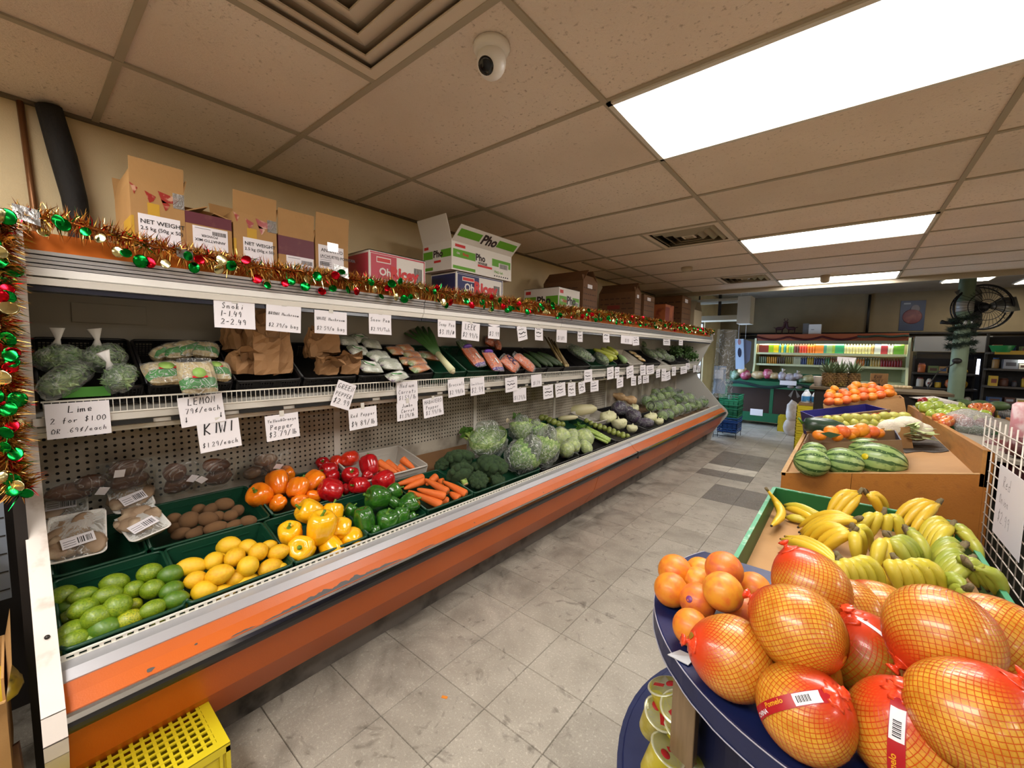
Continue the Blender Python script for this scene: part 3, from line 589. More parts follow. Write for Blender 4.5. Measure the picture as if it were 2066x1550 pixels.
peppers(PO,PD(q,[(.3,-.6,.7),(-.5,.1,.8),(-.4,.5,.7),(-1,0,.2),(-.2,.8,.4),(-.6,0,-.5),(-.7,.3,-.3),(-.5,-.6,.1)]),row_labels([p[:3] for p in q],'orange bell pepper behind the yellow ones',3),'orange bell peppers')
q=[(-1.925,0.852,0.754,0.115,0.115),(-1.879,0.941,0.733,0.105,0.093),(-1.791,0.842,0.722,0.116,0.139),(-1.785,0.932,0.69,0.096,0.09),(-1.858,0.737,0.708,0.113,0.091),(-1.77,0.75,0.665,0.114,0.105),(-1.756,0.87,0.629,0.11,0.081),(-1.759,0.971,0.634,0.109,0.085)]
peppers(PY[:1]+PY,PD(q,[(-.2,-.8,.6),(-.3,.3,.9),(.15,.05,1),(-.6,.5,.5),(.35,-.25,.9),(.65,-.55,.5),(.75,.1,-.6),(.6,-.6,-.5)]),['deep yellow bell pepper lying at the back of the yellow pile','yellow bell pepper with a pale mark on top, back right','tall yellow bell pepper standing upright with its stem on top','long yellow bell pepper leaning on the tall upright one','orange-yellow bell pepper, back left beside the lemons, stem up','orange-yellow bell pepper in front with a long green stem toward the aisle','yellow bell pepper lying at the front rim, middle','yellow bell pepper at front right, near the green peppers'],'yellow bell peppers')
q=[(-2.375,1.135,0.842,0.08,0.069),(-2.357,1.206,0.837,0.088,0.074),(-2.331,1.281,0.851,0.092,0.109),(-2.203,1.338,0.821,0.121,0.107),(-2.035,1.324,0.77,0.134,0.102),(-2.164,1.192,0.801,0.09,0.09),(-2.288,1.128,0.826,0.107,0.056),(-2.235,1.119,0.798,0.105,0.055),(-2.09,1.037,0.773,0.127,0.111),(-2.077,1.198,0.76,0.112,0.082),(-2.128,1.144,0.743,0.056,0.056),(-2.168,1.301,0.772,0.082,0.055)]
peppers(PR,[PD(q,[(.6,-.3,.6),(-.4,.5,.6),(-.3,.75,.4),(-.5,.1,.8),(-.2,1,.1),(.6,-.1,.75),(.1,-1,.1),(-.1,1,.1),(.2,.8,-.5),(.1,-1,.3),(.5,.5,-.5),(-.6,.2,-.5)])[i] for i in(0,3,4,5,6,7,8,9,10,11)],['red bell pepper at the back left, stem facing the aisle','bright red pointed bell pepper, topmost on the right','dark red bell pepper at the right end by the carrots','red bell pepper in the middle with its green stem facing out','red bell pepper lying on its side, upper left','red bell pepper lying on its side just under another, left','biggest dark red bell pepper at the front left of the red pile','red bell pepper lying at the front middle of the red pile','small red bell pepper tip peeking out at the front rim','red bell pepper half hidden under the bright pointed one'],'red bell peppers',(1,))
peppers(PR2,[PD(q,[(.6,-.3,.6),(-.4,.5,.6),(-.5,.75,-.1)])[i] for i in(1,2)],['orange-red bell pepper at the back of the red pile','red bell pepper mottled green and orange, topmost of the pile'],'red bell peppers')
q=[(-1.916,1.052,0.702,0.075,0.065),(-1.799,1.06,0.684,0.097,0.118),(-1.91,1.208,0.73,0.137,0.124),(-1.769,1.17,0.646,0.104,0.13),(-1.756,1.245,0.655,0.076,0.101),(-1.921,1.317,0.733,0.095,0.082),(-1.793,1.326,0.692,0.107,0.105),(-1.86,1.275,0.698,0.063,0.059),(-1.748,1.307,0.633,0.062,0.053),(-1.753,1.094,0.633,0.05,0.05)]
peppers(PG,PD(q,[(.1,.6,.7),(.1,.1,-1),(-.2,-.9,.35),(.1,0,1),(-.2,.3,.9),(.3,.9,.4),(.5,.6,.5),(.4,.5,-.5),(.2,.5,.2),(.2,-.3,-.8)]),['small green bell pepper cut short at the back left of the crate','dark green bell pepper standing upside down, front left','large green bell pepper lying on top at the back','green bell pepper standing upright in the front middle','green bell pepper standing just right of the front middle one','green bell pepper at the back right under the red ones','green bell pepper at the right with its hollow end to the aisle','light green bell pepper end tucked in the middle','little green bell pepper lying at the front right','green bell pepper half hidden at the front rim'],'green bell peppers',(2,6))
# long red peppers at the back left of the red pile
q=[(-2.473,1.081,0.845,0.129,0.04),(-2.458,1.043,0.832,0.087,0.032)]
for i,(x,y,z,w,h) in enumerate(q):
    o=B().tube([(0,-w/2,-.004),(0,-w/4,0),(.002,0,.004),(0,w/4,.002),(0,w/2,-.004)],[.004,h*.35,h*.5,h*.5,h*.25],10).make('long_pepper',PR[0].materials[0],loc=(x,y,z));tag(o,['long dark red pepper lying at the back left of the reds','shorter long red pepper below it by the mushrooms'][i],'pepper','long red peppers')
# carrots
CA=mat('carrot_skin','#d9641c',.5,mix=[(4,'#e0732a',.4,.7),(30,'#b44f16',.6,.75,3,(8,8,1))],bump=(30,.3,(8,8,1)),var=.08);CB=mat('carrot_crown','#7d5a2a',.8)
CARM=B().lathe([(.05,-1),(.30,-.95),(.52,-.7),(.75,-.2),(.92,.35),(1.0,.8),(.98,.92),(.72,1.0),(.3,1.0)],14,fn=lambda a,z:1+.03*math.sin(a*3+z*5)).mesh('carrot',CA)
CRWN=B().lathe([(.5,.99),(.42,1.02),(.2,1.03)],10).mesh('crown',CB)
def carrots(L,labels,group):
    for i,(a,c,r) in enumerate(L):
        A,Cc=Vector(a),Vector(c);d=Cc-A;o=link('carrot',CARM,loc=(A+Cc)/2,scale=(r,r,d.length/2));o.rotation_mode='QUATERNION';o.rotation_quaternion=Vector((0,0,1)).rotation_difference(d.normalized())
        tag(o,labels[i],'carrot',group);link('crown',CRWN,o)
a=[(-2.003,1.384,0.733),(-1.96,1.412,0.712),(-1.95,1.556,0.74),(-1.865,1.433,0.729),(-1.917,1.408,0.712),(-1.89,1.652,0.715),(-1.8,1.622,0.674),(-1.933,1.554,0.706),(-1.896,1.43,0.677),(-1.953,1.656,0.7)]
c=[(-1.988,1.575,0.739),(-1.968,1.565,0.724),(-1.78,1.592,0.689),(-1.735,1.534,0.688),(-1.72,1.492,0.654),(-1.72,1.685,0.665),(-1.73,1.637,0.647),(-1.955,1.651,0.731),(-1.756,1.577,0.643),(-1.912,1.671,0.701)]
carrots([(p[:3],s[:3],.025) for p,s in zip(a,c)],['orange carrot lying along the back wall of the green crate','orange carrot just below the back one, left','orange carrot slanting right across the top of the pile','thick orange carrot, topmost, crown to the aisle','orange carrot along the front rim of the green crate','orange carrot along the right side of the green crate','short orange carrot end at the right front','orange carrot poking up at the back of the pile','carrot end low at the front under the thick one','carrot stub deep at the back right'],'carrots in the green crate')
a=[(-2.084,1.463,0.762),(-2.101,1.492,0.766),(-2.086,1.589,0.762),(-2.084,1.526,0.762),(-2.121,1.433,0.761)]
c=[(-2.202,1.396,0.83),(-2.198,1.453,0.819),(-2.174,1.55,0.824),(-2.134,1.492,0.794),(-2.208,1.388,0.802)]
carrots([(p[:3],s[:3],.025) for p,s in zip(a,c)],['dull carrot at the left in the white crate','dull carrot second from left in the white crate','dull carrot leaning on the right wall of the white crate','dull carrot lying low in the middle of the white crate','dull carrot low at the left, half under a red pepper'],'carrots in the white crate')
dcrate('white plastic crate of carrots behind the green crate',1.20,1.68,True,CRW,.12,zo=.05)
# mushroom trays
TRAY=mat('white_foam','#e3ddd6',.45);MUSH=mat('oyster_mushroom','#9b8268',.6,mix=[(3,'#7a634c',.4,.7),(9,'#cbb698',.55,.75)],bump=(12,.3));FILM=film('cling_film',cover=.05,scale=14,strength=.55,rough=.1)
PAP=mat('sign_paper','#e6e2e6',.6,bump=(6,.12));INK=mat('black_ink','#17161c',.6);INK2=mat('grey_ink','#5a5760',.6)
def tray(label,c,w,l,rot,seed):
    t=thing('mushroom_tray',label,'mushroom tray',c,rot,'foam trays of mushrooms');rd=random.Random(seed)
    def rr(hw,hl,z,r=.02,n=5):
        o=[]
        for sx,sy,a0 in((1,1,0),(-1,1,90),(-1,-1,180),(1,-1,270)):
            for i in range(n):a=math.radians(a0+90*i/(n-1));o.append((sx*(hw-r)+r*math.cos(a),sy*(hl-r)+r*math.sin(a),z))
        return o
    rings=[rr(w/2-.018,l/2-.018,0),rr(w/2-.003,l/2-.003,.030),rr(w/2,l/2,.034),rr(w/2-.004,l/2-.004,.036),rr(w/2-.010,l/2-.010,.031),rr(w/2-.022,l/2-.022,.005)]
    b=B();vs=sum(rings,[]);n=20;fs=[(i*n+j,i*n+(j+1)%n,(i+1)*n+(j+1)%n,(i+1)*n+j) for i in range(5) for j in range(n)]+[tuple(range(n-1,-1,-1)),tuple(range(5*n,6*n))]
    b.add(vs,fs,0,True).make('foam_tray',TRAY,t)
    for k in range(9):
        x,y=rd.uniform(-.30,.30)*w,rd.uniform(-.34,.34)*l;s=rd.uniform(.03,.045);o_=rd.uniform(0,9)
        B().ball((0,0,0),(s,s*1.25,.016),14,8,fn=lambda d:noisy(d,1.6,.35,o_)).make('mushroom',MUSH,t,loc=(x,y,.026+rd.uniform(0,.012)),rot=(rd.uniform(-.4,.4),rd.uniform(-.4,.4),rd.uniform(0,6)))
    b=B();N_=8
    vs=[(-w/2+.004+(w-.008)*i/N_,-l/2+.004+(l-.008)*j/N_,.037+.018*math.sin(math.pi*i/N_)*math.sin(math.pi*j/N_)+rd.uniform(-.0015,.0015)) for i in range(N_+1) for j in range(N_+1)]
    b.add(vs,[(i*9+j,i*9+j+1,(i+1)*9+j+1,(i+1)*9+j) for i in range(8) for j in range(8)],0,True).make('cling_film',FILM,t)
    label_tag(t,(.20*w,rd.uniform(-.1,.1)*l,.0575),.045,.085,rd.uniform(-.3,.3)+math.pi/2)
    return t
def label_tag(t,c,w,l,rz,name='price_label',tilt=(0,0)):
    """white printed weight label with a bar code"""
    b=B();b.box(-l/2,-w/2,0,l/2,w/2,.0006,0);rd=random.Random(int(abs(c[0])*9999));x=-l*.02
    while x<l*.42:k=rd.uniform(.001,.003)*l/.08;b.box(x,-w*.3,.0006,x+k,w*.28,.0009,1);x+=k*rd.uniform(1.6,2.6)
    for j in range(3):b.box(-l*.44,-w*.32+j*w*.22,.0006,-l*.08,-w*.28+j*w*.22,.0009,1)
    return b.make(name,[PAP,INK],t,loc=c,rot=(tilt[0],tilt[1],rz))
tz=.05
q=[(-2.165,0.117,0.806),(-2.141,0.296,0.801),(-2.364,0.288,0.859),(-2.401,0.112,0.858)]
tray('large white foam tray of oyster mushrooms nearest, label across its front',(q[0][0],q[0][1],q[0][2]),.205,.155,(0,.62,-.12),4)
tray('foam tray of oyster mushrooms tilted, right of the largest one',(q[1][0],q[1][1],q[1][2]-.005),.15,.135,(.18,.45,.25),9)
tray('foam tray of brown mushrooms behind, its long label on top',(q[2][0]-.02,q[2][1],q[2][2]+.0),.16,.14,(0,.75,.12),14)
tray('foam tray of mushrooms mostly hidden behind the largest one',(q[3][0]-.06,q[3][1]-.01,q[3][2]+.01),.17,.14,(0,.7,-.1),21)
# clear bags of brown tubers along the back
TUB=mat('tuber_skin','#5a3520',.45,mix=(5,'#6e4228',.4,.7),bump=(18,.3),coat=.2);BAG=film('clear_bag',cover=.03,scale=11,strength=.7,rough=.1,crease_glint=.22)
def tuber_bag(label,c,tub,lab,w,h,film_m=BAG,tm=TUB):
    t=thing('tuber_bag',label,'bag',c,(0,.55,0),'clear bags of tubers')
    for(y,z,ry,rz,a) in tub:B().ball((0,0,0),(.034,ry,rz),14,10,fn=lambda d:noisy(d,1.2,.2,y*30)).make('tuber',tm,t,loc=(0,y,z),rot=(a,0,0))
    b=B();n=14;rd=random.Random(int(w*1e4));vs=[]
    for k in range(n):
        for j in range(n):
            u,v=j/(n-1)*2-1,k/(n-1);e=max(0,1-u*u)**.5*max(0,math.sin(math.pi*min(1,v*.9+.1)))**.5
            vs.append((.006+.040*e+rd.uniform(-.003,.003),u*w/2,v*h-.02))
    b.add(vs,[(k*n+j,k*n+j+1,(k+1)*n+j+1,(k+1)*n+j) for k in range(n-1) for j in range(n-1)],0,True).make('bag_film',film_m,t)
    if lab:B().box(0,-.016,-.02,.001,.016,.02).make('price_label',PAP,t,loc=(.047,lab[0],lab[1]),rot=(lab[2],0,0))
q=[(-2.36,0.14,0.923),(-2.36,0.28,0.939),(-2.36,0.44,0.876),(-2.36,0.588,0.862),(-2.36,0.808,0.875),(-2.36,0.918,0.809)]
tuber_bag('clear bag of brown tubers lowest at the far left of the back row',q[0][:3],[(-.02,.03,.07,.035,0),(.03,.06,.05,.03,.2)],(.06,.05,-.4),.2,.12)
tuber_bag('clear bag of dark brown tubers with a square label, second from left',q[1][:3],[(0,.02,.07,.04,0),(0,.09,.06,.035,.1)],(-.03,.11,-.1),.19,.16)
tuber_bag('clear bag holding two stacked brown tubers, label at its upper right',q[2][:3],[(.01,.02,.055,.042,.35),(-.005,.10,.042,.045,0)],(.05,.09,-.5),.15,.18)
tuber_bag('clear bag of brown tubers with a diamond-turned label on its left',q[3][:3],[(.02,.04,.055,.05,.1),(0,.12,.055,.03,-.2)],(-.065,.09,.75),.16,.18)
TUB2=mat('taro_skin','#7a5a3c',.6,mix=(6,'#5b402a',.4,.7),bump=(20,.4))
tuber_bag('clear bag of mixed small brown tubers at the right end of the bags',q[4][:3],[(-.05,.0,.045,.028,.6),(.03,.02,.03,.03,0),(.07,.0,.03,.03,.3),(.0,.08,.055,.028,0)],(.05,.06,1.2),.26,.15,tm=TUB2)
# broccoli
FLO=mat('broccoli_floret','#3d5a33',.85,mix=[(30,'#56733f',.45,.7),(4,'#2f4a2c',.4,.7)],bump=(140,.9));STA=mat('broccoli_stalk','#9bb05a',.5,mix=(8,'#7d9a48',.4,.7));CUT=mat('stalk_cut','#c9a878',.6)
def broccoli_mesh(seed):
    rd=random.Random(seed);b=B()
    b.ball((0,0,-.1),(.78,.78,.5),18,10,fn=lambda d:noisy(d,3,.12,seed))
    for k in range(26):
        a=k*2.399;t=math.sqrt((k+.5)/26)*1.25;r=math.sin(min(t,1.5));o_=seed+k
        b.ball((.82*r*math.cos(a),.82*r*math.sin(a),.42*math.cos(min(t,1.57))-.05),rd.uniform(.24,.32),10,7,fn=lambda d:noisy(d,4.5,.22,o_))
    return b.mesh('floret_crown',FLO)
BR=[broccoli_mesh(s) for s in(1,5)]
BS=B().tube([(0,0,-.2),(0,0,-.9)],[.26,.2],10).tube([(.45,0,-.1),(.12,0,-.6)],[.12,.14],7).tube([(-.45,.1,-.1),(-.1,0,-.6)],[.12,.14],7).tube([(.1,.5,-.1),(0,.12,-.6)],[.11,.13],7).tube([(.05,-.5,-.1),(0,-.1,-.6)],[.11,.13],7).mesh('stalk',STA)
BC=B().lathe([(.20,-.9),(.19,-.93)],10).mesh('cut_end',CUT)
q=[(-2.034,1.92,0.77,0.268,0.163),(-1.878,1.787,0.732,0.216,0.13),(-1.839,2.051,0.733,0.243,0.196),(-1.802,1.872,0.684,0.153,0.109),(-2.075,1.81,0.75,0.125,0.114),(-1.766,2.022,0.656,0.136,0.102),(-1.904,2.002,0.719,0.162,0.116)]
BD=[(-.3,.1,1),(-.55,-.1,.75),(.2,.1,1),(.5,-.2,.6),(-.2,-.6,.7),(.6,.1,.6),(0,.1,1)]
for i,(x,y,z,w,h) in enumerate(q):
    t=thing('broccoli',['large broccoli head at the back of the green crate','broccoli head turned over, pale stalk toward the aisle','large dark broccoli head against the lettuce bag','small broccoli head at the front of the crate','broccoli floret sticking out at the left of the crate','small broccoli piece at the front right','broccoli head wedged between the two large ones'][i],'broccoli',(x,y,z),group='broccoli heads')
    r=(w+h)/4*1.05;t.scale=(r,r,r);t.rotation_mode='QUATERNION';d=Vector(BD[i]).normalized() if i!=1 else Vector((-.75,.15,.62)).normalized();t.rotation_quaternion=Vector((0,0,1)).rotation_difference(d)
    link('floret_crown',BR[i%2],t);link('stalk',BS,t);link('cut_end',BC,t)
# heads of lettuce and cabbage, each in film
LEAF=mat('lettuce_leaf','#86a55c',.6,mix=[(6,'#c5d69a',.42,.66),(14,'#4d7038',.54,.7)],bump=(25,.6));LEAF2=mat('lettuce_dark','#6c9150',.6,mix=[(7,'#b3cc8c',.42,.68),(14,'#3b5c30',.54,.7)],bump=(25,.6));CAB=mat('cabbage_leaf','#a9ba72',.5,mix=[(3,'#c9d09c',.4,.7),(9,'#7f9a4c',.55,.75)],bump=(8,.4))
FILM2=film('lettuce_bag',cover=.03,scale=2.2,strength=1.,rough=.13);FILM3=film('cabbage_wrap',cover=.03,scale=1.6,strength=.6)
def leafy(seed,m,n=9,open_=1.0):
    rd=random.Random(seed);b=B();b.ball((0,0,-.1),(.62,.62,.6),14,9,fn=lambda d:noisy(d,2,.25,seed))
    for k in range(n):
        a=k*2.4+seed;c_=(.45*math.cos(a),.45*math.sin(a),.1*rd.uniform(-1,1));o_=seed+k*3
        vs=[];N_=7
        for i in range(N_):
            for j in range(N_):
                u,v=i/(N_-1)*2-1,j/(N_-1);th=a+u*.75;rr_=(.35+.62*math.sin(v*1.9))*open_
                vs.append((rr_*math.cos(th),rr_*math.sin(th),-.7+1.45*v+.10*math.sin(u*9+o_)*v-.25*u*u*v))
        b.add(vs,[(i*N_+j,i*N_+j+1,(i+1)*N_+j+1,(i+1)*N_+j) for i in range(N_-1) for j in range(N_-1)],0,True)
    return b.mesh('leaves',m)
def baggy(seed,m,k=1.06,tail=True):
    b=B();b.ball((0,0,0),k,22,16,fn=lambda d:noisy(d,2.6,.16,seed)*noisy(d,7,.05,seed)*(1+(.5*max(0,-d.x*.2+d.z-.8)*4 if tail else 0)));return b.mesh('bag_film',m)
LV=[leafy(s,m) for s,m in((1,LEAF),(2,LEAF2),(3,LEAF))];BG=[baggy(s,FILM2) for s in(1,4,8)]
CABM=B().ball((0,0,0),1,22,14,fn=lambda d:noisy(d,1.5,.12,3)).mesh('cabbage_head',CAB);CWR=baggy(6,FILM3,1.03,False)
def veg(name,label,cat,L,inner,outer,group,rs,k=1.):
    x,y,z,w,h=L;t=thing(name,label,cat,(x,y,z),rs,group);t.scale=(h/2*k,w/2*k,h/2*k);link('head',inner,t);link('bag_film',outer,t);return t
q=[(-2.073,2.251,0.819,0.345,0.243),(-1.83,2.367,0.737,0.269,0.251),(-1.825,2.644,0.738,0.241,0.268),(-2.137,2.746,0.835,0.217,0.188),(-2.09,2.904,0.803,0.193,0.164)]
for i,p in enumerate(q):veg('bagged_lettuce',['long bagged green lettuce lying at the left over the broccoli','round bagged lettuce head facing the aisle in the middle','bagged lettuce with a white base at the right of the round one','bagged leafy greens standing behind the round lettuce','bagged greens at the back right of the lettuce'][i],'lettuce',p,LV[i%3],BG[i%3],'bagged lettuces over the broccoli',(.2,.9 if i==1 else .3,i))
K='black crates on the lower deck'
dcrate('black crate of wrapped cabbages at the front of the deck',2.46,3.02,m=CRK,group=K);dcrate('black crate of celery and green limes at the front',3.03,3.74,m=CRK,group=K,divider=.22)
dcrate('dark green crate of celery bunches behind the lettuce',2.55,2.93,True,group=G);dcrate('black crate of small green squash behind the cabbages',2.94,3.35,True,CRK,group=K);dcrate('dark green crate with daikon and pale roots, back row',3.36,3.95,True,group=G)
dcrate('white plastic crate behind the napa cabbage wedges',3.96,4.45,True,CRW,.10,zo=.03);dcrate('black crate of dark eggplants at the back of the deck',4.46,5.05,True,CRK,group=K)
dcrate('black crate of cut cabbage pieces at the front',3.76,4.55,m=CRK,group=K);dcrate('black crate under the heap of bagged lettuce, near part',4.56,5.5,m=CRK,group=K)
q=[(-1.956,3.094,0.751,0.212,0.189),(-1.847,3.321,0.725,0.187,0.175),(-1.801,2.943,0.694,0.164,0.136),(-1.828,3.089,0.701,0.148,0.148),(-1.768,3.223,0.676,0.144,0.106),(-1.928,3.254,0.735,0.14,0.172)]
for i,p in enumerate(q):veg('wrapped_cabbage',['pale green cabbage in printed film, back left of the black crate','pale round cabbage in film, right one beside the celery','pale cabbage in film at the front left of the crate','wrapped cabbage in the middle of the pile','small wrapped cabbage at the front right with blue print','wrapped cabbage half hidden at the back middle'][i],'cabbage',p,CABM,CWR,'wrapped cabbages',(.2*i,.1,i*2))
CEL=mat('celery_stalk','#8fae4a',.45,mix=(12,'#b5c87a',.4,.7,3,(9,1,9)));CELF=mat('celery_leaf','#4f7a2a',.6,bump=(30,.5))
def celery(label,a,c,r,n=7):
    A,Cc=Vector(a),Vector(c);d=(Cc-A);s=d.normalized().cross(Vector((0,0,1))).normalized();t=thing('celery_bunch',label,'celery',A,group='celery bunches')
    for k in range(n):
        o_=s*(k-(n-1)/2)*r*.55+Vector((0,0,abs(math.sin(k*1.3))*r));B().tube([o_*.7,o_+d*.4,o_*1.1+d*.8],[r*.5,r*.42,r*.3],7).make('celery_stalk',CEL,t)
    b=B();rd=random.Random(int(A.y*99))
    for k in range(26):
        p=d*rd.uniform(.72,1.0)+s*rd.uniform(-1,1)*r*2+Vector((0,0,rd.uniform(0,2)*r));v=Vector((rd.uniform(-1,1),rd.uniform(-1,1),rd.uniform(-.4,1))).normalized()*r*1.3;u=v.orthogonal().normalized()*r*.7
        b.add([p-v,p+u,p+v,p-u],[(0,1,2,3)])
    b.make('celery_leaves',CELF,t,kind='stuff')
a=[(-1.718,3.59,0.664),(-2.161,3.192,0.79),(-2.286,2.322,0.8)];c=[(-2.047,3.546,0.773),(-2.461,3.001,0.882),(-2.365,2.305,0.839)]
for i in range(3):celery(['celery bunch lying in the black crate beside the cabbages','celery bunch lying in the green crate behind the lettuce','loose celery tops on the bare board left of the lettuce'][i],a[i][:3],c[i][:3],.028)
SQ=ellipsoid('green_squash',mat('squash_green','#7d8a3c',.4,mix=(4,'#98a052',.4,.7),var=.2,coat=.2),0,10,8)
rd=random.Random(5);q=[]
q1=[(-2.161,3.937,0.775,0.06,0.054),(-2.11,3.947,0.75,0.059,0.054),(-2.04,3.922,0.733,0.058,0.053),(-1.996,3.941,0.735,0.058,0.053),(-1.947,3.952,0.711,0.058,0.053),(-1.92,4.007,0.705,0.058,0.053),(-1.837,3.944,0.697,0.057,0.052),(-1.79,3.956,0.673,0.057,0.052),(-2.119,3.96,0.752,0.059,0.054),(-2.03,3.898,0.743,0.058,0.053),(-2.023,3.99,0.729,0.059,0.054),(-1.955,3.964,0.713,0.058,0.053),(-1.871,3.902,0.705,0.057,0.052),(-1.862,3.994,0.691,0.058,0.052),(-1.797,3.968,0.675,0.057,0.052),(-1.754,3.985,0.677,0.057,0.052),(-2.057,3.947,0.738,0.059,0.054),(-1.989,3.922,0.721,0.058,0.053),(-1.945,3.94,0.722,0.058,0.053),(-1.896,3.951,0.699,0.058,0.052),(-1.87,4.006,0.693,0.058,0.053),(-1.788,3.944,0.685,0.057,0.051),(-1.746,3.965,0.66,0.056,0.051),(-1.747,4.083,0.639,0.058,0.053),(-1.979,3.898,0.731,0.058,0.052),(-1.971,3.989,0.717,0.059,0.053),(-1.904,3.964,0.701,0.058,0.053),(-1.822,3.902,0.693,0.056,0.051),(-1.812,3.993,0.679,0.057,0.052),(-1.749,3.968,0.664,0.057,0.051),(-1.746,4.077,0.645,0.058,0.052),(-1.722,4.144,0.609,0.058,0.053)]
q2=[(-2.603,3.467,0.881,0.069,0.064),(-2.563,3.49,0.859,0.069,0.064),(-2.5,3.48,0.844,0.068,0.063),(-2.416,3.439,0.836,0.067,0.062),(-2.417,3.517,0.824,0.068,0.063),(-2.357,3.507,0.809,0.067,0.062),(-2.277,3.465,0.802,0.066,0.061),(-2.545,3.47,0.855,0.068,0.063),(-2.524,3.517,0.85,0.069,0.064),(-2.439,3.475,0.841,0.067,0.062),(-2.401,3.498,0.82,0.067,0.062),(-2.341,3.488,0.806,0.067,0.062),(-2.298,3.502,0.807,0.066,0.061),(-2.26,3.524,0.786,0.066,0.061),(-2.507,3.498,0.845,0.068,0.063),(-2.422,3.456,0.837,0.067,0.062),(-2.423,3.535,0.825,0.068,0.063),(-2.363,3.525,0.811,0.067,0.062),(-2.282,3.482,0.803,0.066,0.061),(-2.245,3.505,0.783,0.066,0.061),(-2.223,3.551,0.777,0.066,0.061),(-2.445,3.492,0.843,0.068,0.063),(-2.406,3.515,0.821,0.068,0.062),(-2.346,3.505,0.807,0.067,0.062)]
put(SQ,'brussels_sprout','sprout',q1,row_labels([p[:3] for p in q1],'little green sprout right of the celery',8),'little green sprouts in the black crate','s');put(SQ,'green_squash','squash',q2,row_labels([p[:3] for p in q2],'small round green squash behind the cabbages',8),'small green squash in the back crate','s')
ROOT=mat('pale_root','#d3cba2',.45,mix=(4,'#bcb888',.4,.7));TURN=mat('turnip_skin','#d9c9a8',.45,mix=(3,'#b79a72',.5,.7));NAPA=mat('cut_cabbage','#cfd09a',.5,mix=[(16,'#e3e0bd',.4,.6,4,(1,6,1)),(5,'#a6b566',.55,.75)],bump=(20,.5));PURP=mat('purple_cabbage','#3d3244',.4,mix=(4,'#5d5266',.4,.7));EGG=mat('eggplant_skin','#191420',.2,coat=.4)
q=[(-2.511,2.768,0.904,0.147,0.14),(-2.466,2.908,0.874,0.119,0.095),(-2.683,2.884,0.936,0.082,0.082)]
put(ellipsoid('turnip',TURN,.1),'turnip','turnip',q,['large cream rutabaga root in film at the back wall','smaller cream rutabaga root right of the large one','rutabaga root top showing behind the large one'],'pale round roots','s')
for(cx,cy,z,w,h),lab,rz in zip([(-2.36,4.174,0.848,0.363,0.121),(-2.289,3.763,0.811,0.217,0.054)],['fat pale daikon root lying in the green crate, back row','thin pinkish root lying below the daikon'],(.35,.35)):
    o=B().tube([(0,-w*.5,0),(0,-w*.35,0),(0,0,0),(0,w*.35,0),(0,w*.5,0)],[h*.2,h*.5,h*.55,h*.45,h*.12],12).make('daikon',ROOT,loc=(cx,cy,z),rot=(.1,0,-rz-.5));tag(o,lab,'root')
q=[(-2.097,4.335,0.785,0.243,0.175),(-1.953,4.32,0.731,0.238,0.162),(-1.813,4.355,0.687,0.15,0.113),(-2.123,5.117,0.801,0.209,0.132),(-1.873,5.066,0.721,0.233,0.148),(-1.768,5.073,0.68,0.147,0.105)]
NP=B().ball((0,0,0),1,16,10,fn=lambda d:noisy(d,2,.2,2)*(1 if d.z<.45 else .45/d.z)).mesh('cut_cabbage',NAPA)
put(NP,'cut_cabbage','cabbage',q,['pale cut cabbage half, back left of the cut pieces','pale cut cabbage slab in the middle of the cut pieces','square pale cut cabbage piece at the front rim','pale cut cabbage behind the purple ones','pale green cut cabbage right of the purple ones','small pale green cabbage piece at the far right'],'cut cabbage pieces',jit=.4)
q=[(-2.176,4.796,0.824,0.253,0.179),(-1.963,4.742,0.753,0.204,0.173),(-1.809,4.728,0.696,0.19,0.11),(-2.111,4.931,0.778,0.171,0.128)]
for i,p in enumerate(q):veg('purple_cabbage',['purple cabbage in film, topmost at the back','purple cabbage in film in the middle','purple cabbage in film at the front rim','purple cabbage half hidden between the others'][i],'cabbage',p,B().ball((0,0,0),1,16,10,fn=lambda d:noisy(d,1.5,.12,3)).mesh('head',PURP),CWR,'wrapped purple cabbages',(0,0,i))
q=[(-2.653,5.001,0.908,0.138,0.092),(-2.529,4.958,0.889,0.135,0.09),(-2.478,5.006,0.867,0.135,0.09),(-2.725,5.285,0.916,0.144,0.096),(-2.562,5.223,0.887,0.117,0.094)]
put(ellipsoid('eggplant',EGG),'eggplant','eggplant',q,row_labels([p[:3] for p in q],'dark glossy eggplant in the back black crate',9),'dark eggplants',jit=.6)
q=[(-2.393,5.206,0.926,0.206,0.126),(-2.304,5.365,0.875,0.232,0.139)]
for i,(x,y,z,w,h) in enumerate(q):
    o=B().lathe([(.1,-1),(.7,-.9),(.95,-.55),(.85,-.1),(.55,.2),(.5,.7),(.42,.95),(.1,1)],14).make('butternut_squash',mat('butternut_skin','#c9a878',.45,mix=(3,'#b8936a',.4,.7)),loc=(x,y,z),rot=(1.3,.2,-.8));o.scale=(h/2,h/2,w/2);tag(o,['butternut squash leaning at the left with its neck up','butternut squash lying right of the leaning one'][i],'squash','butternut squashes')
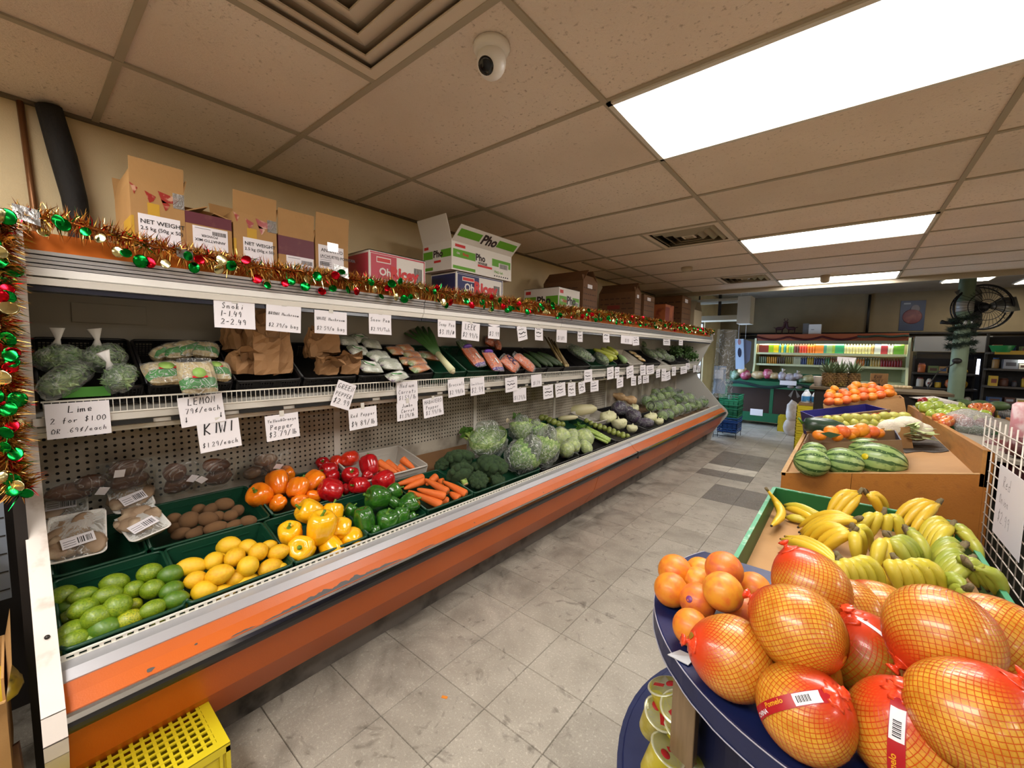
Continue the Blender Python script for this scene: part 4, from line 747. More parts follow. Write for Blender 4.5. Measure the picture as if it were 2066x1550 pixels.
rd=random.Random(11);q=[p for p in[(-1.845,5.441,0.705,0.145,0.132),(-1.824,5.602,0.699,0.148,0.134),(-1.832,5.863,0.701,0.153,0.139),(-1.841,6.145,0.704,0.159,0.145),(-1.817,6.338,0.698,0.163,0.148),(-1.826,6.658,0.7,0.17,0.154),(-1.835,7.005,0.702,0.177,0.161),(-1.809,7.242,0.696,0.181,0.165),(-1.818,7.641,0.698,0.19,0.173),(-2.083,5.64,0.767,0.153,0.139),(-2.067,5.854,0.763,0.157,0.143),(-2.051,6.079,0.759,0.161,0.147),(-2.034,6.317,0.755,0.166,0.151),(-2.067,6.731,0.763,0.175,0.159),(-2.049,7.01,0.759,0.181,0.164),(-2.029,7.307,0.754,0.186,0.169),(-2.009,7.624,0.749,0.193,0.175),(-2.046,8.193,0.758,0.205,0.186),(-2.286,5.937,0.821,0.162,0.14),(-2.236,6.079,0.808,0.164,0.142),(-2.239,6.376,0.809,0.171,0.147),(-2.242,6.696,0.81,0.177,0.153),(-2.245,7.042,0.811,0.184,0.159),(-2.187,7.22,0.797,0.187,0.162),(-2.188,7.609,0.797,0.195,0.169),(-2.189,8.032,0.797,0.204,0.176),(-2.38,6.595,0.853,0.177,0.153),(-2.331,6.753,0.841,0.18,0.155),(-2.343,7.102,0.844,0.187,0.162),(-2.355,7.48,0.847,0.195,0.169),(-2.37,7.892,0.851,0.204,0.176),(-2.313,8.096,0.837,0.207,0.179)] if p[1]<7.45]
lb=row_labels([p[:3] for p in q],'bagged lettuce in the far heap',9)
for i,p in enumerate(q):veg('bagged_lettuce',lb[i],'lettuce',p,LV[(i*7+i//9)%3],BG[(i*5+i//7)%3],'bagged lettuces in the far heap',(rd.uniform(0,6),rd.uniform(-.5,.5),rd.uniform(0,6)))
o=B().prism([(-2.42,dz(-2.42)-.078),(-2.08,dz(-2.08)-.078),(-2.08,dz(-2.08)-.070),(-2.42,dz(-2.42)-.070)],1.70,2.50).make('deck_liner',mat('brown_card','#7d5a38',.7,mix=(3,'#6b4b2e',.4,.7)));tag(o,'bare brown board liner between white crate and lettuce','board')
# ---------------------------------------------------------------- produce crates on the sloping shelf
SA=math.radians(31);SX=-2.085
def scrate(label,y0,y1,m=None,lattice=True,h=.085,zf=1.375,xb=-2.40):
    return crate(label,y0+.004,y1-.004,xb+.02,SX,zf,SA,h,m or CRK,lattice,'crates on the sloping shelf')
SL=[(.045,.318,'black lattice crate of bagged greens at the left end of the shelf'),(.322,.612,'black lattice crate of sprout packs, second on the shelf'),(.618,.905,'black lattice crate of big brown paper bags'),(.91,1.20,'black lattice crate of small brown paper bags'),(1.205,1.47,'black crate of snap pea packs on the shelf'),(1.475,1.74,'black crate of orange carrot mix packs on the shelf'),
      (1.745,2.04,'dark green lattice crate with the single leek'),(2.40,2.72,'black crate right of the carrot bags, mostly in shadow'),(2.725,3.05,'black crate of dark cucumbers'),(3.055,3.33,'black crate of long brown stalks'),(3.335,3.85,'black crate of the big bag of greens'),(3.855,4.5,'dark green crate of pale squash'),(4.51,4.85,'black lattice crate standing between squash and yellow packs'),(4.86,5.3,'white crate of yellow packs on the shelf'),(5.31,5.95,'black crate of silver bags'),(6.7,7.3,'black bin of parsley at the far end of the shelf')]
for i,(a,b_,l) in enumerate(SL):scrate(l,a,b_,CRG if 'green lattice' in l or 'dark green crate' in l else(CRW if 'white' in l else None),lattice=i<8 or i==12)
t=scrate('dark green lattice crate holding the bagged carrots',2.045,2.395,CRG)
def tilt(rz=0,extra=0):return(Euler((0,SA+extra,0)).to_matrix()@Matrix.Rotation(rz,3,'Z')).to_euler()
# greens in tied bags
GFILM=film('greens_bag',cover=.05,scale=14,strength=.9,rough=.12,crease_glint=.3)
GLF2=mat('leaf_blade_green','#5f7a4c',.5,mix=[(30,'#95aa78',.42,.66),(50,'#36502f',.54,.7)]);GLEAF=mat('bagged_leaf','#4f6a46',.6,mix=[(9,'#7d9468',.45,.7),(20,'#2d4229',.5,.7)],bump=(30,.8));TIE=mat('white_film_tie','#d8d6d2',.35)
def greens(label,L,s,tie=True,group='bagged greens at the left'):
    x,y,z,w,h=L;t=thing('greens_bag',label,'bag of greens',(x,y,z),tilt(s*.3),group)
    B().ball((0,0,0),(h*.46,w*.42,.035),16,10,fn=lambda d:noisy(d,2.2,.2,s)).make('leaf_mass',GLEAF,t);b=B();rd=random.Random(s)
    for k in range(150):
        a=rd.uniform(0,6.28);e=rd.uniform(.15,1.);d=Vector((math.cos(a)*(1-e*e)**.5,math.sin(a)*(1-e*e)**.5,e));p=Vector((d.x*h*.49,d.y*w*.45,d.z*.043));v=Vector((rd.uniform(-1,1),rd.uniform(-1,1),rd.uniform(-.3,.3)));v=(v-d*v.dot(d)).normalized()*rd.uniform(.018,.035);u=v.cross(d).normalized()*rd.uniform(.004,.010);b.add([p-v,p+u,p+v+d*.006,p-u],[(0,1,2,3)])
    b.make('leaf_blades',GLF2,t,kind='stuff')
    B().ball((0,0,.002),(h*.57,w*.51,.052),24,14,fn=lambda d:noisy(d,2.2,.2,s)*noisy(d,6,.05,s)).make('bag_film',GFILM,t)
    if tie:B().tube([(-h*.30,0,.035),(-h*.42,.01,.06),(-h*.62,.015,.095)],[.016,.007,.022],8,flat=.5).make('bag_tie',TIE,t)
q=[(-2.184,0.108,1.477,0.14,0.092),(-2.187,0.22,1.479,0.143,0.097),(-2.079,0.115,1.408,0.204,0.07),(-2.081,0.247,1.409,0.139,0.082)]
for i,l in enumerate(['tied bag of dark greens at the back left of the first crate','tied bag of greens at the back right of the first crate','long bag of greens lying at the front left of the first crate','tied bag of greens at the front right of the first crate']):greens(l,q[i],i+1,i!=2)
# sprout packs: pouch, green band, label
SPR=mat('sprouts','#c9b183',.6,mix=[(25,'#e3d2ab',.45,.65,4,(1,5,1)),(25,'#9a7f52',.55,.72)],bump=(40,.6,(1,4,1)));GBAND=mat('green_band','#1f7a24',.35,mix=(6,'#2f9632',.4,.7));PFILM=film('pouch_film',cover=.06,scale=16,strength=.8)
def pouch(name,label,cat,L,body,group,rz=0,extra=0,thick=.03,band=None,deco=None,seed=0,filmm=None):
    x,y,z,w,h=L;t=thing(name,label,cat,(x,y,z),tilt(rz,extra),group);n=11
    def surf(k,u0=0,u1=1,lift=0.):
        vs=[]
        for i in range(n):
            for j in range(n):
                u=(u0+(u1-u0)*i/(n-1))*2-1;v=j/(n-1)*2-1;e=(max(0,1-u**4)*max(0,1-v**4))**.5
                vs.append((u*h/2*(1-.05*v*v),v*w/2*(1-.06*u*u),k*(thick*e*(1+.25*noise.noise((u*2+seed,v*2,seed)))+lift)))
        return vs,[(i*n+j,(i+1)*n+j,(i+1)*n+j+1,i*n+j+1) if k>0 else(i*n+j,i*n+j+1,(i+1)*n+j+1,(i+1)*n+j) for i in range(n-1) for j in range(n-1)]
    b=B();v,f=surf(1);b.add(v,f,0,True);v,f=surf(-1);b.add(v,f,0,True);b.make('pouch',body,t)
    if band:v,f=surf(1,band[0],band[1],.0015);B().add(v,f,0,True).make('colour_band',band[2],t)
    if filmm:v,f=surf(1,-.12,1.06,.004);B().add(v,f,0,True).make('pouch_film',filmm,t)
    if deco:deco(t,w,h,thick)
    return t
RED=mat('label_red','#c5202a',.4);LIM=mat('label_green','#8fb65a',.5)
def oval(t,w,h,th):B().lathe([(.18*w,0),(.18*w,.001)],20).make('oval_label',LIM,t,loc=(-.02*h,0,th+.006));B().box(-.008,-.2*w,0,.0,.2*w,.001).make('red_print',RED,t,loc=(.14*h,0,th+.0055))
q=[(-2.25,0.45,1.504,0.099,0.087),(-2.254,0.488,1.516,0.107,0.077),(-2.245,0.554,1.511,0.103,0.097),(-2.085,0.382,1.422,0.138,0.123),(-2.09,0.546,1.424,0.115,0.109),(-2.021,0.468,1.406,0.125,0.141),(-2.248,0.399,1.493,0.074,0.046)]
for i,l in enumerate(['sprout pack at the back of its crate, left','sprout pack at the back middle, its green band showing','sprout pack at the back right of its crate','sprout pack at the front left with a wide green band','sprout pack at the front right under the shelf tag','sprout pack standing at the front over the fence, red print','folded sprout pack lying low at the left edge']):
    pouch('sprout_pack',l,'sprout pack',q[i],SPR,'packs of bean sprouts',[.2,.5,-.3,.1,-.2,.0,.6][i],.5 if i==5 else 0,.03,(.62,.92,GBAND),oval if i in(3,4,5) else None,i,PFILM)
# brown paper bags
KRAFT=mat('kraft_paper','#a07850',.75,mix=(5,'#8f6943',.4,.7),bump=(14,.5))
def paper_bag(label,c,w,d,h,rz,lean,fold,seed,group='brown paper mushroom bags'):
    rd=random.Random(seed);t=thing('paper_bag',label,'paper bag',c,(Euler((0,lean,0)).to_matrix()@Matrix.Rotation(rz,3,'Z')).to_euler(),group);n=16;lv=[0,.12,.3,.45,.58,.72,.86,1.0];vs=[]
    for k,f in enumerate(lv):
        sq=1-.72*max(0,(f-.3)/.7)**.8;wd=1+.12*f;off=fold*max(0,f-.55)**1.4*h*1.6;zz=f*h-(abs(fold)*max(0,f-.6)*h*.7)
        for j in range(n):
            a=2*math.pi*j/n;cx_,cy_=math.cos(a),math.sin(a);r=1/max(abs(cx_),abs(cy_))**.85
            vs.append((cx_*r*d/2*sq+off+rd.uniform(-1,1)*.006,cy_*r*w/2*wd+rd.uniform(-1,1)*.005,zz+rd.uniform(-1,1)*.006+(.02*math.sin(a*2+seed) if f==1 else 0)))
    b=B();b.add(vs,[(i*n+j,i*n+(j+1)%n,(i+1)*n+(j+1)%n,(i+1)*n+j) for i in range(len(lv)-1) for j in range(n)]+[tuple(range(n-1,-1,-1))],0,False).make('bag_body',KRAFT,t)
    vs2=[(p[0]*.97,p[1]*.97,p[2]+.002) for p in vs[-n:]]+[(fold*h*.3,p[1]*.6,p[2]-h*.25) for p in vs[-n:]]
    B().add(vs2,[(j,n+j,n+(j+1)%n,(j+1)%n) for j in range(n)],0).make('bag_mouth',mat('kraft_inside','#7d5b3a',.8),t)
q=[(-2.157,0.67,1.412),(-2.119,0.752,1.411),(-2.148,0.822,1.407),(-2.294,0.699,1.509),(-2.244,0.837,1.511),(-2.26,0.764,1.51),(-2.136,1.05,1.4),(-2.129,1.175,1.396),(-2.235,1.049,1.476),(-2.222,1.102,1.498)]
for i,(l,w,d,h,rz,le,fo) in enumerate([('brown paper bag at the front left, its mouth bent toward the aisle',.105,.075,.15,.3,.1,.9),('tall brown paper bag in the front middle, top pinched',.10,.08,.20,-.2,.12,.25),('brown paper bag at the front right of the first bag crate',.10,.085,.19,.2,.15,-.2),('brown paper bag at the back left, mouth gaping',.12,.08,.18,.5,-.2,.7),('tall brown paper bag at the back right with a flared mouth',.13,.08,.21,-.3,-.15,.4),('brown paper bag wedged between the back two',.10,.07,.19,.1,-.2,.3),
                                         ('square-folded brown paper bag at the front of the second bag crate',.105,.06,.14,0,.35,1.0),('brown paper bag at the front right, one corner sticking out',.095,.07,.14,-.3,.25,.6),('brown paper bag leaning at the back left of the second bag crate',.12,.06,.16,.3,-.1,.4),('brown paper bag at the very back of the second bag crate',.13,.06,.15,-.2,-.2,.3)]):
    paper_bag(l,q[i][:3],w,d,h,rz,le,fo,i+3)
# printed pea packs and carrot-mix packs
PEA=mat('pea_pack','#b9bcae',.35,mix=[(9,'#6e8f4a',.52,.6),(6,'#7d4a86',.6,.66),(14,'#e6e6de',.5,.6)],coat=.5,bump=(18,.5));MIX=mat('mix_pack','#c9773a',.4,mix=[(9,'#e08a3a',.45,.6),(5,'#7f9a5a',.58,.64),(14,'#d8c9a8',.56,.66)],coat=.6,bump=(22,.6));PWH=mat('pack_white','#dfe0dc',.35)
def pealabel(t,w,h,th):B().box(-.22*h,-.32*w,0,.12*h,.22*w,.001).make('white_panel',PWH,t,loc=(0,0,th+.004));B().tube([(-.2*h,-.3*w,0),(0,-.2*w,.001),(.15*h,.1*w,0)],.004,4).make('green_swoosh',GBAND,t,loc=(0,0,th+.004))
q=[(-2.348,1.29,1.569,0.114,0.081),(-2.401,1.401,1.589,0.111,0.085),(-2.325,1.438,1.556,0.119,0.093),(-2.25,1.303,1.514,0.12,0.088),(-2.195,1.393,1.483,0.122,0.097),(-2.091,1.284,1.425,0.13,0.099),(-2.112,1.43,1.437,0.137,0.104),(-1.996,1.396,1.372,0.147,0.07),(-2.211,1.441,1.482,0.083,0.099)]
for i,p in enumerate(q):pouch('pea_pack',row_labels([z[:3] for z in q],'white and purple snap pea pack',3)[i],'vegetable pack',p,PEA,'snap pea packs',.3*math.sin(i*2),0,.02,None,pealabel if i%2 else None,i+20,PFILM)
q=[(-2.253,1.567,1.516,0.104,0.087),(-2.285,1.663,1.534,0.116,0.081),(-2.208,1.659,1.491,0.132,0.062),(-2.135,1.635,1.449,0.155,0.069),(-2.153,1.586,1.449,0.102,0.077),(-2.08,1.624,1.409,0.161,0.059),(-2.244,1.857,1.48,0.188,0.084)]
for i,p in enumerate(q):pouch('carrot_mix_pack',row_labels([z[:3] for z in q],'orange and green vegetable pack',3)[i],'vegetable pack',p,MIX,'cut vegetable packs',.4*math.sin(i*3),0,.018,None,None,i+40,PFILM)
# leek
LK=[(-2.016,1.838,1.393),(-2.172,1.845,1.5),(-2.317,1.857,1.611),(-2.431,1.887,1.696)]
t=thing('leek','single leek leaning in the crate, white end down, dark green leaves up','leek',LK[0][:3]);P0=Vector(LK[0][:3]);pp=[Vector(p[:3])-P0 for p in LK]
B().tube([pp[0],pp[0].lerp(pp[1],.5),pp[1]],[.024,.021,.021],12).make('white_shaft',mat('leek_white','#d9dcb0',.4,mix=(3,'#b7c67a',.5,.75)),t)
for k in range(7):
    s=(k-3)*.012;b=B();w_=.022;u=Vector((0,1,.2)).normalized();c_=[pp[1]+u*s*.5,pp[1].lerp(pp[2],.5)+u*s,pp[2]+u*s*1.8+Vector((.01*(k%2),0,0)),pp[3]+u*s*3.2+Vector((.02*(k%3-1),0,-.01*abs(k-3)))]
    vs=[]
    for j,p in enumerate(c_):ww=w_*(.7,1,.95,.5)[j];vs+=[p-u*ww,p+Vector((.006,0,.006)),p+u*ww]
    b.add(vs,[(3*j+i,3*j+i+1,3*j+i+4,3*j+i+3) for j in range(3) for i in range(2)],0,True);o=b.make('leek_leaf',mat('leek_leaf','#3f6a34',.5,mix=(3,'#7f9c50',.45,.75)),t);md=o.modifiers.new('thick','SOLIDIFY');md.thickness=.002
B().tube([pp[0]+Vector((.004,0,-.004)),pp[0]+Vector((.016,0,-.014))],[.02,.012],10).make('root_end',mat('leek_root','#c9c2a0',.8,bump=(60,.8)),t)
# bags of carrots
CPK=mat('bagged_carrot','#d8663a',.4,mix=[(10,'#e8804c',.4,.6,3,(1,9,1)),(9,'#b8481f',.55,.72,3,(1,9,1))],bump=(14,.7,(1,7,1)),coat=.5);VIO=mat('violet_band','#5a2f9a',.3,coat=.4);VPR=mat('violet_print','#3a2a5a',.4)
def violet_top(t,w,h,th):
    B().ball((-.46*h,0,th*.6),(.10*h,w*.40,.022),12,8).make('violet_top',VIO,t);B().box(-.02*h,-.06*w,0,.25*h,.06*w,.001).make('white_print',PWH,t,loc=(0,0,th+.006))
def ring_print(t,w,h,th):
    b=B()
    for(cx,cy,r,a0,a1) in((-.08*h,.0,.16*w,0,5),(.16*h,.02*w,.18*w,1.4,5.2),(-.25*h,.1*w,.12*w,2,6.5)):b.tube([(cx+r*math.cos(a0+(a1-a0)*i/10),cy+r*math.sin(a0+(a1-a0)*i/10),th+.006) for i in range(11)],.004,4)
    b.make('violet_print',VPR,t)
q=[(-2.135,2.157,1.479,0.12,0.191),(-2.088,2.318,1.443,0.121,0.19),(-2.059,2.489,1.427,0.144,0.152),(-2.067,2.685,1.431,0.103,0.199),(-2.392,2.614,1.603,0.107,0.091),(-2.316,2.629,1.571,0.106,0.049),(-2.326,2.244,1.557,0.083,0.135)]
for i,(l,rz) in enumerate([('large carrot bag with violet top, left',.15),('carrot bag with violet top, right of the large one',-.05),('orange carrot bag with round violet print',.5),('long carrot bag slanting down over the fence',.55),('carrot bag lying at the back above the printed one',.9),('clear carrot bag end glinting at the back',1.2),('clear bag half hidden left of the violet tops',.2)]):
    pouch('carrot_bag',l,'carrot bag',q[i],CPK if i<6 else GLEAF,'bags of carrots',rz,.25,.03,(.9,1.0,VIO) if i<2 else None,violet_top if i<2 else(ring_print if i==2 else None),i+60,PFILM)
# far half of the shelf
CUC=ellipsoid('cucumber',mat('cucumber_skin','#22351c',.35,mix=(9,'#35502a',.4,.7),bump=(40,.3)),0,12,8)
q=[(-2.174,2.936,1.441,0.034,0.128),(-2.168,3.015,1.458,0.035,0.148),(-2.152,3.068,1.449,0.035,0.14),(-2.166,3.165,1.457,0.036,0.152),(-2.15,3.222,1.448,0.036,0.136)]
for i,(x,y,z,w,h) in enumerate(q):
    o=link('cucumber',CUC,loc=(x,y,z),rot=tilt(.1*i));o.scale=(.12,.03,.026);tag(o,nth(i)+' dark cucumber from the left in the shadowed shelf crate','cucumber','dark cucumbers')
STK2=mat('brown_stalk','#6f5c36',.6,mix=(9,'#8f7d48',.4,.7))
a=[(-2.055,3.344,1.395),(-2.055,3.293,1.405),(-2.086,3.273,1.422),(-2.024,3.261,1.398)];c=[(-2.359,3.509,1.645),(-2.375,3.479,1.664),(-2.409,3.46,1.673),(-2.306,3.482,1.625)]
for i in range(4):
    A=Vector(a[i][:3]);D=Vector(c[i][:3])-A;t=thing('stalk_bundle',nth(i)+' long brown stalk from the right, leaning in its crate','stalk',A,group='long brown stalks');B().tube([(0,0,0),D*.5,D],[.014,.011,.006],7).make('stalk',STK2,t);B().tube([(0,0,0),-D.normalized()*.012],[.014,.012],7).make('stalk_end',mat('stalk_pale','#b7a678',.6),t)
q=[(-2.211,3.842,1.512,0.236,0.287),(-2.136,4.185,1.45,0.215,0.118)]
greens('big bag of leafy greens with a small white label',q[0],12,False,'bagged greens past the carrots');greens('flat bag of greens in front of the pale squash',q[1],15,False,'bagged greens past the carrots')
ZU=mat('pale_zucchini','#b7c24a',.4,mix=(4,'#a3b23e',.4,.7),coat=.2);ZG=mat('pale_cucumber','#7f9a6a',.4,mix=(6,'#93ad7c',.4,.7))
a=[(-2.173,4.602,1.481),(-2.114,4.546,1.448),(-2.175,4.686,1.492),(-2.096,4.393,1.427),(-2.051,4.667,1.403)];c=[(-2.296,4.49,1.57),(-2.29,4.287,1.556),(-2.314,4.676,1.59),(-2.192,4.364,1.492),(-2.175,4.714,1.492)]
for i in range(5):
    A=Vector(a[i][:3]);D=Vector(c[i][:3])-A;o=B().tube([(0,0,0),D*.1,D*.4,D*.8,D],[.010,.034,.036,.026,.012],12).make('zucchini',ZG if i==4 else ZU,loc=A);tag(o,['yellow-green squash, second from the top of its crate','yellow-green squash lying at the left','uppermost yellow-green squash in the crate','yellow-green squash lying low under the others','darker pale green cucumber right of the yellow squash'][i],'squash','pale squash on the shelf')
q=[(-2.27,5.367,1.515,0.122,0.067),(-2.194,5.355,1.472,0.121,0.066),(-2.12,5.315,1.431,0.109,0.054)]
YP=mat('yellow_pack','#c99a3a',.4,mix=(8,'#d8c08a',.5,.65),coat=.4)
for i,p in enumerate(q):pouch('yellow_pack',nth(i)+' yellow pack from the top in the white crate','vegetable pack',p,YP,'yellow packs',-.5,0,.015,None,None,i,PFILM)
q=[(-2.46,6.142,1.652,0.113,0.163),(-2.255,5.891,1.517,0.107,0.274),(-2.215,6.111,1.494,0.122,0.22),(-2.263,6.453,1.532,0.102,0.192),(-2.15,6.354,1.458,0.125,0.163),(-2.123,6.499,1.433,0.076,0.127)]
for i,p in enumerate(q):greens(nth(i)+' silvery bag of greens from the left near the far end',p,20+i,False,'silvery bags of greens')
PAR=mat('parsley','#2c4a1e',.7,mix=(20,'#446a2c',.4,.7));q=[(-2.222,7.03,1.549,0.204,0.177),(-2.229,7.634,1.552,0.233,0.218),(-2.115,7.491,1.468,0.114,0.128)];rd=random.Random(2)
for i,(x,y,z,w,h) in enumerate(q):
    t=thing('parsley_bunch',['dark parsley bunch, left of the far bin','dark parsley bunch in the middle of the far bin','parsley sprigs at the right edge of the far bin'][i],'parsley',(x,y,z),group='parsley bunches');b=B()
    for k in range(240):
        p=Vector((rd.gauss(0,.05),rd.gauss(0,w*.25),rd.gauss(0,h*.22)));v=Vector((rd.uniform(-1,1),rd.uniform(-1,1),rd.uniform(-1,1))).normalized()*.022;u=v.orthogonal().normalized()*.016;b.add([p-v,p+u,p+v,p-u],[(0,1,2,3)])
    b.make('parsley_leaf',PAR,t,kind='stuff');B().tube([(0,-.02,-h*.4),(0,0,0)],.012,6).tube([(0,.03,-h*.4),(0,.02,0)],.012,6).make('stems',CEL,t)
# small green card and grey liner at the left of the first crate
o=B().box(-.002,0,0,.002,.12,.035).make('green_card',mat('green_card','#3f8a1e',.5),loc=(-2.072,.10,1.347),rot=(0,-.1,0));tag(o,'bright green handwritten card under the first shelf crate','card')
# ---------------------------------------------------------------- handwritten price signs
Rz90=Matrix.Rotation(math.pi/2,3,'Z')@Matrix.Rotation(math.pi/2,3,'X')
def sign(label,x,y,z,w,h,lines,tilt_=0,yaw=0,clip=.03,seed=0,ink=None,group='handwritten price signs',name='price_sign',pen=None,cat='price sign',R0=None):
    rd=random.Random(seed+int(y*1000));t=thing(name,label,cat,(x,y,z),group=group)
    t.rotation_euler=((R0 or(Matrix.Rotation(yaw,3,'Z')@Rz90))@Matrix.Rotation(tilt_,3,'Z')).to_euler()
    cu_=rd.uniform(-.10,.10);cv=rd.uniform(0,.14);bend=lambda p:(p[0],p[1],p[2]+cu_*p[0]**2/max(w,.01)+cv*(p[1]-h/2)**2/h*.5)
    n=6;vs=[bend(((i/n-.5)*w,(j/n-.5)*h,0)) for i in range(n+1) for j in range(n+1)];k=(n+1)**2
    b=B();b.add(vs+[(p[0],p[1],p[2]-.0008) for p in vs],[(i*(n+1)+j,(i+1)*(n+1)+j,(i+1)*(n+1)+j+1,i*(n+1)+j+1) for i in range(n) for j in range(n)]+[(k+i*(n+1)+j,k+i*(n+1)+j+1,k+(i+1)*(n+1)+j+1,k+(i+1)*(n+1)+j) for i in range(n) for j in range(n)],0,True);b.make('paper',PAP,t)
    b=B();N_=max(1,len(lines));yy=h/2
    for s in lines:
        f=1.
        if isinstance(s,tuple):s,f=s
        units=sum(.74 if c not in 'iIl.1|' else .46 for c in s) or 1;lh=h*.86/N_;hh=min(lh*.70*f,w*.88/units)
        yy-=lh;x0=-w*.44+(w*.88-units*hh)*rd.uniform(.2,.6);hand_into(b,s,x0,yy+lh*.08-h*.02,hh,pen or max(.0018,hh*.11),0,.12,.74,rd)
    if not lines:  # faint scribble, too small to read
        for j in range(3):
            x0=-w*.36;pts=[]
            while x0<w*(.36 if j else .2):pts.append((x0,h*(.24-.24*j)+rd.uniform(-.06,.06)*h));x0+=w*.09
            if len(pts)>1:b.add([(p[0],p[1]-.002*(1+(j==1)),.0012) for p in pts]+[(p[0],p[1]+.002*(1+(j==1)),.0012) for p in pts],[(i,i+1,len(pts)+i+1,len(pts)+i) for i in range(len(pts)-1)])
    b.v=[bend(p) for p in b.v];b.make('handwriting',ink or INK,t)
    if clip:B().box(-.010,h/2-.008,.0005,.010,h/2+clip,.002).make('clip',CLIPM,t)
    return t
CLIPM=mat('clear_clip','#cfccc4',.3)
CS=[(0.563,1.656,0.139,0.106),(0.742,1.656,0.139,0.117),(0.949,1.649,0.154,0.105),(1.208,1.659,0.13,0.109),(1.66,1.66,0.141,0.112),(1.861,1.648,0.16,0.113),(2.09,1.665,0.116,0.114),(2.392,1.66,0.113,0.109),(2.608,1.669,0.106,0.115),(2.933,1.66,0.161,0.112),(3.241,1.673,0.088,0.115),(3.751,1.691,0.14,0.137),(4.248,1.677,0.296,0.118),(4.492,1.665,0.182,0.117),(5.517,1.677,0.268,0.104),(6.098,1.688,0.18,0.106)]
CT=[('large white sign reading 1-1.49 and 2-2.49 over the sprout packs',['Snoki','1-1.49','2-2.49'],-.02),('white sign for brown mushroom over the first paper bags',['BROWN Mushroom',('$2.79/a bag',1.2)],-.05),('white sign for white mushroom over the second paper bags',['WHITE Mushroom',('$2.59/a bag',1.2)],-.02),('square sign for snow peas over the pea packs',['Snow Pea','$2.99/Tub'],-.02),('sign for snap peas priced 3.19, over the leek crate',['Snap Pea','$3.19/#'],-.02),('sign for leek priced 2.99, hung over the violet carrot bags',['LEEK','$2.99/b'],-.06),
      ('narrow faint sign right of the leek sign',['','$3.99'],-.03),('slanted little sign over the shadowed crate',[],.18),('pale nearly blank sign over the cucumbers',[],-.02),('beige sign priced 1.89 over the brown stalks',['','$1.89'],-.02),('narrow strip of paper hung over the big bag of greens',[],0),('small upright sign over the yellow squash',[],.02),('wide small sign with a price over the white crate',['','$1.99'],-.02),('slim sign hooked beside the wide one',[],.06),('small sign over the silvery bags',[],0),('last tiny sign at the far end of the canopy',[],0)]
for i,(y,z,w,h) in enumerate(CS):sign(CT[i][0],-1.872+.003*(i%2),y,z,w,h,CT[i][1],CT[i][2],0,max(.012,1.70-z-h/2),i)
FS=[(0.134,1.274,0.154,0.119),(0.48,1.271,0.15,0.119),(0.536,1.159,0.148,0.123),(0.788,1.159,0.146,0.118),(1.091,1.284,0.115,0.139),(1.197,1.152,0.166,0.115),(1.495,1.273,0.151,0.126),(1.495,1.159,0.151,0.109),(1.689,1.163,0.162,0.122),(1.893,1.275,0.15,0.121),(2.092,1.272,0.142,0.125),(2.476,1.264,0.148,0.114),(2.592,1.173,0.169,0.109),(2.81,1.277,0.151,0.102),(2.99,1.17,0.156,0.12),(3.192,1.174,0.169,0.125),(3.389,1.165,0.137,0.13),(3.578,1.173,0.128,0.115),(3.852,1.169,0.175,0.115),(3.707,1.282,0.165,0.127),(4.207,1.292,0.16,0.133),(4.397,1.291,0.118,0.126),(4.736,1.289,0.205,0.139),(5.13,1.299,0.181,0.128),(5.421,1.297,0.269,0.12),(5.698,1.237,0.155,0.118),(5.91,1.208,0.185,0.179),(6.144,1.185,0.196,0.126),(6.369,1.247,0.184,0.137),(6.842,1.253,0.336,0.121),(4.474,1.173,0.175,0.117),(4.867,1.174,0.153,0.118),(5.046,1.178,0.113,0.108),(5.27,1.174,0.206,0.099),(7.461,1.256,0.178,0.121),(7.705,1.25,0.188,0.124),(7.084,1.303,0.218,0.107)]
FT=[('big white sign for limes, 2 for 1.00 or 69 cents each',['Lime','2 for $1.00','OR .69¢/each'],.0),('white sign for lemon at 79 cents each with two arrows',[('LEMON',1.1),'.79¢/each','|      |'],.07),('white sign for kiwi at 1.29 each, under the lemon sign',[('KIWI',1.2),'$1.29/each'],.05),('white sign for yellow and orange pepper at 3.79',['Yellow&Orange','Pepper','$3.79/lb'],.03),('tilted white sign for green pepper at 2.99 on the fence',['GREEN','PEPPER',('$2.99',1.15)],-.38),('white sign for red pepper under the tilted one',['Red Pepper','$4.89/lb'],.03),('faint sign for medium carrots on the shelf fence',['Medium','Carrots','$1.59/lb'],.02),('sign for jumbo carrot hung under the medium one',['Jumbo','Carrot','$1.39/lb'],.03),('white sign for habanero pepper at 3.99',['HABANERO','Pepper','$3.99/lb'],.06),('white sign for broccoli at 2.99 on the fence',['Broccoli',('$2.99/b',1.2)],.05),('white sign for cauliflower right of the broccoli one',['Cauliflower','$2.99'],.03),
      ('fence sign left of the dangling carrot bag',[],.06),('sign with a price hung low under the carrot bag',['','$1.29/b'],.0),('sign on the fence just right of the carrot bag',['','$1.79'],.03)]
rest=[i for i in range(len(FS)) if i>=len(FT)];rs=sorted(rest,key=lambda i:FS[i][0]);lab={i:'small fence sign past the carrot bag, %s from the left'%nth(k) for k,i in enumerate(rs)}
for i,(y,z,w,h) in enumerate(FS):
    l,tx,ti=FT[i] if i<len(FT) else(lab[i],[],[.05,-.02,.1,.0,.03][i%5])
    low=z+h/2<1.27
    sign(l,-2.036+.004*(i%3),y,z,w*(.93 if i==4 else 1),h,tx,ti+.01,0,max(.006,(1.235 if low else 1.29)-z-h/2) if low or z+h/2<1.29 else 0,50+i,INK2 if i in(6,10,11) else None)
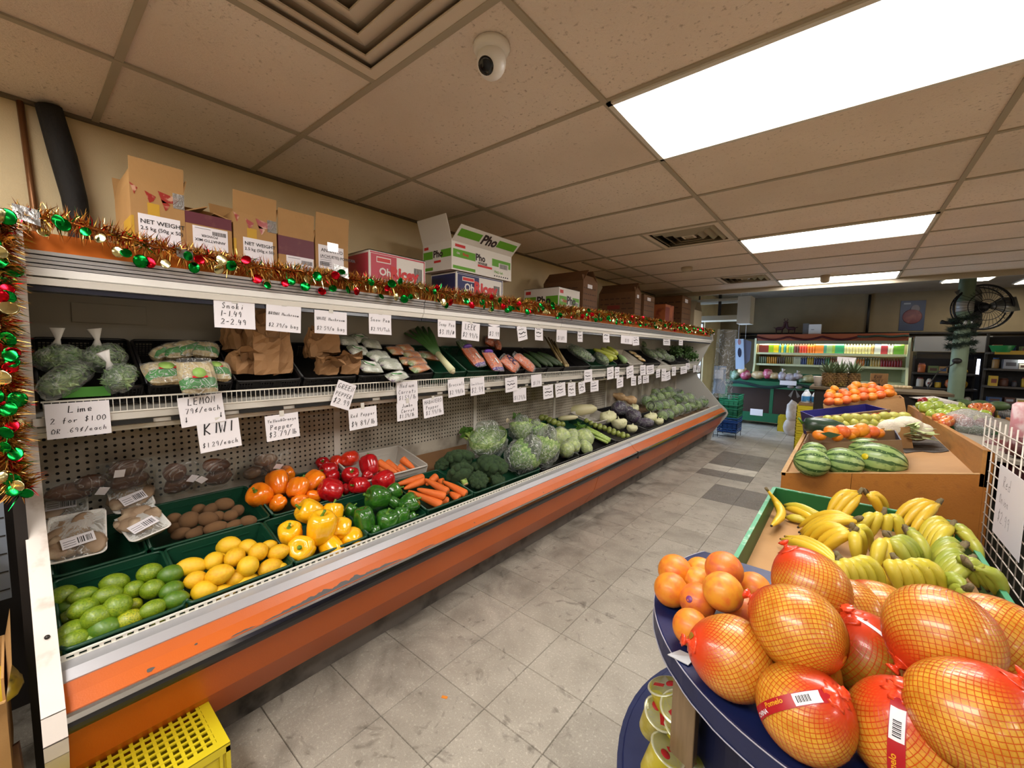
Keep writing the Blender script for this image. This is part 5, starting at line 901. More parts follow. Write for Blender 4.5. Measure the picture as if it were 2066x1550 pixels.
# ---------------------------------------------------------------- cartons standing on the canopy
KR=mat('carton_kraft','#ad8450',.7,mix=(4,'#9c7444',.4,.7),bump=(90,.08));KRD=mat('carton_brown','#6e4c2e',.75,mix=[(3,'#5f4026',.4,.7)]);KIN=mat('carton_inside','#7a5c3c',.8);MAR=mat('maroon_print','#5f2330',.55,mix=(20,'#6e3a3a',.55,.7));YEL=mat('yellow_print','#bf9420',.55);TAPE=mat('red_tape','#9a2a22',.3,mix=(30,'#c99a80',.5,.6),coat=.5);CWHT=mat('carton_white','#d8d3cb',.5);PINK=mat('pink_print','#b93a4c',.5);NAVY=mat('navy_print','#23285a',.5);GRN=mat('leaf_green_print','#5a9a1e',.5);REDP=mat('red_print','#c42a2a',.5);BLKP=mat('black_print','#1c1a1c',.5);SILV=film('clear_tape',cover=.3,scale=60,strength=1.)
ZT=1.805
def carton(label,q,m,top=None,flaps=(),parts=True,zb=ZT,cat='carton',group=None):
    """q = xb, xf, y0, y1, z of the front top edge"""
    xb,xf,y0,y1,zt=q;t=thing('carton',label,cat,(xf,y0,zb),group=group or 'cartons on top of the case');h=zt-zb;d=xf-xb;w=y1-y0;k=.004;b=B()
    b.box(-d,0,0,0,w,k);b.box(-k,0,k,0,w,h);b.box(-d,0,k,-d+k,w,h);b.box(-d+k,0,k,-k,k,h);b.box(-d+k,w-k,k,-k,w,h);b.make('carton_body',m,t)
    def flap(side,ang,ln):
        c,s=math.cos(ang)*ln,math.sin(ang)*ln
        if side=='f':P=[(0,0,h),(0,w,h),(c,w,h+s),(c,0,h+s)]
        if side=='b':P=[(-d,w,h),(-d,0,h),(-d-c,0,h+s),(-d-c,w,h+s)]
        if side=='l':P=[(-d,0,h),(0,0,h),(0,-c,h+s),(-d,-c,h+s)]
        if side=='r':P=[(0,w,h),(-d,w,h),(-d,w+c,h+s),(0,w+c,h+s)]
        n=(Vector(P[1])-Vector(P[0])).cross(Vector(P[3])-Vector(P[0])).normalized()*.004;return B().add([Vector(p) for p in P]+[Vector(p)-n for p in P],[(0,1,2,3),(7,6,5,4),(0,4,5,1),(1,5,6,2),(2,6,7,3),(3,7,4,0)]).make('flap',m,t)
    t['w']=w;t['h']=h;t['d']=d
    F={}
    for f in flaps:F[f[0]]=flap(*f)
    if not flaps:B().box(-d,0,h-k,0,w,h).make('carton_top',m,t)
    return t,w,h,d,F
def face(b,m_i,u0,v0,u1,v1,w,h,lift=.0006):  # rectangle printed on the front, in fractions of width/height
    b.box(0,u0*w,v0*h,lift,u1*w,v1*h,m_i)
def side(b,m_i,u0,v0,u1,v1,d,h,lift=.0006):b.box(-d+u0*d,-lift,v0*h,-d+u1*d,0,v1*h,m_i)
def ptxt(b,s,size,u,v,w,h,mi,bold=.02,align='LEFT',up=False,lift=.0014):
    if up:text_into(b,s,size,(0,u*w,v*h),(0,-1,0),(0,0,-1),mi,bold,align,lift=lift)
    else:text_into(b,s,size,(0,u*w,v*h),(0,1,0),(0,0,1),mi,bold,align,lift=lift)
def white_label(t,w,h,u0,v0,u1,v1,lines,up=False,bars=None):
    b=B();b.box(0,u0*w,v0*h,.0008,u1*w,v1*h,0);lw=(u1-u0)*w;lh=(v1-v0)*h
    for(s,fu,fv,sz) in lines:
        u,v=u0+fu*(u1-u0),v0+fv*(v1-v0);ptxt(b,s,sz*lh,u,v,w,h,1,.012,up=up,lift=.0016)
    for fv in([.12,.2,.28,.36,.44] if not up else[.9]):b.box(.0008,(u0+.06*(u1-u0))*w,v0*h+fv*lh,.0012,(u0+(.5+.3*((fv*50)%2>1))*(u1-u0))*w,v0*h+fv*lh+lh*.018,2)
    if bars:
        x=u0*w+bars[0]*lw;e=u0*w+bars[2]*lw;rd=random.Random(8)
        while x<e:k=rd.uniform(.0006,.002);b.box(.0008,x,v0*h+bars[1]*lh,.0012,x+k,v0*h+bars[3]*lh,1);x+=k*2
    b.make('white_label',[PAP,BLKP,INK2],t)
def barcode(b,mi,u0,v0,u1,v1,w,h):
    x=u0*w;rd=random.Random(5)
    while x<u1*w:k=rd.uniform(.0015,.005);b.box(.0008,x,v0*h,.0014,x+k,v1*h,mi);x+=k*1.9
for i,(q,l) in enumerate([((-2.312,-2.0,0.294,0.448,2.109),'tall open kraft carton with white weight label, first on the canopy'),((-2.28,-2.0,0.609,0.774,2.09),'tall open kraft carton with weight label between two maroon ones')]):
    t,w,h,d,F=carton(l,q,KR,flaps=[('f',1.45,.085),('b',1.2,.10),('l',1.75 if i==0 else 2.5,.07 if i==0 else .11),('r',1.35,.05)])
    b=B();side(b,0,.55,0,.98,.62,d,h);side(b,0,.0,0,.12,.5,d,h);face(b,0,0,.0,.05,.62,w,h);face(b,0,.30,.62,.52,.80,w,h);face(b,0,.0,0,1,.12,w,h);b.make('yellow_stripe',YEL,t)
    b=B();rd=random.Random(i)
    for(u0,u1,v) in((.26,.46,.90),(.5,.9,.93),(.0,.14,.96),(.55,.72,.84)):b.add([(.001,u0*w,v*h+.01),(.001,u1*w,v*h-.004),(.001,(u1-.05)*w,v*h-.022),(.001,(u0+.08)*w,v*h-.03)],[(0,1,2,3)])
    b.make('red_tape',TAPE,t);B().box(0,.78*w,.80*h,.0018,1.0*w,.98*h).make('clear_tape',SILV,t)
    white_label(t,w,h,.12 if i==0 else .2,.12,.9,.66,[('NET WEIGHT',.04,.80,.13),('2.5 kg (50g x 50)',.04,.66,.11)])
for i,(q,l,band,lab,fl) in enumerate([((-2.28,-2.0,0.449,0.602,2.05),'open maroon-edged carton with an upside-down label',(.82,1),(.14,.45,.9,.8),[('b',2.2,.09),('l',2.7,.08),('r',2.9,.06)]),((-2.28,-2.0,0.781,0.939,2.039),'kraft carton with a maroon band and upside-down label, fourth along',(.62,.97),(.2,.18,.97,.62),[('f',1.5,.11),('r',1.4,.05)]),((-2.28,-2.0,0.946,1.111,2.053),'open kraft carton with powder label and maroon foot, fifth along',(.0,.28),(.08,.45,.85,.9),[('f',1.45,.12),('l',2.4,.09)])]):
    t,w,h,d,F=carton(l,q,KR,flaps=fl);b=B();face(b,0,0,band[0],1,band[1],w,h);side(b,0,0,band[0],1,band[1],d,h)
    if i==0:side(b,0,0,0,1,1,d,h,.0008)
    b.make('maroon_band',MAR,t)
    if i==2:white_label(t,w,h,*lab,[('ANNATTO',.1,.72,.2),('(ACHUETE) POWDER',.06,.48,.17)],bars=(.05,.12,.4,.28));B().box(0,.35*w,.80*h,.0022,.68*w,.97*h).make('clear_tape',mat('shiny_tape','#e9e6f2',.15,coat=1.),t)
    else:white_label(t,w,h,*lab,[('ANNATTO MIX',.92,.45,.17),('POWDER',.7,.65,.15)] if i==0 else[('PANCIT BIHON MIX',.96,.4,.15),('RICE NOODLE',.9,.62,.13)],up=True,bars=(.55,.68,.95,.86))
# noodle cartons
def ricey(label,q,m,zb=ZT,name='Ricey',close=True):
    t,w,h,d,F=carton(label,q,CWHT,zb=zb);b=B()
    side(b,1,.03,.04,.97,.94,d,h);face(b,1,.03,.05,.46,.93,w,h);face(b,0,.12,.76,.36,.88,w,h,.0010);face(b,2,.13,.78,.35,.86,w,h,.0014)
    for(u0,v0,u1,v1) in((.02,.94,.98,.97),(.02,.02,.98,.05),(.97,.02,.985,.97)):face(b,1,u0,v0,u1,v1,w,h)
    ptxt(b,'Oh!',.15*w,.16,.50,w,h,0,.03,lift=.0018);ptxt(b,name,.23*w,.35,.48,w,h,2,.05,lift=.0022);ptxt(b,'HU TIEU',.075*w,.10,.34,w,h,0,.03,lift=.0018);ptxt(b,'noodles',.07*w,.46,.34,w,h,1,.02,lift=.0018)
    barcode(b,3,.78,.42,.92,.78,w,h);b.make('printed_face',[CWHT,m,REDP,BLKP],t);return t
ricey('pink and white rice noodle carton, alone between kraft and green ones',(-2.222,-2.0,1.228,1.603,2.058),PINK)
ricey('navy and white rice noodle carton under the open green one',(-2.248,-2.0,1.853,2.321,2.042),NAVY)
def pho(label,q,zb=ZT,flaps=(),sideprint=True):
    t,w,h,d,F=carton(label,q,CWHT,zb=zb,flaps=flaps);b=B()
    for(P,L_) in((face,w),(side,d)):
        P(b,1,.02,.46,.98,.74,L_,h);P(b,1,.02,.05,.36,.16,L_,h);P(b,2,.05,.82,.20,.92,L_,h,.001);P(b,0,.36,.40,.64,.80,L_,h,.0009);P(b,2,.40,.30,.64,.38,L_,h,.0012)
    ptxt(b,'Pho',.34*h,.36,.52,w,h,3,.04,lift=.002);ptxt(b,'NOODLES',.11*h,.40,.40,w,h,3,.05,lift=.002);ptxt(b,'Ricey',.14*h,.16,.56,w,h,2,.03,lift=.0018);ptxt(b,'Oh!',.10*h,.07,.57,w,h,0,.03,lift=.0018);ptxt(b,'PHO GA',.14*h,.68,.20,w,h,1,.01,lift=.0018)
    barcode(b,4,.78,.42,.92,.60,w,h);face(b,0,.76,.40,.94,.62,w,h,.0007)
    for k in range(7):face(b,4,.68+k*.04,.07,.70+k*.04,.12,w,h)
    text_into(b,'Pho',.34*h,(-d*.62,0,.5*h),(1,0,0),(0,0,1),3,.04,lift=.002)
    b.make('printed_face',[CWHT,GRN,REDP,mat('pho_black','#2a1c1c',.5),BLKP],t)
    if 'f' in F:
        P=[F['f'].data.vertices[i].co for i in range(4)];U=(P[1]-P[0]);V=(P[3]-P[0]);c=B();n=U.cross(V).normalized();g=lambda u,v,l:P[0]+U*u+V*v+n*l
        for sgn in(1,):c.add([g(.03,.35,.001),g(.97,.35,.001),g(.97,.8,.001),g(.03,.8,.001)],[(0,1,2,3)],0)
        c.add([g(.36,.2,.0014),g(.64,.2,.0014),g(.64,.9,.0014),g(.36,.9,.0014)],[(0,1,2,3)],2);text_into(c,'Pho',V.length*.8,g(.38,.3,.002),U.normalized(),V.normalized(),1,.04);c.make('flap_print',[GRN,mat('pho_black','#2a1c1c',.5),CWHT],t)
    return t
q8=(-2.1,-2.0,1.801,2.396,2.222)
pho('open green and white noodle carton, topmost of the pair',(-2.27,-1.985,q8[2],q8[3],q8[4]),zb=(-2.28,-2.0,1.853,2.321,2.042)[4]+.001,flaps=[('f',.75,.12),('l',1.25,.16),('r',1.1,.13),('b',1.4,.12)])
pho('closed green and white noodle carton before the big brown one',(-2.385,-2.0,3.076,3.436,2.096))
def brown(label,q,gable=0,white=True):
    t,w,h,d,F=carton(label,q,KRD,flaps=[('l',math.pi/2+.75,.15),('r',math.pi/2+.75,.15),('f',math.pi/2+.3,.06),('b',2.2,.06)] if gable else());b=B();rd=random.Random(int(q[2]*100))
    for j in range(6):
        for P,L_ in((face,w),(side,d)):
            u=.05
            while u<.9:k=rd.uniform(.05,.16);P(b,0,u,.12+j*.14,min(.95,u+k),.15+j*.14,L_,h);u+=k+.05
    if gable:side(b,1,.25,.55,.6,.66,d,h,.0009)
    b.make('printed_rows',[mat('dull_print','#4a2f1c',.7),mat('dull_red_print','#7a2a1c',.6)],t)
    if white:B().box(0,.3*w,.84*h,.001,.62*w,.93*h).make('white_sticker',PAP,t)
brown('big dark brown carton with folded roof behind the green one',(-2.462,-2.0,3.496,3.786,2.21),1)
brown('long brown carton with folded roof past the biggest one',(-2.476,-2.0,4.731,4.912,2.248),1)
brown('upright pale brown carton with a bright sticker',(-2.35,-2.0,5.006,5.358,2.25))
t,w,h,d,F=carton('small orange printed carton low before the far brown one',(-2.3,-2.0,5.78,6.134,2.203),mat('orange_carton','#a85a2c',.6,mix=(7,'#7a3418',.5,.62)))
B().box(0,.02*w,.3*h,.0008,.5*w,.9*h).make('red_panel',mat('rust_print','#7a2c1a',.6),t)
brown('big brown carton at the far end of the canopy',(-2.5,-2.0,6.5,6.95,2.40));t,w,h,d,F=carton('pale carton with a peaked top, last on the canopy',(-2.5,-2.0,7.15,7.6,2.24),mat('pale_carton','#b7a88c',.7),flaps=[('l',2.3,.2),('r',2.3,.2)])
# ---------------------------------------------------------------- tinsel
GOLD=mat('gold_foil','#e8b860',.32,1.);REDF=mat('red_foil','#c01222',.16,1.);GRNF=mat('green_foil','#0f8a34',.16,1.);BRNF=mat('bronze_foil','#a86a3a',.3,1.);SLVF=mat('pale_gold_foil','#d8cf9a',.16,1.)
def dome(m):return B().lathe([(.0005,.004),(.5,.0032),(.86,.0012),(1.0,0)],14).mesh('foil_disc',m)
DISC=[dome(m) for m in(REDF,GRNF,SLVF)]
for me in DISC:
    for v in me.vertices:v.co.z*=30
def garland(label,path,r,n,nd,seed,spread=1.,dr=(.015,.023),kind_='tinsel garland'):
    rd=random.Random(seed);P=[Vector(p) for p in path];L=[0]
    for a,c in zip(P,P[1:]):L.append(L[-1]+(c-a).length)
    t=thing('tinsel_garland',label,'tinsel',P[0]);b=B();bc=B()
    def at(s):
        i=0
        while i<len(P)-2 and L[i+1]<s:i+=1
        f=(s-L[i])/max(1e-6,L[i+1]-L[i]);return P[i].lerp(P[i+1],f),(P[i+1]-P[i]).normalized()
    K=int(L[-1]/.03);core=[]
    for k in range(K+1):p,d=at(L[-1]*k/K);core.append(p-P[0]+Vector((rd.uniform(-.004,.004),0,rd.uniform(-.006,.006))))
    bc.tube(core,.006,5);bc.make('garland_cord',BRNF,t)
    for k in range(n):
        s=rd.uniform(0,L[-1]);p,d=at(s);far=max(1,p.y*.45);v=Vector((rd.gauss(0,1),rd.gauss(0,1),rd.gauss(0,1)));v=(v-d*v.dot(d)*.6).normalized();ln=r*rd.uniform(.55,1.15);w=.0016*min(2.2,far);u=v.cross(Vector((rd.uniform(-1,1),rd.uniform(-1,1),rd.uniform(-1,1)))).normalized()*w;q=p-P[0]
        m=q+v*ln*.5+u*2;e=q+v*ln+Vector((0,0,-ln*.12));b.add([q-u,q+u,m+u,m-u,e],[(0,1,2,3),(3,2,4)],rd.choices((0,1,2,3,4),(5,1.6,1.,3,1.5))[0])
    b.make('tinsel_strand',[GOLD,REDF,GRNF,BRNF,SLVF],t,kind='stuff')
    for k in range(nd):
        s=L[-1]*((k+rd.uniform(-.4,.4))/nd)%L[-1];p,d=at(s);a=rd.uniform(-2.3,.9);rr_=r*rd.uniform(.6,1.05)*spread;off=Vector((abs(math.cos(a))*rr_*.9+.004,rd.uniform(-.02,.02),math.sin(a)*rr_-.3*r));sc=rd.uniform(*dr)
        nrm=Vector((1,rd.uniform(-.9,.5),rd.uniform(-.5,.7))).normalized();o=link('foil_disc',DISC[(k*2+k//3)%3 if k%4 else 1],t,loc=p-P[0]+off,scale=(sc,sc*rd.uniform(.8,1),sc));o.rotation_mode='QUATERNION';o.rotation_quaternion=Vector((0,0,1)).rotation_difference(nrm)
    return t
gp=[(-1.872,0.026,1.921),(-1.872,0.083,1.911),(-1.872,0.144,1.906),(-1.872,0.203,1.895),(-1.872,0.269,1.881),(-1.872,0.355,1.873),(-1.872,0.439,1.868),(-1.872,0.531,1.863),(-1.872,0.65,1.856),(-1.872,0.804,1.86),(-1.872,0.983,1.861),(-1.872,1.164,1.862),(-1.872,1.373,1.869),(-1.872,1.656,1.867),(-1.872,1.977,1.875),(-1.872,2.371,1.875),(-1.872,2.865,1.882),(-1.872,3.505,1.891),(-1.872,4.297,1.905),(-1.872,5.388,1.923),(-1.872,6.712,1.943),(-1.872,8.278,1.973)]
gpath=[(p[0]+.030,min(p[1],7.7),max(min(p[2],1.905),1.845)-.006) for p in gp]
garland('long red, green and gold tinsel garland draped along the case canopy',gpath,.056,20000,230,3)
vp_=[(-1.78,0.014,1.871),(-1.78,-0.003,1.711),(-1.78,-0.009,1.55),(-1.78,-0.006,1.442),(-1.78,-0.01,1.346),(-1.78,-0.01,1.248),(-1.78,-0.015,1.178),(-1.78,0.012,1.122)]
garland('tinsel garland hanging down the left end post of the case',[(p[0],p[1]-.012,p[2]) for p in vp_],.058,5200,44,9)
FOIL=mat('grey_tape','#8f8d8a',.3,.7,bump=(40,.4))
for(px,l) in(([(0.047,1.895,0.05,0.054),(0.403,1.851,0.045,0.045),(0.976,1.881,0.067,0.061)],['strip of grey tape holding the tinsel to the left corner','strip of grey tape on the tinsel under the second carton','strip of grey tape on the tinsel under the fifth carton']),):
    for k,(y,z,w,h) in enumerate(px):o=B().add([(0,-w/2,h/2),(.004,w/2,h*.35),(.010,w/2,-h/2),(.004,-w/2,-h*.2),(-.002,-w/2,h/2),(.002,w/2,h*.35),(.008,w/2,-h/2),(.002,-w/2,-h*.2)],[(0,3,2,1),(4,5,6,7),(0,1,5,4),(1,2,6,5),(2,3,7,6),(3,0,4,7)]).make('tape_strip',FOIL,loc=(-1.825,y,z));tag(o,l[k],'tape','grey tape strips')
# ---------------------------------------------------------------- round navy end table with pomelos and grapefruit
NAVYV=mat('navy_vinyl','#14204f',.42,mix=(5,'#0f1940',.4,.7),bump=(30,.1));STITCH=mat('white_edge','#a9a9b8',.5);CARD=mat('cardboard','#b58a58',.75,mix=(3,'#a67c4c',.4,.7),bump=(70,.1));WOODP=mat('dull_post','#80694c',.4,mix=(9,'#6b573c',.4,.7,3,(6,6,.6)),coat=.3)
TZ=.80;tc_=(.10,1.35)
def dshape(r,y1=1.60,n=40,c=tc_):
    a0=math.asin(min(1,(y1-c[1])/r));return[(c[0]+r*math.cos(t),c[1]+r*math.sin(t)) for t in[math.pi-a0+(math.pi+2*a0)*i/n for i in range(n+1)]]
tb=thing('display_table','round-ended navy display table in the right foreground under the pomelos','table',(.1,1.35,0));O2=(.1,1.35,0)
B().prism(dshape(.528),TZ-.055,TZ,'z').make('table_top',NAVYV,tb,org=O2,bevel=.004)
for r,z in((.5285,TZ-.001),(.5295,TZ-.050)):
    rd=random.Random(1);B().tube([(p[0],p[1],z+(rd.uniform(-.0025,.0025) if z<TZ-.01 else 0)) for p in dshape(r,n=70)],.0016,4).make('white_edging',STITCH,tb,org=O2)
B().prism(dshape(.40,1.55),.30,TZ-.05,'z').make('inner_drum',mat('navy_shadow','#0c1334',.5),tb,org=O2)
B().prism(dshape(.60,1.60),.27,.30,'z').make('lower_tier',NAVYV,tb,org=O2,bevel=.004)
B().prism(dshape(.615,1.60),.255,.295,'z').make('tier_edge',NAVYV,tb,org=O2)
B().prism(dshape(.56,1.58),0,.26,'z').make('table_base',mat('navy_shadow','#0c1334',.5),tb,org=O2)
p_=[(-0.271,1.084,0.58)]
B().box(p_[0][0]-.03,p_[0][1]-.022,.30,p_[0][0]+.03,p_[0][1]+.022,TZ-.05).make('table_post',WOODP,tb,'dull brown translucent-looking post',org=O2,rot=(0,0,0),bevel=.003)
YC=mat('cup_lid_yellow','#c9c12c',.3,mix=(30,'#d9d35a',.45,.7),coat=.4);YB=mat('cup_side_yellow','#c2b42a',.45,mix=(20,'#d8d07a',.5,.65));CR_=mat('cup_red','#a01c22',.4);FOILR=mat('lid_foil','#d8d8b8',.25,.4)
q=[(-0.352,1.161,0.56),(-0.298,1.113,0.56),(-0.348,1.128,0.5),(-0.296,1.138,0.48),(-0.304,1.059,0.47),(-0.268,1.108,0.44)]
for i,(x,y,z) in enumerate(q):
    t=thing('noodle_cup',['yellow instant noodle cup, topmost at the back of the lower tier','yellow noodle cup tucked against the brown post, upper','yellow noodle cup at the left edge of the lower tier','yellow noodle cup behind the post, middle','yellow noodle cup nearest on the lower tier with red print','yellow noodle cup half hidden low behind the post'][i],'cup',(x,y,z),(.25*math.sin(i),-.35,i),'yellow noodle cups')
    B().lathe([(.034,-.09),(.036,-.088),(.044,-.004),(.047,0)],22).make('cup_side',YB,t);B().lathe([(.047,-.002),(.047,.001),(.043,.003)],24).make('lid',YC,t);B().lathe([(.0475,0),(.0485,.0015),(.0465,.003)],24).make('lid_rim',FOILR,t)
    b=B();b.lathe([(.013,0),(.012,.001)],12,(.015,.012,.0032));b.box(-.03,-.008,.003,.0,.004,.0042);b.make('red_print',CR_,t)
pz=[(-0.228,1.194,0.36)][0]
t=thing('noodle_box','yellow and red box lying deep on the lower tier','box',(pz[0],pz[1],.30));B().box(0,-.06,0,.2,.06,.07).make('box_body',YB,t);B().box(-.001,-.06,.02,.08,.061,.071).make('red_corner',CR_,t)
t=thing('clear_clip','clear plastic clip on the navy table edge beside a grapefruit','clip',(-.262,.985,TZ+.001));B().add([(-.03,-.01,0),(.02,-.015,.002),(.03,.01,.012),(-.01,.02,.004),(-.03,-.01,.002),(.02,-.015,.004),(.03,.01,.014),(-.01,.02,.006)],[(0,3,2,1),(4,5,6,7),(0,1,5,4),(1,2,6,5),(2,3,7,6),(3,0,4,7)]).make('clip_body',mat('clear_plastic','#b9bcc0',.15),t)
# grapefruits
GF=[B().ball((0,0,0),1,24,16,fn=lambda d,s=s:1-.05*max(0,d.z-.93)*12+.015*noise.noise((d.x*2+s,d.y*2,d.z*2))).mesh('grapefruit',mat('grapefruit_skin_%d'%s,c,.42,mix=[(2.2,c2,.45,.72),(160,'#b86a20',.64,.74)],bump=(150,.15),coat=.15)) for s,c,c2 in((0,'#e08a22','#d8662a'),(1,'#e09a2c','#da7030'),(2,'#dd7c26','#c85a3a'))]
GST=B().lathe([(.07,.94),(.09,.965),(.03,.97)],9).mesh('stem_scar',mat('stem_scar','#6b5a2a',.8))
q=[(-0.372,1.273,0.858,0.1,0.097),(-0.353,1.181,0.848,0.095,0.1),(-0.232,1.251,0.923,0.101,0.081),(-0.211,1.142,0.918,0.098,0.101),(-0.168,1.333,0.853,0.096,0.1),(-0.276,1.164,0.853,0.095,0.083),(-0.26,1.047,0.848,0.083,0.097),(-0.174,1.207,0.848,0.076,0.076),(-0.305,1.273,0.848,0.085,0.085),(-0.315,1.341,0.848,0.089,0.089)]
gl_=['orange grapefruit at the far left rim of the table, back one','orange grapefruit nearest the left rim of the table','grapefruit blushing red, topmost at the back','large yellow-orange grapefruit on top in front','orange grapefruit at the right, beside the tallest pomelo','reddish grapefruit with a small violet sticker','grapefruit lowest in front, touching the first pomelo','grapefruit half hidden under the large yellow one','small bit of grapefruit in the middle of the pile','grapefruit with a dark stem scar peeking out at the back']
for i,(x,y,z,w,h) in enumerate(q):
    r=min(.052,max(.044,w/2));o=link('grapefruit',GF[[0,0,2,1,0,2,0,2,1,1][i]],loc=(x,y,max(z,TZ+r*.97)),rot=[(.2,.3,1),(1,0,2),(.3,-.4,0),(1.2,.2,-.9),(.1,.2,0),(2,1,0),(1.5,1,2),(1,1,1),(2,2,0),(.4,.5,0)][i],scale=(r,r,r));tag(o,gl_[i],'grapefruit','grapefruits on the navy table');link('stem_scar',GST,o)
    if i==5:
        v=(o.rotation_euler.to_matrix().inverted()@Vector((-.25,-.85,.45)).normalized());s=link('sticker',B().lathe([(.19,0),(.18,.012)],14).mesh('sticker',mat('violet_sticker','#7a3a7a',.4)),o,'round violet sticker',loc=v*.985);s.rotation_mode='QUATERNION';s.rotation_quaternion=Vector((0,0,1)).rotation_difference(v)
# pomelos in netting
def pom_r(t):return math.sin(t)*(1-.10*math.cos(t)-.05*math.cos(2*t))  # t from the tie (0) to the base (pi)
def pom_z(t):return math.cos(t)*1.12
PSK=[mat('pomelo_skin_%d'%i,c,.36,mix=[(2.5,c2,.42,.7),(9,'#e0a040',.6,.75)],bump=(90,.15),coat=.55) for i,(c,c2) in enumerate((('#d29a34','#c88a26'),('#d6a030','#bf8220'),('#b48a28','#a8761e')))]
NETM=mat('net_mesh','#c24c10',.35,coat=.3);TIEM=mat('red_tie','#d63a1c',.3,mix=(20,'#e8582a',.4,.7),coat=.4)
POMB=[B().lathe([(max(.001,pom_r(math.pi*i/20)),pom_z(math.pi*i/20)) for i in range(21)],30).mesh('pomelo',m) for m in PSK]
b=B();nh=38
for sgn in(1,-1):
    for k in range(nh):
        L_=[];R_=[]
        for i in range(27):
            t=.10+(math.pi-.2)*i/26;a=2*math.pi*k/nh+sgn*1.25*(t-.1);r=pom_r(t)*1.006;z=pom_z(t)*1.006;w=.0105/max(.22,r);wv=.0105*math.cos(t)
            L_.append((r*math.cos(a-w),r*math.sin(a-w),z+wv*.3));R_.append((r*math.cos(a+w),r*math.sin(a+w),z-wv*.3))
        n=27;b.add(L_+R_,[(i,i+1,n+i+1,n+i) for i in range(n-1)],0,True)
NETME=b.mesh('netting',NETM)
# gathered red film near the tie
TIEME=B().lathe([(.30,1.075),(.22,1.105),(.12,1.15),(.05,1.20),(.045,1.23),(.10,1.27),(.15,1.34),(.13,1.36)],16,fn=lambda a,z:1+.18*math.sin(a*7)).ball((0,0,1.225),(.065,.065,.04),8,6).mesh('net_tie',TIEM)
def rednet():
    m=bpy.data.materials.new('red_gather');m.use_nodes=True;nt=m.node_tree;N=nt.nodes;L=nt.links;b_=N['Principled BSDF'];b_.inputs['Base Color'].default_value=lin('#e2401c');b_.inputs['Roughness'].default_value=.3;b_.inputs['Coat Weight'].default_value=.4
    tc=N.new('ShaderNodeTexCoord');sp=N.new('ShaderNodeSeparateXYZ');L.new(tc.outputs['Object'],sp.inputs[0]);r=N.new('ShaderNodeMapRange');r.inputs[1].default_value=.55;r.inputs[2].default_value=1.12;r.inputs[3].default_value=.0;r.inputs[4].default_value=.9;L.new(sp.outputs[2],r.inputs[0]);L.new(r.outputs[0],b_.inputs['Alpha']);return m
RGM=rednet()
REDG=B().lathe([(max(.001,pom_r(math.pi*i/20))*1.012,pom_z(math.pi*i/20)*1.012) for i in range(0,16)],30).mesh('red_film',RGM)
def pom_strip(w,t0,t1,a0=0.,lift=1.02):
    n=16;vs=[]
    for i in range(n+1):
        t=t0+(t1-t0)*i/n
        for s in(-1,0,1):r=pom_r(t);a=a0+s*w/2/max(.2,r);vs.append((r*lift*math.cos(a),r*lift*math.sin(a),pom_z(t)*lift))
    return vs,[(3*i+j,3*i+j+1,3*i+j+4,3*i+j+3) for i in range(n) for j in range(2)]
def wrap_text(b,s,size,t0,a_off,mi,flip=1,lift=1.026):
    k=(s,.02,'LEFT',1.0)
    if k not in _T:
        v,f,me=text_mesh(s,1.0,.02,'LEFT',1.0);_T[k]=(v,f);bpy.data.meshes.remove(me)
    v,f=_T[k];out=[]
    for p in v:
        t=t0-p[0]*size/1.05;r=pom_r(t);a=a_off/max(.3,r)-(p[1]*size)/max(.2,r);out.append((r*lift*math.cos(a),r*lift*math.sin(a),pom_z(t)*lift))
    b.add(out,f,mi)
q=[(-0.155,0.955,0.882,0.16,0.193),(-0.047,0.988,0.982,0.19,0.163),(-0.036,1.198,0.982,0.188,0.161),(-0.016,0.896,0.882,0.168,0.168),(0.076,1.148,0.88,0.19,0.194),(0.103,1.372,0.882,0.174,0.145),(0.165,1.065,1.022,0.197,0.158),(0.267,1.214,0.982,0.177,0.166),(0.122,0.947,0.887,0.183,0.183),(0.188,0.922,0.982,0.177,0.16),(0.262,1.182,0.902,0.122,0.111),(0.299,1.148,0.882,0.132,0.139),(0.051,1.337,0.882,0.156,0.146),(-0.04,1.021,0.88,0.152,0.12),(0.166,1.148,0.882,0.147,0.124),(0.308,1.277,0.902,0.148,0.117)]
PT=[((-.75,-.5,.25),'netted pomelo at the front left, its red knot toward the grapefruit'),((-.85,.35,.12),'netted pomelo on top of the front row, lying on its side'),((-.55,.1,.8),'tallest netted pomelo at the back, red knot on top by the bananas'),((.45,-.25,.75),'netted pomelo in the front middle with a red paper label across it'),((-.35,-.2,.9),'brownish netted pomelo in the shade between the others, white tag'),((-.85,.3,.35),'netted pomelo behind, red end showing below the bananas'),((-.55,-.45,-.65),'big netted pomelo on top in the middle right'),((.9,.2,.2),'netted pomelo lying at the right edge of the pile'),((-.15,-.25,.95),'netted pomelo at the front with a red label hanging down from its knot'),((.5,.2,.8),'biggest netted pomelo at the lower right, shiny film'),((.5,.0,.85),'reddish pomelo half hidden behind the biggest one'),((.9,.3,.3),'pomelo cut off by the right edge, lowest'),((.2,.9,.3),'sliver of red netted pomelo between the tallest and the back one'),((0,.2,1),'pomelo hidden under the front top one'),((.3,.5,-.6),'pomelo deep under the middle right one'),((.6,.5,.5),'pomelo deep behind the biggest one')]
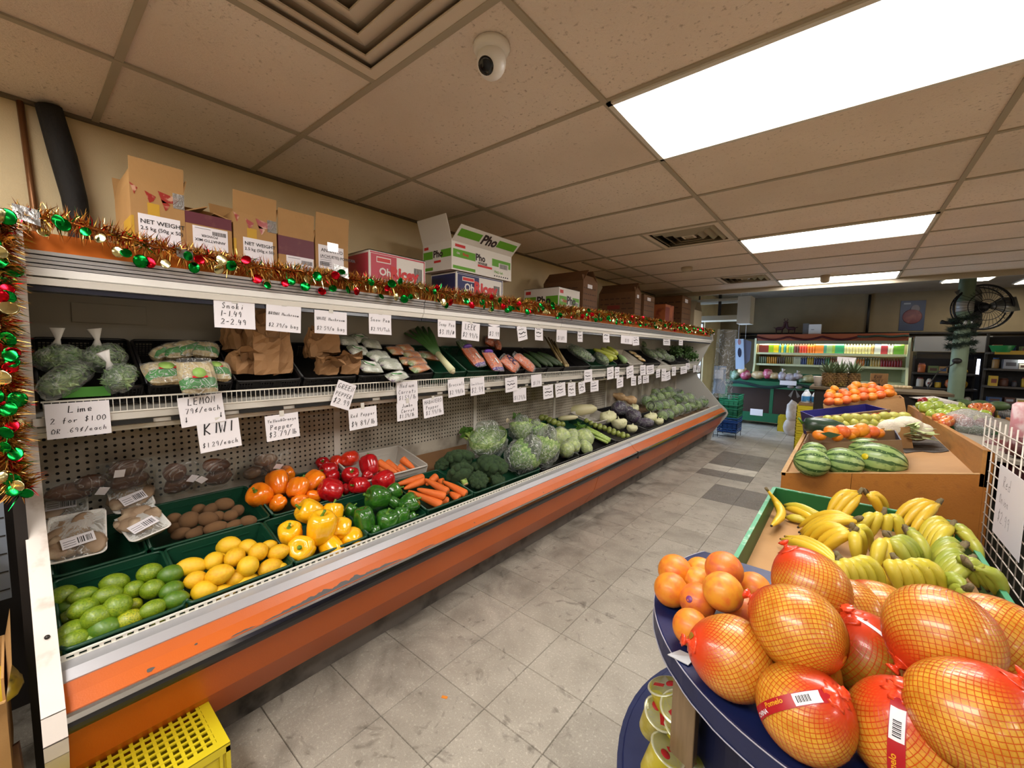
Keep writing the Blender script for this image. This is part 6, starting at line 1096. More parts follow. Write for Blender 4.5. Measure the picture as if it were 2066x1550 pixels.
for i,(x,y,z,w,h) in enumerate(q):
    r=min(.094,max(.074,(w+h)*.222));d=Vector(PT[i][0]).normalized();o=link('pomelo',POMB[2 if i in(4,13,14) else i%2],loc=(x,y,max(z,TZ+r)),scale=(r,r,r));o.rotation_mode='QUATERNION'
    # spin so that local +x turns toward the viewer
    q0=Vector((0,0,1)).rotation_difference(d);v=q0.inverted()@(Vector((0,0,1.54))-Vector((x,y,z))).normalized();q1=Matrix.Rotation(math.atan2(v.y,v.x),4,'Z').to_quaternion();o.rotation_quaternion=q0@q1
    tag(o,PT[i][1],'pomelo','netted pomelos');link('netting',NETME,o,kind='stuff');link('red_film',REDG,o);link('net_tie',TIEME,o)
    if i in(3,8):
        a0={3:-.3,8:-.2}[i];b=B();vs,fs=pom_strip(.27,.18,2.05,0);b.add(vs,fs,0,True);vs,fs=pom_strip(.235,.45,.98,0,1.024);b.add(vs,fs,1,True)
        for k in range(9):vs,fs=pom_strip(.13,.66+k*.03,.66+k*.03+(.012 if k%2 else .02),0,1.027);b.add(vs,fs,2)
        wrap_text(b,'CHINA',.13,2.0,.09,1);wrap_text(b,'Pomelo',.15,1.62,-.0,3);b.make('paper_label',[mat('label_crimson','#a8101c',.4),PAP,INK,mat('label_gold','#e0a020',.4)],o,'crimson paper label with bar code',rot=(0,0,a0))
    if i==4:b=B();vs,fs=pom_strip(.09,.12,.9,0);b.add(vs,fs,0,True);b.make('white_tag',PAP,o,rot=(0,0,.9))
    if i==0:b=B();vs,fs=pom_strip(.2,.08,.3,0,1.05);b.add(vs,fs,0,True);b.make('gold_tag',mat('gold_tag','#8a6a1c',.4),o,rot=(0,0,1.2))
# ---------------------------------------------------------------- green bin of bananas
GBN=mat('green_bin','#0c5a26',.5,mix=(4,'#0a4a20',.4,.7));GBR=mat('green_bin_rim','#4f9a74',.5,mix=(18,'#9fc0a8',.55,.68))
bn=thing('banana_bin','open green bin lined with cardboard, full of bananas','bin',(-.26,1.62,0));OB=(-.26,1.62,0)
def wall_(a,c,z0,z1,th,name,m,rim=True):
    (x0,y0),(x1,y1)=a,c;d=Vector((x1-x0,y1-y0,0)).normalized();n=Vector((-d.y,d.x,0))*th/2
    P=[Vector((x0,y0,z0))-n,Vector((x1,y1,z0))-n,Vector((x1,y1,z0))+n,Vector((x0,y0,z0))+n];U=Vector((0,0,z1-z0));f=[(0,3,2,1),(4,5,6,7),(0,1,5,4),(1,2,6,5),(2,3,7,6),(3,0,4,7)]
    B().add(P+[p+U for p in P],f).make(name,m,bn,org=OB)
    if rim:Q=[p+U for p in P];B().add(Q+[p+Vector((0,0,.004)) for p in Q],f).make('worn_rim',GBR,bn,org=OB)
wall_((-.265,1.62),(-.265,2.63),.58,.80,.016,'bin_side',GBN);wall_((-.265,2.635),(.42,2.635),.58,.80,.016,'bin_back',GBN);wall_((.43,2.62),(.43,1.62),.58,.80,.016,'bin_side',GBN);wall_((-.25,1.625),(.42,1.625),.58,.76,.012,'bin_front',GBN,False)
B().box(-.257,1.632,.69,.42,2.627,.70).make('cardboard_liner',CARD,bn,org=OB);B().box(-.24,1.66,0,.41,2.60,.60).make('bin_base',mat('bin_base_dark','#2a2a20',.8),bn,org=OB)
o=B().tube([(0,0,.003),(.015,.03,.006),(.01,.06,.004),(-.01,.085,.003)],.003,5).tube([(.013,.04,.005),(.03,.035,.003)],.0025,5).make('stalk_scrap',mat('dry_stem','#5a4a30',.9),loc=(-.185,1.70,.70));tag(o,'dry stalk fragment lying on the cardboard of the green bin','stalk')
BAN={k:mat('banana_'+k,c,.45,mix=[(5,c2,.45,.7),(45,'#6b5222',.68,.76)],coat=.15) for k,c,c2 in(('ripe','#d6b02a','#c9a424'),('turning','#bcae2e','#cdb436'),('green','#8f9a34','#a9a53a'))}
BTIP=mat('banana_tip','#2c2416',.8);BCR=mat('banana_crown','#6b5c40',.85,mix=(30,'#6b6a38',.5,.7),bump=(60,.5))
def hand(label,S,T0,T1,n,kind,arch=.05,r=.0195,group='hands of bananas'):
    S,T0,T1=Vector(S),Vector(T0),Vector(T1);t=thing('banana_hand',label,'bananas',S,group=group);rd=random.Random(int(S.x*1e3)+n);mid=((T0+T1)/2-S);side=(T1-T0).normalized() if(T1-T0).length>1e-4 else Vector((1,0,0))
    for k in range(n):
        f=k/max(1,n-1);T=T0.lerp(T1,f)-S+Vector((0,0,rd.uniform(-.006,.006)));up=Vector((0,0,1))*arch*(.9+rd.uniform(-.1,.2));o0=side*(f-.5)*.030*max(1,n-2)*.6;pts=[];rr_=[]
        for i in range(9):
            s=i/8;p=o0*(1-s*.3)+T*s+up*math.sin(math.pi*min(1,s*1.02))+side*(f-.5)*.02*math.sin(math.pi*s);pts.append(p);rr_.append(r*[.42,.55,.95,1.08,1.1,1.08,.98,.66,.25][i])
        B().tube(pts,rr_,7,smooth=True).make('banana',[BAN[kind]],t);d=(pts[-1]-pts[-2]).normalized();B().tube([pts[-1]-d*.002,pts[-1]+d*.008],[r*.3,r*.22],6).make('banana_tip',BTIP,t)
    w=.009*max(1,n-2);c=-mid.normalized();B().tube([c*-.012-side*w*.5,c*.014+Vector((0,0,.006)),c*-.012+side*w*.5],[.009,.013,.009],8).tube([c*.005,c*.025+Vector((0,0,.010))],[.011,.007],7).make('crown',BCR,t)
    return t
HB=[((965,185),(760,345),(800,385),3,'ripe','banana hand at the back middle with a tall dark stalk'),((1020,190),(1160,320),(1130,340),2,'ripe','two bananas behind the tall dark stalk, bending right'),((945,365),(570,420),(590,470),4,'ripe','ripe banana hand pointing left in the second row'),((915,445),(600,500),(690,585),4,'ripe','ripe banana hand pointing left with stalk in the middle'),((935,440),(960,650),(1040,560),3,'turning','short bananas hanging down from the middle stalk'),((1130,330),(990,480),(1210,490),4,'turning','greenish banana hand standing in the middle back'),((1490,255),(1190,385),(1290,470),3,'ripe','pair of fat bananas at the back right with a cut stalk'),((835,650),(455,490),(500,470),3,'ripe','long ripe bananas running to the left side of the bin'),((845,640),(880,880),(1090,850),6,'turning','banana hand spreading toward the pomelos, stalk on top'),((1160,495),(1080,730),(1200,720),3,'turning','banana hand in the middle hanging to the left'),((1170,490),(1330,700),(1390,660),4,'green','greenish banana hand in the middle hanging to the right'),((1290,450),(1350,590),(1430,660),3,'green','greenish bananas behind the middle hand'),((1225,650),(1290,860),(1500,860),5,'turning','banana hand at the front with a thick grey-brown stalk'),((1235,700),(1095,760),(1110,830),4,'ripe','yellow bananas stacked at the front under the thick stalk'),((1580,400),(1370,500),(1430,580),4,'turning','banana hand in the right column, backmost'),((1650,545),(1430,640),(1440,720),4,'green','green-yellow banana hand in the right column, second'),((1700,640),(1470,760),(1510,830),5,'green','green-yellow banana hand in the right column, third'),((1690,660),(1800,820),(1900,870),4,'green','greenish banana hand at the right side, stalk in the corner'),((1680,830),(1530,880),(1560,930),4,'green','greenish banana hand at the front right by the pomelos'),((1600,430),(1720,560),(1790,640),3,'green','green bananas along the right wall of the bin')]
HS=[(0.084,2.527,0.88),(0.115,2.56,0.875),(0.07,2.164,0.86),(0.054,1.974,0.87),(0.063,1.975,0.875),(0.161,2.284,0.87),(0.355,2.591,0.88),(0.024,1.749,0.83),(0.027,1.691,0.86),(0.158,1.984,0.87),(0.161,1.981,0.875),(0.223,2.142,0.86),(0.172,1.805,0.86),(0.184,1.873,0.81),(0.378,2.429,0.84),(0.371,2.174,0.84),(0.368,2.038,0.84),(0.349,1.947,0.86),(0.322,1.778,0.84),(0.39,2.441,0.82)]
H0=[(-0.022,2.437,0.76),(0.203,2.665,0.77),(-0.119,2.246,0.74),(-0.091,2.059,0.76),(0.079,1.919,0.78),(0.099,2.235,0.77),(0.21,2.522,0.77),(-0.167,2.066,0.74),(0.047,1.636,0.77),(0.128,1.879,0.77),(0.228,1.958,0.79),(0.252,2.132,0.79),(0.198,1.767,0.78),(0.137,1.917,0.74),(0.283,2.36,0.77),(0.286,2.138,0.77),(0.283,1.976,0.77),(0.398,1.984,0.78),(0.292,1.869,0.76),(0.431,2.361,0.78)]
H1=[(0.002,2.429,0.74),(0.183,2.6,0.77),(-0.102,2.161,0.74),(-0.041,1.96,0.76),(0.116,2.059,0.79),(0.204,2.281,0.78),(0.252,2.416,0.76),(-0.147,2.12,0.74),(0.124,1.714,0.78),(0.178,1.935,0.77),(0.258,2.037,0.79),(0.275,2.052,0.79),(0.273,1.811,0.79),(0.14,1.835,0.74),(0.301,2.267,0.76),(0.281,2.048,0.76),(0.292,1.924,0.76),(0.43,1.978,0.77),(0.3,1.845,0.75),(0.445,2.277,0.77)]
for i,hb in enumerate(HB):hand(hb[5],HS[i],H0[i],H1[i],hb[3],hb[4],.035 if i not in(7,13) else .015)
q=[(-0.267,2.38,0.85),(-0.231,2.439,0.78),(-0.188,2.357,0.75),(-0.219,2.17,0.75),(-0.205,2.519,0.75),(-0.062,2.425,0.76),(-0.029,2.454,0.775),(-0.198,2.495,0.74),(-0.084,2.417,0.745),(-0.052,2.321,0.76),(-0.186,2.417,0.72),(-0.076,2.398,0.72)]
def single(label,pts,kind,tips=True):
    P=[Vector(p[:3]) for p in pts];t=thing('banana',label,'banana',P[0],group='loose bananas');n=len(P);D=[]
    for i in range(9):
        s=i/8*(n-1);k=min(int(s),n-2);D.append(P[k].lerp(P[k+1],s-k)-P[0])
    for _ in range(2):D=[D[0]]+[(D[i-1]+D[i]*2+D[i+1])/4 for i in range(1,8)]+[D[8]]
    B().tube(D,[.006,.008,.014,.019,.021,.021,.02,.015,.006],8).make('peel',BAN[kind],t);B().tube([D[8],D[8]+(D[8]-D[7]).normalized()*.006],[.006,.004],6).make('banana_tip',BTIP,t);B().tube([D[0],D[0]-(D[1]-D[0]).normalized()*.02],[.007,.008],6).make('stem_end',BCR,t)
single('curved ripe banana standing in the back left corner, stem up',[q[0],q[1],q[2],q[3]],'ripe');mid=lambda a,c,u:tuple((Vector(a[:3])+Vector(c[:3]))/2+Vector((0,.01,u)))
single('greenish banana lying along the back wall of the bin',[q[6],q[5],mid(q[4],q[5],.02),q[4]],'turning');single('yellow banana lying just in front of the back one',[q[9],q[8],mid(q[7],q[8],.015),q[7]],'ripe');single('freckled green-yellow banana lying lowest of the loose ones',[q[11],mid(q[10],q[11],.01),q[10]],'turning')
# ---------------------------------------------------------------- brown wooden island behind the bin
BRW=mat('brown_laminate','#a5671f',.55,mix=[(1.5,'#94591a',.4,.7),(30,'#8a5218',.55,.8)],bump=(120,.1));PLY=mat('raw_wood_edge','#c39a62',.65,mix=(9,'#b0854e',.4,.7,4,(1,8,8)));BRD=mat('barrier_board','#b07a3c',.55,mix=[(4,'#9a6a30',.4,.7,4,(8,1,8))],bump=(40,.1,(8,1,8)))
isl=thing('produce_island','brown wooden two-sided produce island behind the banana bin','island',(.15,3.0,0));OI=(.15,3.0,0);IE=5.5
def iz(x):return .80+.20*(x+.26)
B().add([(-.27,3.0,0),(.062,3.0,0),(.062,3.0,iz(.062)),(-.27,3.0,iz(-.27)),(-.27,3.018,0),(.062,3.018,0),(.062,3.018,iz(.062)),(-.27,3.018,iz(-.27))],[(0,1,2,3),(7,6,5,4),(3,2,6,7),(0,3,7,4),(1,5,6,2)]).make('front_board',BRW,isl,org=OI)
B().add([(.064,3.0,0),(.56,3.0,0),(.56,3.0,iz(.56)),(.064,3.0,iz(.064)),(.064,3.018,0),(.56,3.018,0),(.56,3.018,iz(.56)),(.064,3.018,iz(.064))],[(0,1,2,3),(7,6,5,4),(3,2,6,7),(0,3,7,4),(1,5,6,2)]).make('front_board',BRW,isl,org=OI)
B().box(.5605,3.0,0,.585,3.02,1.08).make('front_board',BRW,isl,org=OI)
B().prism([(-.27,iz(-.27)-.001),(.555,iz(.555)-.001),(.555,iz(.555)+.003),(-.27,iz(-.27)+.003)],3.0,3.018).make('raw_edge',PLY,isl,org=OI)
B().box(-.272,3.019,0,-.255,IE,iz(-.27)+.002).make('side_board',BRW,isl,org=OI);B().box(-.274,3.0,iz(-.27)-.012,-.250,IE,iz(-.27)+.006).make('raw_edge',PLY,isl,org=OI)
B().prism([(-.255,iz(-.255)-.03),(.555,iz(.555)-.03),(.555,iz(.555)-.022),(-.255,iz(-.255)-.022)],3.019,IE).make('card_deck',CARD,isl,org=OI)
B().add([(.545,3.0,.90),(.572,3.0,.90),(.572,3.0,1.085),(.545,3.0,1.085),(.545,6.2,.84),(.572,6.2,.84),(.572,6.2,1.0),(.545,6.2,1.0)],[(0,1,2,3),(7,6,5,4),(0,4,5,1),(1,5,6,2),(2,6,7,3),(3,7,4,0)]).make('barrier_board',BRD,isl,org=OI)
B().prism([(.58,1.0),(1.25,.93),(1.25,.91),(.58,.98)],3.4,6.2).make('right_deck',mat('grey_paper','#8f877a',.7),isl,org=OI);B().box(1.25,3.4,0,1.27,6.2,.95).make('side_board',BRW,isl,org=OI)
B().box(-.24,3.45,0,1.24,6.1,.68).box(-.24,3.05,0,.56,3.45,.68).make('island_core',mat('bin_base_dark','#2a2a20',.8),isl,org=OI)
mz=lambda x:iz(x)-.0215
b=B();e=[3.72+.03*math.sin(i*1.7)+(.12 if i<3 else 0) for i in range(9)];xs=[.22+.32*i/8 for i in range(9)]
b.add([(x,y,mz(x)+.004) for x,y in zip(xs,e)]+[(x,5.0,mz(x)+.004) for x in xs],[(i,i+1,9+i+1,9+i) for i in range(8)]);o=b.make('rubber_mat',mat('grey_rubber_mat','#4a443e',.8,bump=(120,.4)));tag(o,'dark grey mat with a torn edge on the brown island deck','mat')
# open cartons and fruit on the left side of the island
def obox(label,x0,x1,y0,y1,zb,z1,m,side_m=None,name='fruit_carton',cat='carton',rot=0.,front_cut=0):
    t=thing(name,label,cat,(x0,y0,iz(x0)-.021),(0,-.197,rot),'open fruit cartons');w,d,h=x1-x0,y1-y0,z1-zb
    B().box(0,0,0,w,d,.006).make('carton_floor',m,t);B().box(0,0,.006,w,.006,h-front_cut).make('carton_front',m,t);B().box(0,d-.006,.006,w,d,h).make('carton_back',m,t);B().box(0,.006,.006,.006,d-.006,h).make('carton_side',m,t);B().box(w-.006,.006,.006,w,d-.006,h).make('carton_side',side_m or m,t);return t,w,d,h
DKC=mat('dull_card','#7d6142',.75,mix=(3,'#6f5438',.4,.7));NVC=mat('navy_card','#1c2244',.5);NVC2=mat('violet_card','#2a2474',.5)
t,w,d,h=obox('grey-brown open carton of mandarins behind the watermelons',-.155,.315,3.24,3.64,.83,.995,DKC,NVC);B().box(w-.001,-.002,0,w+.003,.02,h*.28).make('navy_patch',NVC,t)
WM=mat('watermelon_skin','#8aa860',.4,mix=[(9,'#a3b874',.4,.7),(30,'#5f8046',.55,.7)],coat=.2);WMS=mat('melon_stripe','#3a5a2a',.45,mix=(9,'#3a5a2c',.4,.7));WMY=mat('melon_pale','#c0b04a',.5)
def melon(label,c,rx,r,rz,sticker=False,pale=False):
    t=link('watermelon',B().ball((0,0,0),(rx,r,r),26,18).mesh('watermelon',WM),loc=c,rot=(.1,.1,rz));tag(t,label,'watermelon','small watermelons');b=B()
    for k in range(11):
        a=2*math.pi*k/11;L_=[];R_=[]
        for i in range(19):
            s=.12+(math.pi-.24)*i/18;w=(.10+.07*noise.noise((k*5,i*.9,0)))*(.6+.4*math.sin(s));j=.06*noise.noise((k*3,i*.7,5))
            for(lst,q) in((L_,-1),(R_,1)):aa=a+j+q*w;lst.append((rx*1.004*math.cos(s),r*1.004*math.sin(s)*math.cos(aa),r*1.004*math.sin(s)*math.sin(aa)))
        b.add(L_+R_,[(i,i+1,20+i,19+i) for i in range(18)],0,True)
    b.make('dark_stripe',WMS,t,kind='stuff')

    if sticker:v=Vector((-.45,-.8,.25)).normalized();v=t.rotation_euler.to_matrix().inverted()@v;p=Vector((v.x*rx,v.y*r,v.z*r));s=B().lathe([(.018,0),(.017,.002)],16).make('sticker',mat('yellow_sticker','#d8c21c',.4),t,'round yellow sticker',loc=p*1.0);s.rotation_mode='QUATERNION';s.rotation_quaternion=Vector((0,0,1)).rotation_difference(v)
q=[(-0.124,2.965,0.899,0.176,0.153),(0.019,3.082,0.902,0.194,0.153),(0.179,3.215,0.917,0.258,0.182),(0.133,3.182,0.96,0.206,0.135),(-0.121,2.973,0.946,0.129,0.106)];M_=[('small striped watermelon at the left of the island front',0.3),('striped watermelon in the middle of the front row',.2),('large striped watermelon with a round yellow sticker',-.1),('striped watermelon behind the one with the sticker',.1),('striped watermelon behind the left one',.5)]
for i,(x,y,z,w,h) in enumerate(q):melon(M_[i][0],(x,y+(.10 if i>2 else .02),z+.0),max(w,h)*.52,h*.56,M_[i][1],i==2)
MAN=[B().ball((0,0,0),(1,1,.86),18,12,fn=lambda d:1-.10*max(0,d.z-.9)*6).mesh('mandarin',mat('mandarin_%d'%i,c,.4,bump=(120,.2),coat=.2,mix=(3,c2,.4,.7))) for i,(c,c2) in enumerate((('#e8861a','#e07414'),('#ec9420','#e68618'),('#e26a24','#d85a20')))]
def fruit(name,ms,cat,L,lab,grp,per=5,flat=1.):
    lb=row_labels([p[:3] for p in L],lab,per);rd=random.Random(len(L))
    for i,(x,y,z,w,h) in enumerate(L):
        r=(w+h)/4;o=link(name,ms[i%len(ms)],loc=(x,y,z),rot=(rd.uniform(-.8,.8),rd.uniform(-.8,.8),rd.uniform(0,6)),scale=(r,r,r));tag(o,lb[i],cat,grp)
q=[(-0.105,3.102,1.053,0.079,0.073),(-0.048,3.151,1.076,0.091,0.079),(0.006,3.195,1.08,0.097,0.085),(0.058,3.237,1.075,0.079,0.079),(0.094,3.269,1.088,0.103,0.097),(0.146,3.311,1.083,0.091,0.085),(0.175,3.333,1.072,0.079,0.073),(0.045,3.225,1.057,0.073,0.061),(0.113,3.28,1.055,0.085,0.061),(-0.016,3.174,1.049,0.079,0.061)]
fruit('mandarin',MAN,'mandarin',[(p[0],p[1]+.08,p[2]-.02,p[3],p[4]) for p in q],'mandarin in the grey-brown carton','mandarins in the near carton',5)
t=thing('mandarin_leaf','dark green leaf hanging over the carton front among the mandarins','leaf',([(-0.046,3.021,1.062)][0]));B().add([(-.05,0,.01),(-.01,-.004,.025),(.05,0,.015),(0,-.004,-.012)],[(0,3,2,1)],0,True).make('leaf_blade',mat('citrus_leaf','#27442a',.4),t)
WNET=mat('white_foam_net','#d6cdb9',.6,bump=(60,.6));PALE=mat('pale_leaf','#a9b878',.55,mix=(9,'#d0d2a8',.45,.7),bump=(14,.4))
q=[(0.121,3.733,0.987,0.27,0.104),(0.274,3.862,1.021,0.159,0.118),(0.353,3.929,1.044,0.18,0.118),(0.395,3.96,1.01,0.207,0.118),(0.01,3.64,0.971,0.173,0.055)]
for i,(x,y,z,w,h) in enumerate(q):
    t=thing('wrapped_melon',['white-wrapped long melon lying behind the mandarins','white-wrapped vegetable at the left of the leafy pile','white-wrapped vegetable on top of the leafy pile','white-wrapped vegetable at the right of the leafy pile','end of white wrapping behind the left mandarins'][i],'wrapped vegetable',(x,y+.05,z),group='white-wrapped vegetables');B().ball((0,0,0),(w/2,w/2.6,h/1.7),18,12,fn=lambda d:noisy(d,2,.12,i)).make('foam_wrap',WNET,t)
    if i in(1,3):B().ball((-.012 if i==1 else .0,-w*.36,-.01),(.018,.008,.016),8,6).make('yellow_end',mat('melon_pale','#c0b04a',.5),t)
b=B();rd=random.Random(4);pl=[(0.425,3.857,1.03),(0.371,3.808,0.989)]
t=thing('napa_cabbage','pale leafy cabbage ends sticking out right of the wrapped vegetables','cabbage',pl[0])
for k in range(22):
    a=rd.uniform(-.9,.9);L_=rd.uniform(.06,.12);p=Vector((rd.uniform(-.10,.03),rd.uniform(-.05,.05),rd.uniform(-.05,.03)));d=Vector((math.cos(a)*.6,math.sin(a),rd.uniform(-.3,.3))).normalized()*L_;u=d.cross(Vector((0,0,1))).normalized()*.028
    b.add([p,p+d*.5+u,p+d+Vector((0,0,.012)),p+d*.5-u],[(0,1,2,3)],0,True)
b.make('cabbage_leaves',PALE,t,kind='stuff')
t,w,d,h=obox('low open carton under the pale green guavas',-.18,.40,3.86,4.20,.80,.95,CARD)
GUA=[ellipsoid('guava',mat('guava_%d'%i,c,.45,mix=(3,c2,.4,.7),var=.1),.05,12,9) for i,(c,c2) in enumerate((('#b5b04a','#9fa544'),('#a3a648','#c2b656')))]
rd=random.Random(6);q=[(-0.124,3.88,0.963,0.087,0.072),(-0.067,3.927,0.964,0.087,0.072),(-0.01,3.973,0.964,0.087,0.072),(0.047,4.02,0.965,0.087,0.072),(0.103,4.068,0.98,0.087,0.072),(0.16,4.114,0.981,0.087,0.072),(0.217,4.161,0.981,0.087,0.072),(0.274,4.208,0.981,0.087,0.072),(0.33,4.256,0.997,0.087,0.072),(-0.106,3.899,0.999,0.087,0.072),(-0.049,3.945,1.0,0.087,0.072),(0.008,3.992,1.0,0.087,0.072),(0.064,4.04,1.016,0.087,0.072),(0.121,4.086,1.016,0.087,0.072),(0.178,4.133,1.017,0.087,0.072),(0.235,4.18,1.017,0.087,0.072),(0.291,4.228,1.033,0.087,0.072),(0.349,4.274,1.033,0.087,0.072),(-0.088,3.917,1.036,0.087,0.072),(-0.031,3.964,1.036,0.087,0.072),(0.025,4.012,1.052,0.087,0.072),(0.082,4.058,1.052,0.087,0.072),(0.139,4.105,1.053,0.087,0.072),(0.196,4.152,1.053,0.087,0.072),(0.252,4.2,1.069,0.087,0.072),(0.309,4.246,1.069,0.087,0.072),(0.367,4.293,1.07,0.087,0.072)]
put(GUA,'guava','guava',[(p[0],p[1]+.03*(i//9),p[2],p[3],p[4]) for i,p in enumerate(q)],row_labels([p[:3] for p in q],'pale green guava in the carton',9),'pale green guavas',jit=2)
t=thing('winter_melon','dark green long melon lying at the left edge of the island','melon',([(-0.109,3.806,1.006)][0]));B().lathe([(.02,-.12),(.05,-.11),(.062,-.05),(.06,.05),(.04,.12),(.015,.14)],18,axis=(.9,.35,-.05)).make('melon_body',mat('dark_melon','#22382a',.35,mix=(9,'#2f4a34',.4,.7),coat=.3),t);B().tube([(-.12,-.04,.01),(-.15,-.05,.05)],[.01,.007],6).make('melon_stem',mat('pepper_stem','#4f7a22'),t)
# navy clementine carton and oranges behind it
c0=[(-0.134,4.237,0.977),(0.365,4.649,1.013),(-0.125,4.256,1.093),(0.356,4.662,1.202)]
t,w,d,h=obox('navy clementine carton with orange picture, tipped toward the aisle',c0[0][0],c0[1][0],c0[0][1]+.02,c0[0][1]+.42,.86,1.07,NVC2,name='clementine_carton',rot=math.atan2(c0[1][1]-c0[0][1],c0[1][0]-c0[0][0])*.5)
b=B();Lw=w;zc=h*.62
def fr_(u0,v0,u1,v1,mi):b.box(u0*Lw,-.0012,v0*h,u1*Lw,0,v1*h,mi)
for k in range(7):b.lathe([(.026,0),(.024,.002)],14,(Lw*(.76+.035*k),-.0015,h*(.80+.03*(k%2))),0,axis=(0,-1,0))
fr_(.06,.86,.34,.90,1);b.lathe([(.022,0),(.02,.002)],14,(Lw*.19,-.001,h*.74),1,axis=(0,-1,0))
text_into(b,'Clementines',.036,(Lw*.40,-.0015,h*.80),(1,0,.08),(0,0,1),2,.03);text_into(b,'SUNDAR',.06,(Lw*.10,-.0015,h*.50),(1,0,.03),(0,0,1),3,.06)
b.make('printed_front',[mat('print_orange','#d8521c',.5),mat('print_red','#a02a2a',.5),PWH,mat('print_yellow','#d8b61c',.5)],t);B().box(-.004,-.003,h-.012,w+.004,.02,h+.004).make('carton_lip',DKC,t)
q=[(-0.103,4.562,1.117,0.088,0.079),(-0.044,4.611,1.116,0.088,0.079),(0.015,4.661,1.133,0.088,0.079),(0.073,4.71,1.15,0.088,0.079),(0.132,4.76,1.167,0.088,0.079),(0.191,4.809,1.167,0.088,0.079),(0.249,4.858,1.184,0.088,0.079),(0.308,4.908,1.201,0.088,0.079),(-0.106,4.565,1.156,0.088,0.079),(-0.046,4.613,1.156,0.088,0.079),(0.012,4.663,1.173,0.088,0.079),(0.071,4.712,1.19,0.088,0.079),(0.129,4.762,1.207,0.088,0.079),(0.188,4.811,1.206,0.088,0.079),(0.247,4.86,1.223,0.088,0.079),(0.305,4.91,1.24,0.088,0.079),(-0.013,4.645,1.193,0.079,0.07),(0.06,4.707,1.217,0.083,0.075),(0.202,4.825,1.237,0.079,0.07)]
fruit('clementine',MAN[2:]+MAN[:1],'clementine',[(p[0],p[1]+.06+.1*(i//8),p[2],p[3],p[4]) for i,p in enumerate(q)],'orange clementine in the navy carton','clementines in the navy carton',8)
t,w,d,h=obox('open carton of oranges behind the clementines',-.10,.46,4.85,5.2,.84,1.10,CARD)
q=[(-0.106,5.122,1.16,0.088,0.084),(-0.026,5.187,1.157,0.084,0.079),(-0.079,5.149,1.2,0.079,0.074),(0.058,5.262,1.212,0.098,0.084),(0.086,5.288,1.243,0.093,0.079),(0.144,5.334,1.229,0.084,0.074),(0.18,5.36,1.196,0.084,0.074),(0.2,5.382,1.24,0.084,0.079),(0.24,5.411,1.211,0.084,0.074),(0.344,5.494,1.189,0.084,0.074),(0.365,5.508,1.16,0.084,0.069),(0.124,5.313,1.18,0.084,0.074),(0.313,5.463,1.144,0.079,0.069)]
fruit('orange',MAN[1:2]+MAN[:1],'orange',q,'orange in the far carton','oranges in the far carton',5)
NETB=film('grey_net',tint='#c2ccd0',cover=.25,scale=30,strength=1.);q=[(0.078,5.078,1.159,0.284,0.066)]
t=thing('net_bag','grey netted bag of fruit lying across the oranges','bag',q[0][:3]);B().ball((0,0,.02),(.13,.06,.045),16,10,fn=lambda d:noisy(d,3,.3,2)).make('net_film',mat('grey_green_net','#5f6e68',.5,mix=(14,'#aeb8b4',.5,.62),bump=(40,.6)),t)
# ---------------------------------------------------------------- right side of the island
AP={k:B().lathe([(.02,.72),(.18,.84),(.5,.92),(.85,.7),(1.0,.2),(.93,-.35),(.66,-.82),(.34,-.95),(.12,-.86),(.02,-.80)],18).mesh('apple',mat('apple_'+k,c,.3,mix=[(2.2,c2,.42,.68)],coat=.4)) for k,c,c2 in(('green','#93ac3c','#b2bd58'),('red','#8a1820','#a8302a'),('gala','#c85a34','#d89a4c'))}
AS=B().tube([(0,0,.72),(.03,0,1.1)],[.05,.035],5).mesh('stem',mat('apple_stem','#4a3320',.8))
def apples(k,L,lab,grp):
    lb=row_labels([p[:3] for p in L],lab,5);rd=random.Random(len(L)+3)
    for i,(x,y,z,w,h) in enumerate(L):
        r=(w+h)/4;o=link('apple',AP[k],loc=(x,min(y,6.08),z),rot=(rd.uniform(-.7,.7),rd.uniform(-.7,.7),0),scale=(r,r,r));tag(o,lb[i],'apple',grp);link('stem',AS,o)
apples('green',[(0.585,5.255,1.07,0.126,0.099),(0.681,5.445,1.07,0.111,0.102),(0.724,6.175,1.05,0.127,0.105),(0.758,5.396,1.06,0.117,0.099),(0.798,6.024,1.04,0.102,0.091),(0.603,5.769,1.04,0.09,0.08),(0.906,6.296,1.03,0.116,0.084),(0.583,4.906,1.05,0.092,0.067),(0.641,4.914,1.06,0.1,0.083),(0.681,4.86,1.05,0.114,0.09),(0.821,5.263,1.05,0.113,0.087),(0.877,5.329,1.04,0.105,0.079),(0.753,5.142,1.06,0.103,0.086),(0.96,5.385,1.03,0.105,0.078),(0.837,4.814,1.05,0.086,0.063)],'large green apple right of the barrier','green apples right of the barrier')
apples('red',[(0.651,6.354,1.06,0.104,0.071)],'single dark red apple lying on the white paper','red apples')
apples('gala',[(1.045,6.442,1.03,0.116,0.084),(1.018,6.645,1.03,0.11,0.077),(1.1,6.389,1.03,0.125,0.093),(0.98,5.821,1.03,0.104,0.076),(1.081,6.113,1.03,0.099,0.079),(0.581,4.509,1.06,0.099,0.076),(0.607,4.382,1.06,0.088,0.074),(0.653,4.469,1.07,0.082,0.075),(0.704,4.6,1.06,0.084,0.069),(0.847,6.747,1.01,0.103,0.08),(1.02,5.687,1.03,0.092,0.064),(0.578,4.288,1.05,0.08,0.058)],'red and yellow apple right of the barrier','red and yellow apples')
pw=[(0.544,6.531,1.07),(0.63,7.303,1.1),(0.86,5.767,1.1),(0.848,5.772,1.05)]
